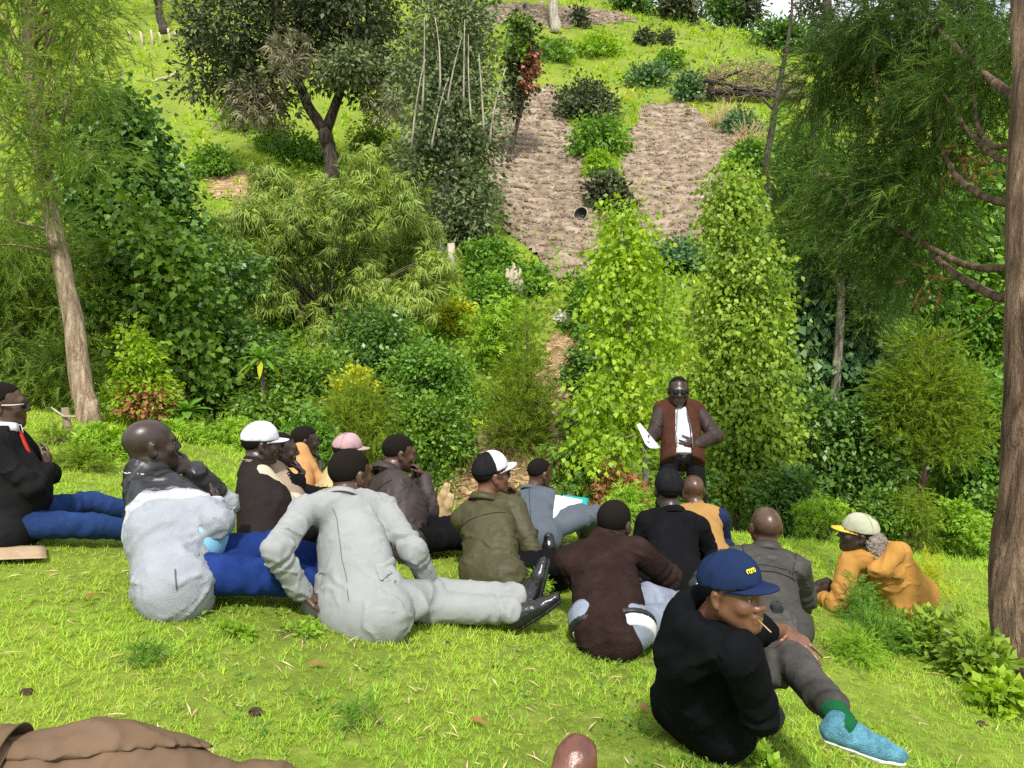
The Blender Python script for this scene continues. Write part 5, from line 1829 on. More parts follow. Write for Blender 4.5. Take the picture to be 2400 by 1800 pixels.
M_PAPER = surf_mat('white paper', [(0.3, (0.78, 0.79, 0.80)), (0.7, (0.84, 0.84, 0.84))], scale=6, rough=0.8, bump=0.05)
M_TEAL = surf_mat('teal card', [(0.3, (0.015, 0.30, 0.27)), (0.7, (0.02, 0.36, 0.32))], scale=8, rough=0.5, bump=0.05)
M_YEL = surf_mat('yellow thread', [(0.3, (0.62, 0.55, 0.02)), (0.7, (0.75, 0.66, 0.04))], scale=40, rough=0.6, bump=0.3)
M_METAL = surf_mat('watch metal', [(0.3, (0.25, 0.25, 0.26)), (0.7, (0.5, 0.5, 0.5))], scale=40, rough=0.25, bump=0, metallic=1.0)


def sheet(name, corners, mat, parent=None, bend=0.0, thick=0.002, n=8, origin=None, **kw):
    """a bent rectangular sheet with real thickness; corners a, b, c, d in order"""
    a, b, c, d = [np.asarray(p, float) for p in corners]
    nrm = unit(np.cross(b - a, d - a))
    u = np.linspace(0, 1, n)
    U, V = np.meshgrid(u, u)
    P = ((1 - U) * (1 - V))[..., None] * a + (U * (1 - V))[..., None] * b + (U * V)[..., None] * c + ((1 - U) * V)[..., None] * d
    P = P + (bend * np.sin(np.pi * U) * (0.6 + 0.4 * V))[..., None] * nrm
    top = P.reshape(-1, 3)
    bot = top - nrm * thick
    i = (np.arange(n - 1)[:, None] * n + np.arange(n - 1)).ravel()
    q = np.stack([i, i + 1, i + n + 1, i + n], -1)
    m = n * n
    rim = np.concatenate([np.arange(n), np.arange(1, n) * n + n - 1, (n - 1) * n + np.arange(n - 2, -1, -1), np.arange(n - 2, 0, -1) * n])
    r2 = np.roll(rim, -1)
    bag = Bag()
    bag.add(np.vstack([top, bot]), np.vstack([q, q[:, ::-1] + m, np.stack([rim, rim + m, r2 + m, r2], -1)]))
    return link(name, bag.mesh(name, mat, True, origin), parent, loc=origin if parent is None else None, **kw)


# -- 1: black blazer, glasses, red tie, at the frame's edge
p = Rig('man in a black blazer and glasses with folded arms, stretched out in blue jeans', (35, 1268), 78, 1.02, h=0.008)
p.torso((8, 1012, 1), (8, 950, 1), 62, -2)
p.arm('R', (100, 1165, -1), (112, 1098, 1)).arm('L', (118, 1110, 1), (70, 1140, -1))
p.leg('R', (225, 1232, -1), (395, 1262, 1)).leg('L', (215, 1178, 1), (380, 1215, 1))
p.body(SKIN_M, [('R', (115, 1068, 1), ('o', 0, -1, 0.2), 0.4), ('L', (60, 1120, -1), ('o', 0, -1, 0), 0.4)], show='RL')
p.hair(line=0.12, thick=0.003)
p.jacket(C_BLAZER, belly=0.03, hem=0.07, th=0.006, cuff=0.97, collar=0.0)
p.back_seams(C_SEAMK, arms=False)
p.collar(C_BLAZER, 0.092, 0.080, 0.04, 0.9, flare=0.012)
p.collar(C_WHITE, 0.078, 0.070, 0.055, 0.25, flare=0.004, base=0.008, name='shirt_collar')
F_ = Field(p.N - 0.2, p.N + 0.2, 0.007)
F_.rc(p.N + p.front * 0.085 + p.up * 0.0, p.N + p.front * 0.125 - p.up * 0.16, 0.016, 0.024, 0.01, (p.front, 0.5))
p.part(F_, 'tie', C_RED)
p.trousers(C_JEANS)
p.shoe('R', M_BSHOE, M_BSOLE, C_KSOCK)
p.shoe('L', M_BSHOE, M_BSOLE, C_KSOCK)
p.glasses(M_LENS, M_FRAME)
bag = Bag()
bag.tube([p.hp(0.060, 0.092, 0.011), p.hp(0.0815, 0.05, 0.011), p.hp(0.083, -0.01, 0.013)], 0.0035, 6)
link('glasses_arm', bag.mesh('glasses_arm', M_TEMPLE, True, p.base), p.root)
p.report()

# -- 2: grey hooded jacket with black leather yoke
p = Rig('heavy man in a light grey jacket with black leather shoulders, hand on chin', (405, 1402), 66, 1.13, h=0.0075, seat=0.15)
p.torso((342, 1132, 1), (356, 1040, 1), 52, 4, shoulder=0.19, hs=1.10)
p.arm('R', (508, 1222, -1), (500, 1190, 1), sh=(402, 1152, -1)).reach('L', ('h', -0.02, 0.15, -0.15), (0.2, 0.3, -1))
p.leg('R', (650, 1350, 1), (845, 1392, 1)).leg('L', (655, 1285, 1), (850, 1340, 1))
p.body(SKIN_D, [('R', ('o', -1, 0.3, 0.1), ('o', 0, -1, 0), 0.5), ('L', ('h', 0.0, 0.07, -0.085), ('h', 0.0, 0.0, -0.04), 0.6, 0.1)], neck_r=0.072, show='L')
p.jacket(C_GREYH, 'jacket', th=0.012, belly=0.14, wd=1.05, hem=0.09, wide=1.10, collar=0.05, collar_r=0.020, hem_r=0.172, waist=0.042, rip=0.011)
def yoke_edge(P):
    x = (P - p.N) @ p.rr
    return (P - p.N) @ p.up + 0.13 + 0.16 * np.clip(1 - np.abs(x - 0.10) / 0.22, 0, 1)


p.seam([W(410 + 4 * t, 1330 + 55 * t, p.D - 0.7) for t in np.linspace(0, 1, 8)], W(412, 1358, 1), C_SEAM, 0.003, 'pocket_welt')
p.over('leather_yoke', C_LEATH, lambda P: np.maximum(-yoke_edge(P), np.abs((P - p.N) @ p.rr) - 0.27), 0.005)
p.over('white_band', C_GREYW, lambda P: np.maximum(np.maximum(-(yoke_edge(P) + 0.085), yoke_edge(P)), np.abs((P - p.N) @ p.rr) - 0.42), 0.003)
nk = unit(p.hd - p.N)
p.over('collar_stripe', C_WHITE, lambda P: np.maximum(np.abs((P - p.N) @ nk - 0.047) - 0.006, np.linalg.norm(P - p.N, axis=-1) - 0.17), 0.009)
F_ = Field(p.H - 0.4, p.H + 0.6, 0.012)
F_.ell((p.H + p.C) / 2 + p.front * 0.135 - p.up * 0.05, np.array([p.rr, p.front, p.up]), (0.17, 0.165, 0.20), 0.02)
p.part(F_, 'shirt', C_CYAN)
p.trousers(C_JEANS2, th=0.012)
p.shoe('R', M_BSHOE, M_BSOLE, C_KSOCK)
p.shoe('L', M_BSHOE, M_BSOLE, C_KSOCK)
bag = Bag()
bag.tube([p.N - p.up * 0.21 + p.rr * 0.015 - p.front * 0.135, p.N - p.up * 0.25 + p.rr * 0.010 - p.front * 0.150], 0.006, 6)
link('loop', bag.mesh('loop', C_BLACK, True, p.base), p.jk)
p.report()

# -- 3: white cap, dark vest with cream sleeves
p = Rig('man in a white cap and dark varsity jacket with cream sleeves', (612, 1292), 74, 1.06, h=0.009)
p.torso((588, 1100, 1), (612, 1042, 1), 60, -4)
p.arm('R', (690, 1208, 1), (760, 1175, 1), sh=(612, 1118, -1)).reach('L', ('o', 0.0, 0.42, 0.12))
p.leg('R', (760, 1240, 1), (900, 1290, 1)).leg('L', (760, 1215, 1), (900, 1265, 1))
p.body(SKIN_D, [('R', (790, 1165, 1), ('o', -1, 0, 0), 0.6), ('L', (790, 1155, 1), ('o', 1, 0, 0), 0.6)], neck_r=0.062)
p.hair(line=0.1)
p.cap(C_CAPW)
p.jacket(C_DKBR, th=0.010, wd=0.98, hem=0.06, sleeve_mat=C_CREAM, wide=1.06, collar=0.04, belly=0.05)
nk = unit(p.hd - p.N)
for kz in (0.020, 0.038):
    p.over('collar_stripe', C_CREAM, lambda P, kz=kz: np.maximum(np.abs((P - p.N) @ nk - kz) - 0.0045, np.linalg.norm(P - p.N, axis=-1) - 0.15), 0.007)
p.trousers(C_BLACK)
p.report()

# -- 4: behind the white cap, beige jacket, hand at mouth
p = Rig('man in a beige jacket half hidden behind the white cap', (690, 1265), 78, 1.0, h=0.009)
p.torso((648, 1110, 1), (660, 1052, 1), 72, -3)
p.reach('R', ('h', 0.03, 0.135, -0.15)).reach('L', ('o', -0.1, 0.4, 0.15))
p.leg('R', (830, 1215, 1), (930, 1275, 1)).leg('L', (830, 1200, 1), (935, 1255, 1))
p.body(SKIN_D, [('R', ('h', 0.01, 0.085, -0.075), ('h', 0, 0.0, -0.05), 0.55), ('L', ('o', 0, 1, 0), ('o', 1, 0, 0), 0.5)], show='R')
p.hair(line=0.1, thick=0.003)
p.jacket(C_BEIGE, th=0.012, hem=0.05, cuff=0.72)
p.over('dark_lapel', C_BLACK, lambda P: np.maximum(-(P - p.C) @ p.front + 0.09, np.abs((P - p.C) @ p.up - 0.03) - 0.12))
p.trousers(C_BLACK)
p.report()

# -- 5: apricot shirt, hand on chin
p = Rig('bareheaded man in an apricot shirt with his fist at his chin', (700, 1205), 72, 1.0, h=0.010)
p.torso((700, 1080, 1), (718, 1026, 1), 66, -4)
p.reach('R', ('h', 0.02, 0.115, -0.16), (0.3, 0.5, -1)).reach('L', ('o', 0.05, 0.36, 0.22))
p.leg('R', (800, 1155, 1), (840, 1225, 1)).leg('L', (815, 1150, 1), (860, 1215, 1))
p.body(SKIN_D, [('R', ('h', 0, 0.075, -0.085), ('h', 0, 0, -0.06), 0.9), ('L', ('o', 1, 0, 0.3), ('o', 0, -1, 0), 0.9)], show='R')
p.hair(line=0.06, thick=0.003)
p.jacket(C_ORSH, 'shirt', th=0.004, hem=0.06, cuff=0.12, rip=0.008, collar=0.015)
p.trousers(C_KHAKI)
p.report()

# -- 6: pink cap, straw yellow shirt, khaki trousers
p = Rig('man in a pink cap and straw yellow shirt, khaki legs stretched out', (775, 1235), 74, 1.0, h=0.010)
p.torso((786, 1098, 1), (815, 1058, 1), 72, -8)
p.arm('R', (860, 1165, 1), (930, 1170, 1), sh=(800, 1102, -1)).reach('L', ('o', -0.1, 0.45, 0.1))
p.leg('R', (905, 1195, 1), (1045, 1215, 1)).leg('L', (900, 1165, 1), (1040, 1190, 1))
p.body(SKIN_D, [('R', (960, 1180, 1), ('o', -1, 0, 0), 0.5), ('L', (960, 1175, 1), ('o', 1, 0, 0), 0.5)])
p.hair(line=0.1)
p.cap(C_PINK, tilt=4)
p.jacket(C_PLAID, 'shirt', th=0.006, hem=0.06, rip=0.008)
p.trousers(C_KHAKI, th=0.006)
p.shoe('R', C_KHAKI, C_KHAKI, C_KHAKI)
p.shoe('L', C_KHAKI, C_KHAKI, C_KHAKI)
p.report()

# -- 7: dark brown jacket, hand at mouth
p = Rig('broad man in a dark brown jacket with his hand at his mouth', (935, 1302), 58, 1.08, h=0.008)
p.torso((905, 1112, 1), (936, 1062, 1), 66, -8)
p.reach('R', ('h', 0.03, 0.165, -0.13), (0.5, 0.2, -1), sh=(940, 1138, -1)).reach('L', ('h', -0.05, 0.15, -0.16))
p.leg('R', (1075, 1262, 1), (1215, 1300, 1)).leg('L', (1060, 1235, 1), (1200, 1275, 1))
p.body(SKIN_M, [('R', ('h', 0.01, 0.09, -0.055), ('h', 0, 0.02, -0.05), 0.75), ('L', ('h', -0.02, 0.09, -0.08), ('h', 0, 0, -0.05), 0.7)], neck_r=0.064, show='R')
p.hair(line=0.0, thick=0.003)
p.jacket(C_BRJK, th=0.010, wd=0.98, hem=0.06, wide=1.06, collar=0.0, belly=0.06, rip=0.010)
p.back_seams(C_SEAMK, yoke=0.14, arms=False, centre=False)
p.collar(C_BRJK, 0.092, 0.080, 0.06, 0.5, flare=0.012)
p.trousers(C_BLACK, th=0.006)
p.shoe('R', M_BSHOE, M_BSOLE, C_KSOCK)
p.shoe('L', M_BSHOE, M_BSOLE, C_KSOCK)
p.report()

# -- 8: pale grey suit, leaning on his arm, legs crossed to the side
p = Rig('man in a pale grey suit seen from behind, leaning on one arm', (850, 1462), 30, 1.10, h=0.007)
p.torso((802, 1180, 1), (822, 1112, 1), 38, -4, shoulder=0.172, twist=18)
p.arm('L', (648, 1290, -1), (708, 1392, 1), sh=(716, 1195, -1)).arm('R', (968, 1290, -1), (1010, 1372, 1), sh=(892, 1188, 1))
p.leg('R', (1030, 1395, 1), (1232, 1398, 1), ('w', 0.25, 0.35, 0.9)).leg('L', (1010, 1432, 1), (1225, 1432, 1), ('w', 0.75, 0.1, 0.5))
p.body(SKIN_M, [('L', (748, 1400, 1), ('w', 0, 0.2, -1), 0.12, 0.2), ('R', (1030, 1395, 1), ('w', 0, 0.3, -1), 0.4)], neck_r=0.062, show='RL')
p.hair(line=-0.05, thick=0.003)
p.jacket(C_SUIT, 'blazer', th=0.008, wd=0.98, hem=0.08, wide=1.02, collar=0.0, cuff=0.95, hem_r=0.170, rip=0.009, fold=0.010, h=0.011, waist=0.026)
F_ = Field(p.H - 0.45, p.H + 0.45, 0.0085)          # the skirt of the blazer spreads on the grass, split by the vent
sk = p.H - p.up * 0.05 - p.front * 0.09
gn = unit((0.1465, 0.132, 1))
F_.rc(p.H + p.up * 0.12 - p.front * 0.05 - p.rr * 0.10, W(745, 1440, p.D + 0.05), 0.10, 0.10, 0.05, (p.front, 0.5))
F_.rc(p.H + p.up * 0.12 - p.front * 0.05 + p.rr * 0.08, W(880, 1455, p.D - 0.10), 0.11, 0.10, 0.05, (p.front, 0.5))
F_.rc(p.H + p.rr * 0.10, W(975, 1420, p.D - 0.02), 0.12, 0.07, 0.05, (p.front, 0.7))
F_.ripple(0.010, 0.16, 77)
p.part(F_, 'blazer_skirt', C_SUIT, p.jk)
p.back_seams(C_SEAM, 0.0016, arms=False)
p.collar(C_SUIT, 0.092, 0.080, 0.042, 0.8, flare=0.014)
p.seam([W(826 + 6 * t, 1360 + 90 * t, p.D - 0.6) for t in np.linspace(0, 1, 10)], W(826, 1400, 1), C_SEAM, 0.004, 'vent', F_)
fc = W(930, 1350, p.D - 0.15)
fa = unit(W(970, 1343, p.D - 0.12) - W(890, 1356, p.D - 0.18))
fu = unit(np.array((0, 0, 1.0)) - fa * fa[2])
p.over('pocket_flap', C_SUIT, lambda P: np.maximum(np.maximum(np.abs((P - fc) @ fa) - 0.08, np.abs((P - fc) @ fu) - 0.024), np.linalg.norm(P - fc, axis=-1) - 0.2), 0.009)
p.trousers(C_SUIT, th=0.010, cuff=0.90)
p.shoe('R', M_BSHOE, M_BSOLE, C_KSOCK)
p.shoe('L', M_BSHOE, M_BSOLE, C_KSOCK)
w_ = p.j['wrR']
F_ = Field(w_ - 0.07, w_ + 0.07, 0.006)
dw = unit(p.j['wrR'] - p.j['elR'])
F_.rc(w_ - dw * 0.012, w_ + dw * 0.012, 0.036, 0.036, 0.004)
F_.cut(lambda P: np.abs((P - w_) @ dw) - 0.010)
p.part(F_, 'watch', M_METAL)
p.report()
GREY_SUIT = p

# -- 9: olive jacket, black cap with pale front, hand at mouth
p = Rig('man in an olive jacket and black cap with pale peak', (1155, 1388), 42, 1.06, h=0.008)
p.torso((1136, 1178, 1), (1152, 1112, 1), 62, 2, twist=34)
p.arm('R', (1246, 1292, -1), (1232, 1335, 1), sh=(1208, 1190, -1)).reach('L', ('h', -0.03, 0.17, -0.14), (0.1, 0.5, -1))
p.leg('R', (1312, 1352, 1), (1290, 1375, 1)).leg('L', (1340, 1322, 1), (1320, 1365, 1))
p.body(SKIN_B, [('R', (1255, 1345, 1), ('w', 0, 0.2, -1), 0.4), ('L', ('h', -0.01, 0.10, -0.06), ('h', 0, 0.02, -0.05), 0.6, 0.15)], show='L')
p.hair(line=0.1)
co = p.cap(C_CAPK, C_CAPL, tilt=8)
capc, capR = p.capc, p.capR
F_ = Field(capc - 0.16, capc + 0.16, 0.007)
F_.ell(capc, capR, np.array((0.0890, 0.1100, 0.0950)) * p.s * p.hs, 0.01)
F_.ell(capc + (capR[2] * 0.012 + capR[1] * 0.022) * p.s * p.hs, capR, np.array((0.0790, 0.0890, 0.0910)) * p.s * p.hs, 0.02)
F_.cut(lambda P: np.maximum(0.01 - (P - capc) @ capR[1], 0.0 - (P - capc) @ capR[2]))
p.part(F_, 'front_panel', C_CAPL, co)
p.jacket(C_OLIVE, th=0.010, wd=1.02, hem=0.05, wide=1.06, collar=0.0, rip=0.010, fold=0.009)
p.back_seams(C_SEAMK, yoke=0.15, centre=False, arms=False)
p.collar(C_OLIVE, 0.092, 0.080, 0.05, 0.5, flare=0.010)
F_ = Field(p.H - 0.4, p.H + 0.4, 0.009)
F_.rc(p.j['hipL'], p.j['hipR'], 0.125 * p.s, 0.125 * p.s, 0.03)
F_.cut(lambda P: np.abs((P - p.H) @ p.up + 0.095 * p.s) - 0.03)
p.part(F_, 'shirt_hem', C_WHITE)
p.trousers(C_BLACK, th=0.010)
bag = Bag()
bag.tube([W(1262, 1340, p.D + 0.00), W(1300, 1330, p.D + 0.06)], 0.006, 6)
link('yellow_zip', bag.mesh('yellow_zip', M_YEL, True, p.base), p.root)
p.shoe('R', M_BSHOE, M_BSOLE, C_KSOCK)
p.shoe('L', M_BSHOE, M_BSOLE, C_KSOCK)
p.glasses(M_LENS, M_FRAME)
p.report()

# -- 10: slate suit reading papers in a teal folder
p = Rig('man in a slate blue suit reading papers in a teal folder', (1258, 1278), 46, 1.04, h=0.010)
p.torso((1248, 1156, 1), (1266, 1108, 1), 56, -12)
p.arm('R', (1308, 1232, -1), (1345, 1208, 1), sh=(1286, 1165, -1)).reach('L', ('o', 0.0, 0.42, 0.18))
p.leg('R', (1396, 1204, 1), (1372, 1272, 1)).leg('L', (1398, 1190, 1), (1385, 1262, 1))
p.body(SKIN_M, [('R', (1370, 1200, 1), ('w', -0.3, 0.2, 1), 0.5), ('L', (1370, 1175, 1), ('w', 0.2, -0.3, -1), 0.5)], show='R')
p.hair(line=0.18, thick=0.003)
p.jacket(C_BLSUIT, th=0.008, hem=0.06, collar=0.0)
p.back_seams(C_SEAMK, arms=False)
p.collar(C_BLSUIT, 0.092, 0.080, 0.042, 0.8, flare=0.012)
p.trousers(C_BLSUIT)
p.shoe('R', M_BSHOE, M_BSOLE, C_KSOCK)
p.shoe('L', M_BSHOE, M_BSOLE, C_KSOCK)
p.report()
D_ = p.D
fo = sheet('folder', [W(1335, 1250, D_ - 0.08), W(1318, 1160, D_ + 0.10), W(1380, 1168, D_ + 0.16), W(1376, 1232, D_ + 0.02)], M_TEAL, bend=0.01, thick=0.004, origin=W(1352, 1250, D_), label='teal card folder on the knees of the slate suit', cat='folder')
sheet('paper_sheet', [W(1296, 1242, D_ - 0.14), W(1302, 1160, D_ + 0.03), W(1366, 1172, D_ + 0.09), W(1342, 1240, D_ - 0.06)], M_PAPER, bend=0.03, origin=W(1330, 1240, D_), label='white papers held over the teal folder', cat='paper')

# -- 11: dark brown knit
p = Rig('man in a dark brown knitted sweater and pale jeans seen from behind', (1430, 1522), 24, 1.08, h=0.0075)
p.torso((1408, 1284, 1), (1440, 1228, 1), 34, -12, shoulder=0.172, twist=20)
p.arm('R', (1566, 1352, 1), (1505, 1398, 1), sh=(1512, 1292, 1)).reach('L', ('o', -0.05, 0.35, 0.12))
p.leg('R', (1582, 1450, 1), (1640, 1440, 1)).leg('L', (1520, 1405, 1), (1610, 1420, 1))
p.body(SKIN_D, [('R', ('o', -0.6, 0.8, -0.2), ('o', 0, 0, -1), 0.5), ('L', ('o', 0.6, 0.8, -0.2), ('o', 0, 0, -1), 0.5)], neck_r=0.062)
p.hair(line=-0.05, thick=0.003)
p.jacket(C_KNIT, 'sweater', th=0.010, wd=1.02, hem=0.02, wide=1.06, collar=0.045, collar_r=0.012, hem_r=0.17, rip=0.008, fold=0.010)
for nm_, mt_, rr_, zc, hw in (('undershirt', C_WHITE, 0.124, -0.066, 0.030), ('belt', C_LEATH, 0.128, -0.022, 0.014)):
    F_ = Field(p.H - 0.4, p.H + 0.4, 0.008)
    F_.rc(p.j['hipL'], p.j['hipR'], rr_ * p.s, rr_ * p.s, 0.03)
    F_.cut(lambda P, zc=zc, hw=hw: np.abs((P - p.H) @ p.up - zc * p.s) - hw)
    p.part(F_, nm_, mt_)
p.trousers(C_LTJEAN, th=0.014)
p.shoe('R', M_BSHOE, M_BSOLE, C_KSOCK)
p.shoe('L', M_BSHOE, M_BSOLE, C_KSOCK)
p.report()

# -- 12: black sweater and black cap, back view
p = Rig('man in a black sweater and black cap seen from behind', (1578, 1402), 2, 1.08, h=0.009)
p.torso((1576, 1210, 1), (1567, 1150, 1), 0, -4, shoulder=0.172)
p.arm('R', (1668, 1318, 1), (1640, 1350, 1)).arm('L', (1492, 1315, 1), (1530, 1350, 1))
p.leg('R', (1640, 1330, 1), (1600, 1370, 1)).leg('L', (1540, 1330, 1), (1570, 1370, 1))
p.body(SKIN_D, [('R', ('o', -1, 0.3, 0), ('o', 0, 0, -1), 0.5), ('L', ('o', 1, 0.3, 0), ('o', 0, 0, -1), 0.5)], neck_r=0.062)
p.hair(line=0.0)
p.cap(C_CAPK, low=0.012)
p.jacket(C_BLACK, 'sweater', th=0.008, wd=1.0, hem=0.04, wide=1.04, collar=0.0, rip=0.009)
p.back_seams(C_SEAMK, centre=False)
p.collar(C_BLACK, 0.092, 0.080, 0.045, 0.4)
p.trousers(C_BLACK)
p.report()

# -- 13: tan vest, navy sleeves, bald
p = Rig('bald man in a tan vest with navy sleeves in front of the speaker', (1648, 1345), 6, 1.04, h=0.010)
p.torso((1636, 1198, 1), (1624, 1150, 1), 0, -10)
p.arm('R', (1692, 1275, 1), (1700, 1300, 1)).arm('L', (1590, 1270, 1), (1600, 1300, 1))
p.leg('R', (1700, 1280, 1), (1680, 1320, 1)).leg('L', (1620, 1280, 1), (1640, 1320, 1))
p.body(SKIN_M, [('R', ('o', 0.2, 1, 0), ('o', 0, 0, -1), 0.5), ('L', ('o', 0.2, 1, 0), ('o', 0, 0, -1), 0.5)])
p.jacket(C_TAN, 'vest', th=0.014, hem=0.04, sleeve_mat=C_NAVY, wide=1.05, collar=0.03)
p.trousers(C_NAVY)
p.report()

# -- 14: bald, dark grey jacket, back view
p = Rig('bald man in a dark grey jacket seen squarely from behind', (1802, 1515), 4, 1.06, h=0.008)
p.torso((1796, 1302, 1), (1794, 1236, 1), 0, 0, shoulder=0.172)
p.arm('R', (1888, 1402, 1), (1870, 1440, 1)).arm('L', (1710, 1405, 1), (1740, 1440, 1))
p.leg('R', (1850, 1440, 1), (1790, 1470, 1)).leg('L', (1745, 1450, 1), (1810, 1490, -1))
p.body(SKIN_M, [('R', ('o', -0.5, 0.8, 0), ('o', 0, 0, -1), 0.5), ('L', ('o', 0.5, 0.8, 0), ('o', 0, 0, -1), 0.5)], neck_r=0.062)
p.jacket(C_DKGR, th=0.010, wd=0.98, hem=0.05, wide=1.05, collar=0.0, rip=0.012, fold=0.012)
p.back_seams(C_SEAMK, yoke=0.16, centre=False)
p.seam([p.N - p.front * 0.45 - p.up * 0.22 + p.rr * x for x in np.linspace(-0.15, 0.15, 14)], p.front, C_SEAMK, 0.0022)
p.collar(C_DKGR, 0.092, 0.080, 0.06, 0.4)
p.trousers(C_LTJEAN, th=0.008)
p.shoe('R', M_BSHOE, M_BSOLE, C_KSOCK)
p.shoe('L', M_BSHOE, M_BSOLE, C_KSOCK)
p.report()

# -- 15: black hoodie, navy cap, looking round
p = Rig('young man in a black hoodie and navy cap looking back over his shoulder', (1640, 1748), 56, 1.06, h=0.006, seat=0.135)
p.LEN = dict(p.LEN, neck=0.19)
p.flatfoot = 'L'
p.torso((1640, 1472, -1), (1716, 1388, -1), 138, 4, roll=-3, shoulder=0.155, twist=56, hs=0.97)
p.arm('R', (1778, 1672, 1), (1840, 1560, 1), sh=(1738, 1535, -1)).arm('L', (1772, 1478, 1), (1836, 1476, 1), sh=(1690, 1490, 1))
p.leg('L', (1893, 1540, 1), (1984, 1700, -1), ('w', 0.93, -0.30, -0.14)).leg('R', (1790, 1690, 1), (1690, 1665, 1))
p.j['wrR'] = p.j['elR'] + 0.27 * unit(p.j['knL'] * 0.4 + p.H * 0.6 - p.j['elR'] + np.array((0, 0, 0.05)))
p.body(SKIN_B, [('L', (1872, 1508, -1), ('w', -0.25, 0.75, -0.65), 0.24, 0.20, 0.8, 1.12), ('R', ('o', -0.5, 0.6, 0.0), ('o', 0, 0, -1), 0.6)], neck_r=0.054, show='L')
p.hair(line=0.12, thick=0.003)
co = p.cap(C_CAPN, tilt=7)
p.jacket(C_HOOD, 'hoodie', th=0.008, wd=0.92, hem=0.03, wide=1.06, collar=0.0, rip=0.008, fold=0.009, cuff=0.80, hem_r=0.150, h=0.010, back=0.03, cuffs={'L': 0.30})
F_ = Field(p.N - 0.3, p.N + 0.3, 0.008)              # hood lying on the shoulders
fr = p.front
Nc = p.N * 0.55 + p.hd * 0.45 - np.array((0, 0, 0.02))
ring = [Nc - fr * 0.105 * math.cos(t) + p.rr * 0.112 * math.sin(t) + p.up * (0.035 * math.cos(t) - 0.01) for t in np.linspace(-2.5, 2.5, 14)]
for a_, b_ in zip(ring[:-1], ring[1:]):
    F_.rc(a_, b_, 0.034, 0.034, 0.03)
F_.rc(Nc - fr * 0.10, p.N - fr * 0.13 - p.up * 0.09, 0.075, 0.06, 0.05, (fr, 0.8))
F_.rc(Nc - fr * 0.09 + p.rr * 0.07 - p.up * 0.03, p.N - fr * 0.11 - p.rr * 0.03 - p.up * 0.05, 0.06, 0.065, 0.05)
F_.rc(Nc - fr * 0.09 - p.rr * 0.07 - p.up * 0.03, p.N - fr * 0.11 + p.rr * 0.03 - p.up * 0.05, 0.06, 0.065, 0.05)
F_.rc(p.N + p.rr * 0.06, ring[-2], 0.06, 0.034, 0.04)
F_.rc(p.N - p.rr * 0.06, ring[1], 0.06, 0.034, 0.04)
F_.rc(p.N + (p.hd - p.N) * 0.2, p.hd, 0.058, 0.078, 0.01, op='s')
F_.ripple(0.008, 0.13, 41)
p.part(F_, 'hood', C_HOOD, p.jk)
p.trousers(C_GRJEAN, th=0.000, cuff=0.74, h=0.011)
p.shoe('L', M_SNEAK, M_WSOLE, C_GSOCK, 0.86, C_WHITE)
p.shoe('R', M_SNEAK, M_WSOLE, C_GSOCK)
bag = Bag()                                           # yellow stitched mark on the cap's front
for k in range(4):
    an = math.radians(84 - k * 6)
    hh = 0.045
    rr_ = 1.02
    cc = p.capc + (p.capR[0] * math.cos(an) * 0.0725 + p.capR[1] * (0.022 + math.sin(an) * 0.0815) + p.capR[2] * hh) * p.s * p.hs
    tg = unit(-p.capR[0] * math.sin(an) + p.capR[1] * math.cos(an))
    ou = unit(p.capR[0] * math.cos(an) + p.capR[1] * math.sin(an) + 0.45 * p.capR[2])
    vv = np.cross(ou, tg)
    ring = [cc + ou * 0.004 + (tg * 0.0042 * math.cos(t) + vv * 0.0062 * math.sin(t)) * p.s for t in np.linspace(0, 6.283 if k % 2 == 0 else 4.4, 12)]
    bag.tube(ring, 0.0021, 5)
link('stitched_mark', bag.mesh('stitched_mark', M_YEL, True, p.base), co)
bag = Bag()
bag.tube([p.hp(0.010, 0.094, -0.064), p.hp(0.030, 0.150, -0.082)], 0.0022, 6)
link('grass_stalk', bag.mesh('grass_stalk', L_DRYS, True, p.base), None, 'pale stalk between the lips of the young man in the navy cap', 'stalk', loc=p.base)
p.report()

# -- 16: orange canvas jacket, lying on his elbow
p = Rig('man in an orange tan jacket lying propped on his elbow', (2125, 1442), -28, 1.06, h=0.008, seat=0.15)
p.torso((2058, 1300, -1), (2008, 1250, -1), -74, 6, shoulder=0.172, twist=-20)
p.j['shR'] = p.j['shR'] - p.up * 0.05 + np.array((0, 0, -0.05))
p.arm('L', (1962, 1418, -1), (1908, 1392, 1), sh=(1990, 1320, -1)).reach('R', ('o', -0.05, 0.38, 0.05))
p.leg('R', (2100, 1385, 1), (2060, 1350, 1)).leg('L', (2070, 1390, 1), (2030, 1360, 1))
p.body(SKIN_D, [('L', ('w', -0.8, 0.5, 0.1), ('w', 0.2, 0.3, -1), 0.6), ('R', ('w', -0.8, 0.4, 0), ('w', 0, 0, -1), 0.6)], neck_r=0.06, show='L')
p.hair(line=0.1)
p.cap(C_CAPG, C_CAPO, tilt=-2)
p.jacket(C_ORJK, th=0.010, wd=0.98, hem=0.04, wide=1.06, collar=0.0, rip=0.010, fold=0.010, cuff=1.0)
F_ = Field(p.N - 0.34, p.N + 0.34, 0.009)
fr = p.front
F_.rc(p.N - fr * 0.07 + p.rr * 0.09 + p.up * 0.0, p.N - fr * 0.11 - p.up * 0.14, 0.04, 0.035, 0.06)
F_.rc(p.N - fr * 0.06 - p.rr * 0.12 + p.up * 0.0, p.N - fr * 0.11 - p.up * 0.14, 0.05, 0.035, 0.06)
F_.rc(p.N - fr * 0.10 + p.rr * 0.08, p.N - fr * 0.10 - p.rr * 0.08, 0.055, 0.055, 0.06)
F_.rc(p.N, p.hd + p.up * 0.06, 0.066, 0.085, 0.01, op='s')
F_.ripple(0.008, 0.13, 43)
p.part(F_, 'hood', C_ORJK, p.jk)
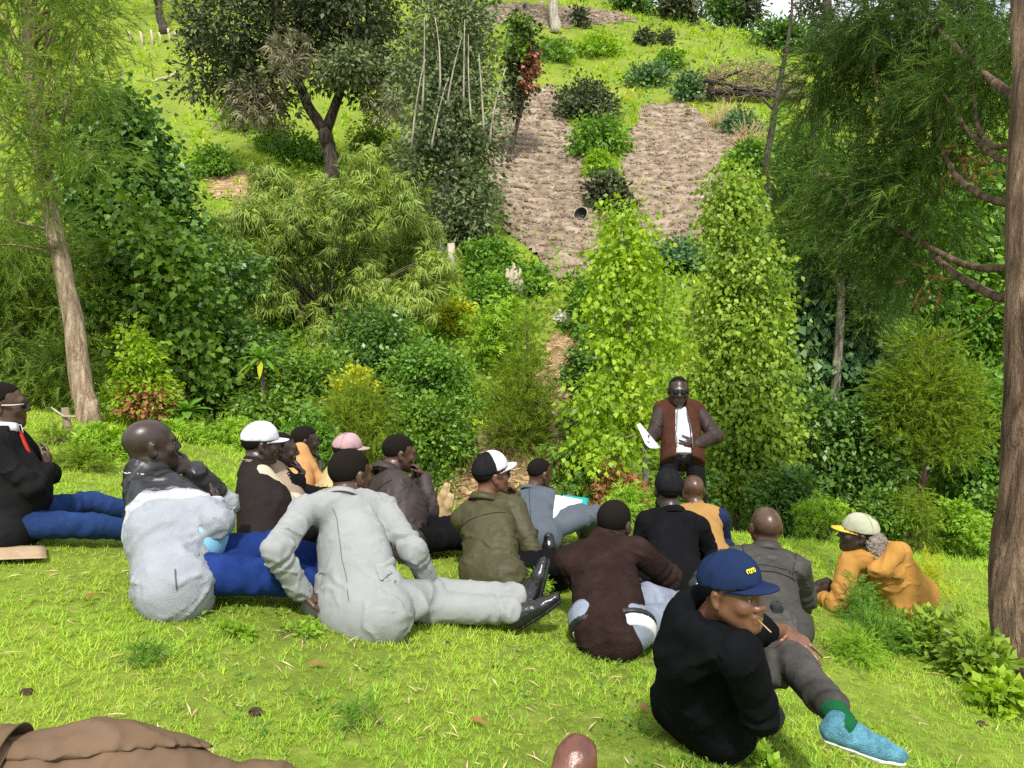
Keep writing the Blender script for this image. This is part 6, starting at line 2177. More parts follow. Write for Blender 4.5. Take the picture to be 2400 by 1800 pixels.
F_ = Field(p.N - 0.3, p.N + 0.3, 0.009)
F_.rc(p.N - p.up * 0.01, p.N + unit(p.hd - p.N) * 0.065 + p.rr * 0.03, 0.085, 0.098, 0.02)
F_.rc(p.N + unit(p.hd - p.N) * 0.02, p.hd, 0.066, 0.075, 0.01, op='s')
F_.ripple(0.008, 0.05, 44)
p.part(F_, 'hood_lining', C_FUR, p.jk)
p.trousers(C_ORJK)
p.shoe('R', M_BSHOE, M_BSOLE, C_KSOCK)
p.shoe('L', M_BSHOE, M_BSOLE, C_KSOCK)
p.report()
pc = W(1925, 1378, p.D - 0.02)
F_ = Field(pc - 0.16, pc + 0.16, 0.009)
F_.rc(pc - (0.05, 0, 0.02), pc + (0.06, 0.04, 0.0), 0.045, 0.05, 0.03)
F_.rc(pc - (0.02, 0, -0.03), pc + (0.05, 0.03, 0.03), 0.03, 0.035, 0.02)
F_.ripple(0.008, 0.08, 3)
gz = G(pc[0], pc[1])
me = F_.mesh('bag', C_PLUM, pc)
link('bag', me, None, 'dark crumpled bag beside the elbow of the orange jacket', 'bag', loc=(pc[0], pc[1], max(pc[2], gz + 0.05)))

# -- 17: the speaker
p = Rig('speaker standing in sunglasses, brown jacket and white shirt', (1592, 1296), 184, 1.03, h=0.0085, seat=0.88)
p.flatfoot = 'RL'
p.LEN = dict(p.LEN, spine=0.52)
p.torso((1592, 952, 1), (1590, 915, -1), 186, -2, shoulder=0.172)
p.N = p.H + np.array((0, 0, 0.53 * p.s)) + np.array((-0.01, 0, 0))
p.up = np.array((0, 0, 1.0))
p.torso((1592, 950, 1), (1590, 916, -1), 186, -3, shoulder=0.158, hs=1.05)
p.arm('R', (1533, 1018, -1), (1520, 1032, -1), sh=None).arm('L', (1676, 1022, -1), (1628, 1044, -1))
p.leg('R', ('o', 0.12, 0.05, -1), ('o', 0.02, -0.05, -1), ('o', 0.2, 1, -0.05)).leg('L', ('o', -0.12, 0.05, -1), ('o', -0.02, -0.05, -1), ('o', -0.2, 1, -0.05))
p.body(SKIN_D, [('R', (1512, 1040, -1), ('o', -1, 0.2, 0), 0.55), ('L', (1606, 1044, -1), ('o', 0.3, -1, 0.0), 0.8)], neck_r=0.06, show='RL')
p.hair(line=0.28, thick=0.003)
F_ = Field(p.H - 0.4, p.N + 0.4, 0.011)
fl = (p.front, 0.72)
F_.rc(p.H - p.up * 0.05 + p.front * 0.025, p.C, 0.118, 0.122, 0.04, (p.front, 0.75))
F_.rc(p.C, p.N, 0.122, 0.07, 0.04, fl)
F_.ell((p.H * 0.5 + p.C * 0.5) + p.front * 0.05, np.array([p.rr, p.front, p.up]), (0.10, 0.075, 0.16), 0.05)
F_.rc(p.N - p.up * 0.03, p.N + unit(p.hd - p.N) * 0.05, 0.070, 0.066, 0.01)
F_.rc(p.N + unit(p.hd - p.N) * 0.04, p.hd, 0.06, 0.06, 0.005, op='s')
F_.cut(lambda P: -0.055 - (P - p.H) @ p.up)
F_.ripple(0.004, 0.14, 5)
p.part(F_, 'shirt', C_WHITE)
p.jacket(C_BROWN, th=0.020, wd=0.96, hem=0.028, sleeve_mat=C_PLUM, wide=0.86, collar=0.05, collar_r=0.014, hem_r=0.178, belly=0.0, hemcut=-0.10)
JF = p.JF
sl, PP = JF.all_points()
bpy.data.objects.remove(p.jk)
x_ = (PP - p.H) @ p.rr
z_ = (PP - p.H) @ p.up
gap = np.interp(z_, [-0.1, 0.1, 0.35, 0.56], [0.066, 0.064, 0.052, 0.050])
JF.F = np.maximum(JF.F, np.where(((PP - p.H) @ p.front) > 0.0, gap - np.abs(x_ - 0.005), -1.0)).astype(np.float32)
p.jk = p.part(JF, 'jacket', C_BROWN)
for zz, xx in ((0.36, -0.13), (0.36, 0.13)):
    F_ = Field(p.H - 0.5, p.H + 0.7, 0.01)
    F_.F = np.full(F_.n, 0.5, np.float32)
bag = Bag()
for sx in (-1, 1):
    z0 = p.H + p.rr * sx * 0.068 + p.front * 0.150 - p.up * 0.04
    bag = Bag()
    bag.tube([z0, z0 + p.up * 0.2 - p.rr * sx * 0.008 + p.front * 0.02, z0 + p.up * 0.42 - p.rr * sx * 0.026 - p.front * 0.02], 0.004, 5)
    link('zip', bag.mesh('zip', M_METAL, True, p.base), p.jk)
p.trousers(C_BLAZER, th=0.0, hip_r=0.078)
p.shoe('R', M_BSHOE, M_BSOLE, C_KSOCK)
p.shoe('L', M_BSHOE, M_BSOLE, C_KSOCK)
p.glasses(M_LENS, M_FRAME)
p.report()
hx = p.j['wrR']
D_ = float(hx @ np.array((0, CP, -SP)))
sheet('paper_sheet', [W(1492, 994, D_ - 0.1), W(1500, 992, D_ - 0.02), W(1548, 1050, D_ - 0.10), W(1512, 1040, D_ - 0.30)], M_PAPER, bend=0.03, origin=W(1510, 1030, D_), label='white sheet of notes held by the standing speaker', cat='paper')

# -- 18: brown jacket at the bottom edge, lying across the corner
p = Rig('person in a brown jacket and blue jeans lying across the bottom corner', (500, 1945), -60, 1.0, D=1.75, h=0.009, seat=0.15)
p.torso((0, 1832, 1), (-190, 1870, 1), -80, 10, twist=-30)
p.arm('R', (230, 1832, 1), (380, 1880, 1), sh=(-20, 1792, 1)).reach('L', ('o', -0.2, 0.35, 0.0))
p.leg('R', ('o', 0.19, -0.93, -0.2), ('o', 0.19, -0.93, -0.3)).leg('L', ('o', 0.1, -0.93, -0.35), ('o', 0.1, -0.93, -0.3))
p.body(SKIN_M, [('R', ('o', -0.4, 0.5, -0.2), ('o', 0, 0, -1), 0.4), ('L', ('o', -0.4, 0.5, -0.2), ('o', 0, 0, -1), 0.4)])
p.hair()
p.jacket(C_LBROWN, th=0.012, hem=0.05, rip=0.010, collar=0.05, collar_r=0.015)
nf = np.cross(W(0, 1772, 1), W(430, 1765, 1))
nf = nf if nf[2] < 0 else -nf
p.over('coat_flap', C_LBROWN, lambda P: P @ unit(nf) + 0.012 * np.sin(P[..., 0] * 14), 0.012)
p.collar(C_LBROWN, 0.095, 0.085, 0.06, 0.6, flare=0.02)
p.trousers(C_JEANS)
p.report()

# -- 19: seated beyond the crest, only the dark hat showing
p = Rig('person beyond the grass edge, only a black hat showing', (95, 1060), 60, 1.0, D=12.4, h=0.012)
p.torso(('o', 0, -0.1, 1), ('o', 0, 0, 1), 70)
p.arm('R', ('o', 0.5, 0.4, -1), ('o', -0.2, 1, 0.2)).arm('L', ('o', -0.5, 0.4, -1), ('o', 0.2, 1, 0.2))
p.leg('R', ('o', 0.2, 1, 0.4), ('o', 0.1, 0.6, -0.6)).leg('L', ('o', -0.2, 1, 0.4), ('o', 0, 0.6, -0.6))
p.body(SKIN_D)
p.hair()
p.cap(C_CAPK, brim_len=0.06, low=0.0)
p.jacket(C_BLACK)
p.trousers(C_JEANS)
p.report()

# -- the tip of a brown shoe pointing up at the bottom edge
sh_b = W(1330, 1830, 1.62)
root = thing('leather_shoe', 'brown leather shoe pointing up at the bottom edge', 'shoe', (sh_b[0], sh_b[1], G(sh_b[0], sh_b[1])))
og = np.array(root.location)
heel = W(1290, 1930, 1.62)
toe = W(1352, 1776, 1.70)
up_ = unit(toe - heel)
out_ = np.array((0.25, 0.95, -0.05))
out_ = unit(out_ - up_ * (out_ @ up_))
F_ = Field(np.minimum(heel, toe) - 0.12, np.maximum(heel, toe) + 0.12, 0.004)
F_.rc(heel, toe, 0.044, 0.044, 0.02, (out_, 0.85))
F_.rc(toe, toe + up_ * 0.012, 0.044, 0.036, 0.02, (out_, 0.75))
F_.ripple(0.002, 0.06, 6)
F_.cut(lambda P: (P - toe) @ out_ - 0.020)
up_o = link('upper', F_.mesh('upper', M_TANSH, og), root)
F_ = Field(np.minimum(heel, toe) - 0.12, np.maximum(heel, toe) + 0.12, 0.004)
F_.rc(heel, toe, 0.049, 0.049, 0.02)
F_.rc(toe, toe + up_ * 0.014, 0.049, 0.041, 0.02)
F_.cut(lambda P: np.abs((P - toe) @ out_ - 0.027) - 0.008)
link('sole', F_.mesh('sole', M_BSOLE, og), root)
bag = Bag()
for k in range(4):
    cc = toe - up_ * (0.062 + 0.018 * k) - out_ * 0.036
    la = np.cross(up_, out_)
    bag.tube([cc - la * 0.018, cc - out_ * 0.004, cc + la * 0.018], 0.0022, 5)
link('lace', bag.mesh('lace', C_KSOCK, True, og), root)
F_ = Field(heel - 0.3, heel + 0.3, 0.01)
F_.rc(heel - out_ * 0.05, heel - out_ * 0.22 - np.array((0, 0, 0.04)), 0.05, 0.06, 0.02)
link('trouser_cuff', F_.mesh('trouser_cuff', C_JEANS, og), root)

# ------------------------------------------------------------------ small things
rg = np.random.default_rng(321)
M_CARD = surf_mat('brown cardboard', [(0.3, (0.36, 0.25, 0.15)), (0.7, (0.50, 0.37, 0.24))], scale=10, rough=0.9, bump=0.2)
M_WOOD = surf_mat('weathered wood', [(0.3, (0.16, 0.11, 0.075)), (0.7, (0.38, 0.29, 0.21))], scale=14, detail=6, rough=0.9, bump=0.8, stretch=(1, 1, 0.2), dist=0.03)
M_PALEW = surf_mat('bleached wood', [(0.3, (0.36, 0.28, 0.20)), (0.7, (0.66, 0.56, 0.44))], scale=12, detail=6, rough=0.9, bump=0.8, stretch=(1, 1, 0.25), dist=0.04)
M_BURNT = surf_mat('charred wood', [(0.3, (0.012, 0.010, 0.010)), (0.7, (0.07, 0.06, 0.055))], scale=10, rough=0.95, bump=0.9, dist=0.05)
M_TWIG = surf_mat('dry brushwood', [(0.3, (0.14, 0.09, 0.065)), (0.7, (0.36, 0.26, 0.18))], scale=5, rough=0.95, bump=0.2)
M_BLOCK = surf_mat('whitish block', [(0.3, (0.50, 0.44, 0.34)), (0.7, (0.72, 0.68, 0.58))], scale=6, rough=0.9, bump=0.6, dist=0.03)
M_DUNG = surf_mat('dry dung', [(0.3, (0.045, 0.028, 0.018)), (0.7, (0.14, 0.09, 0.06))], scale=40, rough=0.95, bump=1.0, dist=0.02)
M_ROCK = surf_mat('pale stone', [(0.3, (0.22, 0.21, 0.19)), (0.7, (0.50, 0.48, 0.44))], scale=7, rough=0.9, bump=0.7, dist=0.03)
M_DARKT = surf_mat('dark metal basin', [(0.3, (0.010, 0.010, 0.011)), (0.7, (0.03, 0.03, 0.03))], scale=12, rough=0.6, bump=0.3)
M_RIM = surf_mat('pale basin rim', [(0.3, (0.30, 0.27, 0.22)), (0.7, (0.45, 0.42, 0.36))], scale=12, rough=0.6, bump=0.3)
M_BLUEP = surf_mat('pale blue paper', [(0.3, (0.42, 0.58, 0.68)), (0.7, (0.50, 0.66, 0.75))], scale=6, rough=0.8, bump=0.05)


def on_lawn(px, py):
    return hit(px, py, 0.8, 14)[0]


def flat_sheet(name, px4, lift, mat, label, cat, bend=0.004, thick=0.004):
    c = [on_lawn(*q) + np.array((0, 0, lift)) for q in px4]
    return sheet(name, c, mat, bend=bend, thick=thick, origin=c[0], label=label, cat=cat)


flat_sheet('cardboard_sheet', [(-60, 1330), (112, 1322), (106, 1292), (-60, 1298)], 0.035, M_CARD, 'flat piece of brown cardboard on the grass beside the black blazer', 'cardboard')
flat_sheet('blue_paper', [(1318, 1322), (1352, 1318), (1345, 1298), (1312, 1302)], 0.03, M_BLUEP, 'pale blue paper lying between the olive jacket and the brown sweater', 'paper', thick=0.002)

# wooden stake with a crosspiece, by the leaning trunk
b = gpt(168, 8.3)
D = 8.3
root = thing('wooden_stake', 'short wooden stake with a twig crosspiece in front of the leaning trunk', 'stake', b)
bag = Bag()
bag.tube([b - (0, 0, 0.15), W(160, 1010, D), W(152, 955, D)], (0.05, 0.045, 0.04), 8, rg, 0.06)
link('post', bag.mesh('post', M_WOOD, True, b), root)
bag = Bag()
bag.tube([W(120, 955, D - 0.06), W(150, 976, D - 0.06), W(178, 976, D - 0.06)], (0.008, 0.013, 0.010), 6)
link('crosspiece', bag.mesh('crosspiece', M_PALEW, True, b), root)

# fence posts far up the meadow
POSTS = ['leftmost pale fence post in the upper meadow, half behind the cypress', 'tall pale fence post, second from the cypress', 'tallest pale fence post, left of the slanting trunk', 'short post right at the foot of the slanting trunk', 'tall pale fence post just right of the slanting trunk', 'shortest fence post between two tall ones', 'last fence post beside the big dark crown']
for i, (x, y, hpx) in enumerate(((306, 100, 26), (333, 108, 34), (357, 106, 36), (376, 96, 20), (397, 99, 32), (413, 92, 18), (437, 88, 26))):
    b, D = hit(x, y, 14)
    t = W(x - 4, y - hpx, D)
    bag = Bag()
    bag.tube([b - (0, 0, 0.2), (b + t) / 2 + (0.05, 0, 0), t], (0.075, 0.07, 0.06), 7, rg, 0.08)
    link('fence_post', bag.mesh('fence_post', M_PALEW, True, b), None, POSTS[i], 'post', 'fence posts across the meadow', loc=b)

# brushwood heap and logs
b, D = hit(1755, 235, 14)
root = thing('brushwood_heap', 'heap of dry brown brushwood on the far slope', 'brushwood', b)
bag = Bag()
for k in range(520):
    u_, v_ = rg.uniform(-1, 1), rg.uniform(0, 1) ** 1.3
    c = W(1755 + 120 * u_, 232 - 85 * v_ * math.sqrt(max(0, 1 - u_ * u_ * 0.8)), D + rg.uniform(-0.8, 0.8))
    d = unit(rg.normal(size=3) * (1, 1, 0.55)) * rg.uniform(0.4, 1.0)
    bag.tube([c - d, c + rg.normal(size=3) * 0.08, c + d], (0.020, 0.016, 0.008), 4)
o = link('twigs', bag.mesh('twigs', M_TWIG, False, b), root)
o['kind'] = 'stuff'
for x0, y0, x1, y1, r in ((1660, 215, 1870, 232, 0.16), (1668, 198, 1740, 165, 0.11), (1720, 205, 1835, 215, 0.13), (1650, 190, 1735, 205, 0.10)):
    bag = Bag()
    bag.tube(curve_pts(W(x0, y0, D - 0.7), W(x1, y1, D - 0.6), 7, rg, 0, 0.06), np.linspace(r, r * 0.5, 7), 7, rg, 0.08)
    link('log', bag.mesh('log', M_BURNT, True, b), root)
for i, (x, y, rx, ry, lab) in enumerate(((1700, 262, 48, 48, 'bleached dry stalks below the brushwood heap'), (1752, 312, 34, 44, 'bleached dry stalks at the terrace corner'))):
    b, D = hit(x, y + ry * 0.8, 14)
    root = thing('dry_stalks', lab, 'stalks', b, 'dry stalks on the far slope')
    bag = Bag()
    for k in range(120):
        a = W(x + rg.normal() * rx * 0.35, y + ry * 0.75, D + rg.normal() * 0.3)
        a[2] = G(a[0], a[1])
        e = a + np.array((rg.normal() * 0.45, rg.normal() * 0.4, abs(rg.normal()) * 0.5 + 0.35))
        bag.tube(curve_pts(a, e, 4, rg, 0.1), (0.016, 0.014, 0.011, 0.006), 4)
    o = link('stalk', bag.mesh('stalk', L_DRYS, False, b), root)
    o['kind'] = 'stuff'

# fallen branches in the meadow and roots on the straw bank
FB = [(([(355, 196), (385, 190), (402, 198)], [(380, 192), (405, 183), (418, 172)]), 0.07, 14, 'grey fallen branch in the bright meadow'),
      (([(1000, 1128), (1030, 1080), (1075, 1055), (1112, 1046)], [(1040, 1075), (1052, 1035), (1046, 1020)]), 0.035, 9.5, 'pale forked root on the straw bank behind the brown jacket'),
      (([(1035, 1110), (1060, 1085), (1105, 1075), (1130, 1062)], [(1075, 1082), (1090, 1100)]), 0.03, 9.5, 'pale driftwood branch behind the black cap'),
      (([(1240, 1040), (1262, 1075), (1275, 1100)], [(1250, 1058), (1232, 1085)]), 0.02, 9.5, 'thin dry branch under the young cypress'),
      (([(1290, 960), (1310, 1010), (1300, 1050)], [(1300, 990), (1330, 1000), (1352, 985)]), 0.025, 9.5, 'dry branch lying on the straw path')]
for pl, r, dm, lab in FB:
    b, D = hit(pl[0][0][0], pl[0][0][1], dm)
    root = thing('fallen_branch', lab, 'branch', b)
    for q in pl:
        pts = np.array([hit(x, y, dm)[0] + np.array((0, -0.05, r * 1.3 + 0.06)) for x, y in q])
        t = np.linspace(0, 1, len(pts))
        tt = np.linspace(0, 1, 9)
        P = np.stack([np.interp(tt, t, pts[:, i]) for i in range(3)], -1) + rg.normal(size=(9, 3)) * r * 0.4
        bag = Bag()
        bag.tube(P, np.linspace(r, r * 0.45, 9), 6, rg, 0.08)
        link('limb', bag.mesh('limb', M_PALEW, True, b), root)

# jagged pale stump, whitish block, basin, stones
b, D = hit(1205, 690, 12)
bag = Bag()
for k in range(9):
    a = k * 0.7
    c = b + np.array((math.cos(a) * 0.19, math.sin(a) * 0.17, 0))
    hh = rg.uniform(0.45, 0.95)
    bag.tube([c - (0, 0, 0.1), c + np.array((0.02, 0, hh * 0.5)), c + np.array((rg.normal() * 0.04, 0, hh))], (0.13, 0.11, 0.03), 6, rg, 0.1)
link('tree_stump', bag.mesh('tree_stump', M_PALEW, False, b), None, 'jagged pale tree stump among the creepers', 'stump', loc=b)
b, D = hit(1058, 640, 12)
bag = Bag()
bag.tube([b - (0, 0, 0.2), b + (0.02, 0, 0.4), b + (0.0, 0, 0.85)], (0.13, 0.12, 0.10), 8, rg, 0.08)
link('broken_trunk', bag.mesh('broken_trunk', M_PALEW, True, b), None, 'pale broken trunk upright beside the bamboo', 'trunk', loc=b)
b, D = hit(1325, 762, 12)
F_ = Field(b - 0.5, b + 0.6, 0.03)
Rz = np.array([unit((0.85, 0.3, -0.35)), unit((-0.3, 0.95, 0.1)), unit((0.4, 0.0, 0.9))])
bq = b + np.array((0, -0.05, 0.16))
F_.put(lambda P: np.abs((P - bq) @ Rz.T / np.array((0.24, 0.20, 0.15))).max(-1) * 0.2 - 0.2, b - 0.5, b + 0.6, 0.01)
F_.ripple(0.03, 0.3, 8)
link('white_block', F_.mesh('white_block', M_BLOCK, b, False), None, 'whitish squared block lying tilted in the weeds', 'block', loc=b)
b, D = hit(1360, 520, 14)
root = thing('tilted_basin', 'dark basin tipped on its side at the ploughed field edge', 'basin', b)
ax = unit((-0.6, -0.75, 0.25))
s1 = unit(np.cross(ax, (0, 0, 1)))
s2 = np.cross(s1, ax)
cc = b + np.array((0, -0.02, 0.26))
th = np.linspace(0, 2 * np.pi, 19)[:-1]
V, Q = [], []
for r_, d_ in ((0.28, 0.0), (0.26, -0.02), (0.22, -0.10), (0.13, -0.16), (0.02, -0.17)):
    V += [cc + ax * d_ + (s1 * math.cos(t) + s2 * math.sin(t) * 0.9) * r_ for t in th]
n_ = len(th)
for k in range(4):
    Q += [(k * n_ + i, k * n_ + (i + 1) % n_, (k + 1) * n_ + (i + 1) % n_, (k + 1) * n_ + i) for i in range(n_)]
bag = Bag()
bag.add(V, Q)
link('bowl', bag.mesh('bowl', M_DARKT, True, b), root)
bag = Bag()
bag.tube([cc + (s1 * math.cos(t) + s2 * math.sin(t) * 0.9) * 0.285 for t in np.linspace(0, 2 * np.pi, 20)], 0.018, 6)
link('rim', bag.mesh('rim', M_RIM, True, b), root)


def stone(px, py, r, mat, name, label, cat, dm=12, seed=1, group=None, flat=0.7):
    b, D = hit(px, py, dm)
    F_ = Field(b - r * 1.7, b + r * 1.7, r / 7)
    F_.ell(b + (0, 0, r * flat * 0.6), np.eye(3), (r, r * 0.85, r * flat), 0.02 * r)
    F_.ripple(r * 0.18, r * 1.6, seed)
    return link(name, F_.mesh(name, mat, b), None, label, cat, group, loc=b)


stone(1388, 640, 0.24, M_ROCK, 'pale_rock', 'pale grey rock at the lower corner of the ploughed field', 'rock', seed=4)
for i, (x, y, r, lab) in enumerate(((598, 1676, 0.024, 'dark dung clod in the middle of the bare lawn'), (953, 1508, 0.018, 'small dung clod below the grey suit'), (1048, 1510, 0.014, 'tiny dung clod right of the grey suit'), (62, 1628, 0.02, 'dung clod near the frame edge'), (2300, 1702, 0.022, 'dark clod in the grass near the corner'), (1160, 1568, 0.014, 'small dark clod in the lawn left of the brown sweater'))):
    stone(x, y, r, M_DUNG, 'dung_clod', lab, 'dung', 0.8, 20 + i, 'dung clods on the lawn')
for i, (x, y, lab) in enumerate(((195, 1415, 'dry tan leaf on the lawn left of the grey jacket'), (330, 1795, 'dry leaf near the brown jacket'), (720, 1570, 'curled dry leaf in the open lawn'), (1500, 1660, 'dry leaf left of the black hoodie'), (1100, 1700, 'dry leaf above the brown shoe'))):
    c = on_lawn(x, y) + np.array((0, 0, 0.025))
    bag = Bag()
    a = rg.uniform(0, 6.28)
    scatter(bag, T_leaf(0.45, 0.12, 0.1), [c], [(math.cos(a), math.sin(a), 0.1)], [(0, 0, 1)], [0.075])
    link('dry_leaf', bag.mesh('dry_leaf', L_BROWN, False, c), None, lab, 'leaf', 'dry leaves on the lawn', loc=c)

# rosette plants with long strap leaves
for i, (x, y, D, L_, nl, stem, lab) in enumerate(((612, 838, 11.2, 0.42, 26, 0.9, 'tall rosette plant with long strap leaves under the bamboo'), (437, 962, 9.9, 0.33, 18, 0.15, 'low rosette plant with broad dark leaves behind the grey jacket'))):
    c = W(x, y, D)
    b = np.array((c[0], c[1], G(c[0], c[1])))
    root = thing('rosette_plant', lab, 'plant', b)
    bag = Bag()
    bag.tube([b - (0, 0, 0.1), (b + c) / 2 + (0.02, 0, 0), c], (0.035, 0.03, 0.035), 7)
    link('stem', bag.mesh('stem', B_GREEN, True, b), root)
    for k in range(nl):
        a = k * 2.4
        e = 1.1 - 1.7 * (k / nl)
        d = np.array((math.cos(a) * math.cos(e), math.sin(a) * math.cos(e), math.sin(e)))
        LL = L_ * rg.uniform(0.85, 1.15)
        w_ = 0.11 if i == 0 else 0.2
        s_ = unit(np.cross(d, (0, 0, 1)))
        n_ = np.cross(s_, d)
        V, Q = [], []
        for t, ww in ((0, 0.25), (0.25, 0.8), (0.55, 1.0), (0.8, 0.7), (1.0, 0.05)):
            p_ = c + d * LL * t - np.array((0, 0, 0.35 * LL * t * t))
            V += [p_ - s_ * ww * w_ * LL, p_ + n_ * -0.012, p_ + s_ * ww * w_ * LL]
        for k2 in range(4):
            for m2 in range(2):
                q = k2 * 3 + m2
                Q.append((q, q + 1, q + 4, q + 3))
        bag = Bag()
        bag.add(V, Q)
        link('leaf', bag.mesh('leaf', L_YELLOW if (i == 0 and k >= nl - 3) else L_CREEP, True, b), root)

# weeds on the lawn by the reclining man and round the big trunk
LW = [(2010, 1400, 30, 60, L_CREEP, TM_FROND, 0.09, 40, 6, 'feathery_weed', 'feathery weed in front of the orange jacket'),
      (2065, 1380, 24, 56, L_CREEP, TM_FROND, 0.08, 34, 6, 'feathery_weed', 'feathery weed at the orange jacket\'s hip'),
      (2060, 1480, 60, 40, L_CREEP, TM_FROND, 0.09, 80, 6, 'feathery_weed', 'spreading feathery weed below the orange jacket'),
      (2010, 1520, 50, 34, L_FRESH, TM_FROND, 0.08, 60, 6, 'feathery_weed', 'low feathery weed left of the leafy seedling bush'),
      (2170, 1350, 40, 60, L_YELLOW, TM_FROND, 0.08, 60, 6, 'feathery_weed', 'yellowish weed behind the orange jacket\'s back'),
      (2190, 1490, 80, 50, L_LIME2, TM_LEAF, 0.055, 90, 12, 'seedling_bush', 'bush of pointed pale leaves left of the big trunk'),
      (2290, 1540, 60, 60, L_LIME2, TM_LEAF, 0.06, 90, 12, 'seedling_bush', 'bush of pointed pale leaves at the foot of the big trunk'),
      (2350, 1630, 60, 40, L_LIME, TM_LEAF, 0.06, 60, 12, 'seedling_bush', 'bright leaves below the big trunk at the frame edge'),
      (590, 1215, 26, 46, L_FRESH, TM_TUFT, 0.06, 30, 6, 'lawn_weed', 'weed standing before the dark varsity jacket'),
      (575, 1262, 40, 18, L_FRESH, TM_TUFT, 0.06, 34, 6, 'lawn_weed', 'leafy weed above the bright blue jeans'),
      (545, 1482, 44, 14, L_FRESH, TM_LEAF, 0.035, 26, 10, 'lawn_weed', 'flat broad-leaved weed in the lawn under the grey jacket'),
      (700, 1480, 40, 12, L_FRESH, TM_LEAF, 0.035, 22, 10, 'lawn_weed', 'flat broad-leaved weed left of the grey suit'),
      (840, 1680, 60, 20, L_CREEP, TM_FROND, 0.06, 26, 6, 'lawn_weed', 'ferny weed in the open lawn'),
      (330, 1545, 50, 16, L_CREEP, TM_FROND, 0.06, 24, 6, 'lawn_weed', 'ferny weed left in the open lawn'),
      (1770, 1780, 50, 16, L_FRESH, TM_LEAF, 0.035, 26, 10, 'lawn_weed', 'broad-leaved weed under the raised knee'),
      (1400, 1470, 30, 16, L_FRESH, TM_TUFT, 0.05, 20, 6, 'lawn_weed', 'grass tussock left of the brown sweater'),
      (1260, 1380, 20, 40, L_FRESH, TM_TUFT, 0.05, 24, 6, 'lawn_weed', 'seeding weed between the black shoes and the olive jacket')]
for i, (x, y, rx, ry, mt, tm, sz, n_, m_, nm, lab) in enumerate(LW):
    b, D = hit(x, y + ry, 0.8, 14)
    bl = [blob(x, y, D, rx, ry), blob(x - rx * 0.4, y + ry * 0.4, D, rx * 0.6, ry * 0.6), blob(x + rx * 0.4, y + ry * 0.4, D, rx * 0.6, ry * 0.6)]
    plant(nm, lab, 'weed', b, 400 + i, bl, mt, tm, sz, n_, m_, min(rx, ry) * D / FPX * 0.3, 'stems', B_GREEN, limbs=5, droop=-0.2, shell=0.1, limb_r=0.004, group='weeds on the lawn')
b, D = hit(2240, 1450, 0.8, 14)
bag = Bag()
bag.tube([b, W(2180, 1370, D + 0.05), W(2130, 1330, D + 0.1)], (0.008, 0.007, 0.004), 6, rg, 0.1)
link('leaning_stick', bag.mesh('leaning_stick', M_WOOD, True, b), None, 'thin stick leaning beside the orange jacket', 'stick', loc=b)

# stuff: straw on the bank, clods on the fields, weeds on the upper slope
bag = Bag()
P_ = np.asarray(F_BANK)
n = 9000
X = rg.uniform(P_[:, 0].min(), P_[:, 0].max(), n)
Y = rg.uniform(P_[:, 1].min(), P_[:, 1].max(), n)
k_ = inside(F_BANK, X, Y)
X, Y = X[k_], Y[k_]
d_ = np.c_[rg.normal(size=(len(X), 2)), rg.normal(size=len(X)) * 0.25 + 0.3]
scatter(bag, T_diamond(0.07, 0.1), np.c_[X, Y, ground(X, Y) + 0.06], d_, rg.normal(size=(len(X), 3)) + (0, 0, 1), rg.uniform(0.1, 0.34, len(X)))
link('straw_litter', bag.mesh('straw_litter', L_DRYS), None, 'loose straw and dry stalks on the bare bank', 'straw', kind='stuff')
bag = Bag()
OCT = (np.array([(1, 0, 0), (-1, 0, 0), (0, 1, 0), (0, -1, 0), (0, 0, 1), (0, 0, -1)], float), [], [(0, 2, 4), (2, 1, 4), (1, 3, 4), (3, 0, 4), (2, 0, 5), (1, 2, 5), (3, 1, 5), (0, 3, 5)])
for F2, n, s0 in ((F_MAIN, 7000, 0.07), (F_SIDE, 4500, 0.08), (F_TOP, 1500, 0.16)):
    P_ = np.asarray(F2)
    X = rg.uniform(P_[:, 0].min(), P_[:, 0].max(), n)
    Y = rg.uniform(P_[:, 1].min(), P_[:, 1].max(), n)
    k_ = inside(F2, X, Y)
    X, Y = X[k_], Y[k_]
    scatter(bag, OCT, np.c_[X, Y, ground(X, Y) + 0.05], rg.normal(size=(len(X), 3)), rg.normal(size=(len(X), 3)), s0 * rg.uniform(0.4, 1.3, len(X)))
link('soil_clods', bag.mesh('soil_clods', M_SOIL), None, 'clods of earth on the ploughed fields', 'clods', kind='stuff')
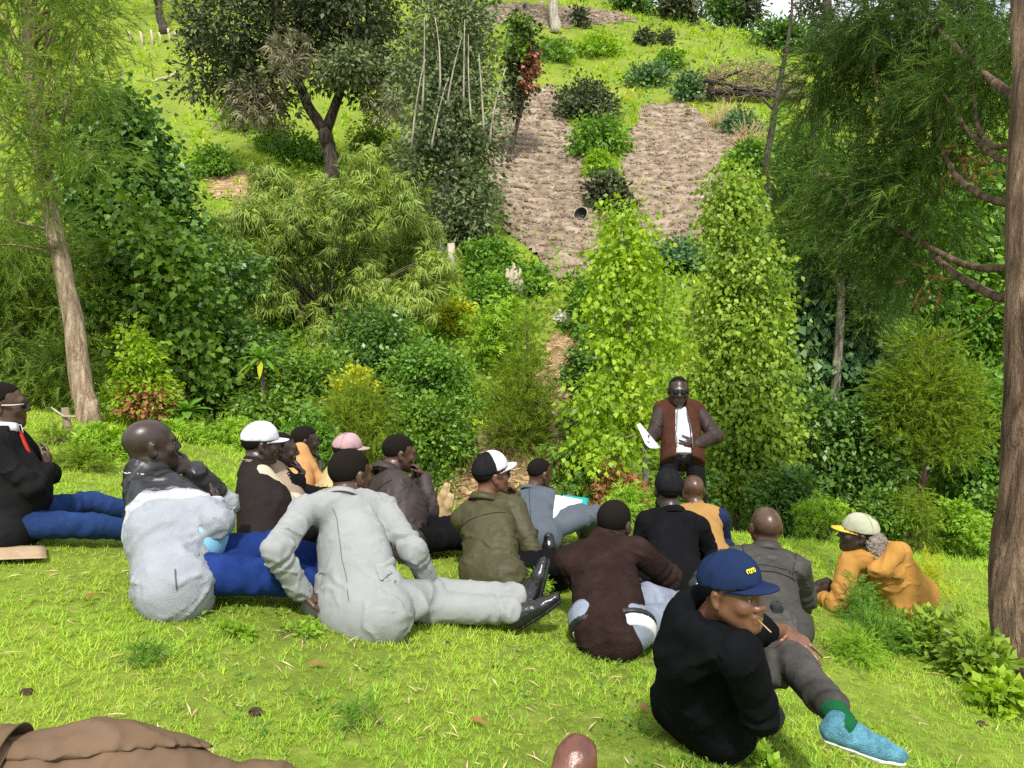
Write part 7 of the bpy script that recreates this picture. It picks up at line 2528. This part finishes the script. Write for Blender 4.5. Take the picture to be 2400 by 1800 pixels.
for mt, tm, seed, n, sz, lab in ((L_CREEP, TM_LEAF, 1, 260, 0.22, 'dark green weeds scattered over the upper slope'), (L_YELLOW, TM_TUFT, 2, 150, 0.26, 'yellowish weeds scattered over the upper slope'), (L_OLIVE, TM_TUFT, 3, 170, 0.30, 'dull weeds scattered over the upper slope'), (L_BLUEG, TM_LEAF, 4, 130, 0.24, 'bluish weeds scattered over the upper slope')):
    r2 = np.random.default_rng(900 + seed)
    Y = r2.uniform(26, 66, n)
    X = r2.uniform(-0.15, 0.55, n) * Y
    k_ = ~inside(F_MAIN, X, Y) & ~inside(F_SIDE, X, Y) & ~inside(F_TOP, X, Y)
    k_ &= lump(X, Y, 3.0, seed * 1.3) > -0.1
    X, Y = X[k_], Y[k_]
    bag = Bag()
    leaves(bag, r2, np.c_[X, Y, ground(X, Y) + 0.2], np.tile((0, -0.2, 1.0), (len(X), 1)), 18 if tm is TM_LEAF else 8, 0.28, tm, sz, 0.1, 0.8)
    link('hill_weeds', bag.mesh('hill_weeds', mt), None, lab, 'weeds', kind='stuff')

# stuff on the lawn: dry blades lying flat, clover between the grass
n = 3500
Y = 1.2 + rg.uniform(size=n) ** 1.2 * 6.0
X = rg.uniform(-1, 1, n) * (0.75 * Y + 0.6)
k_ = (Y < crest(X)) & (lump(X, Y, 0.45, 3.3) > -0.25)
X, Y = X[k_], Y[k_]
bag = Bag()
scatter(bag, T_diamond(0.07, 0.05), np.c_[X, Y, ground(X, Y) + 0.014], np.c_[rg.normal(size=(len(X), 2)), rg.normal(size=len(X)) * 0.2], rg.normal(size=(len(X), 3)) * 0.3 + (0, 0, 1), rg.uniform(0.03, 0.09, len(X)))
link('dry_grass_litter', bag.mesh('dry_grass_litter', L_DRYS), None, 'dry straw coloured blades lying in the lawn', 'grass', kind='stuff')
n = 700
Y = 1.3 + rg.uniform(size=n) ** 1.2 * 6.0
X = rg.uniform(-1, 1, n) * (0.75 * Y + 0.6)
k_ = (Y < crest(X)) & (lump(X, Y, 0.8, 6.1) > 0.05)
X, Y = X[k_], Y[k_]
bag = Bag()
leaves(bag, rg, np.c_[X, Y, ground(X, Y) + 0.012], np.tile((0, 0, 1.0), (len(X), 1)), 14, 0.03, TM_SMALL, 0.022, 0.0, 1.2, 0.25)
link('clover', bag.mesh('clover', L_CREEP), None, 'small clover leaves among the lawn grass', 'clover', kind='stuff')
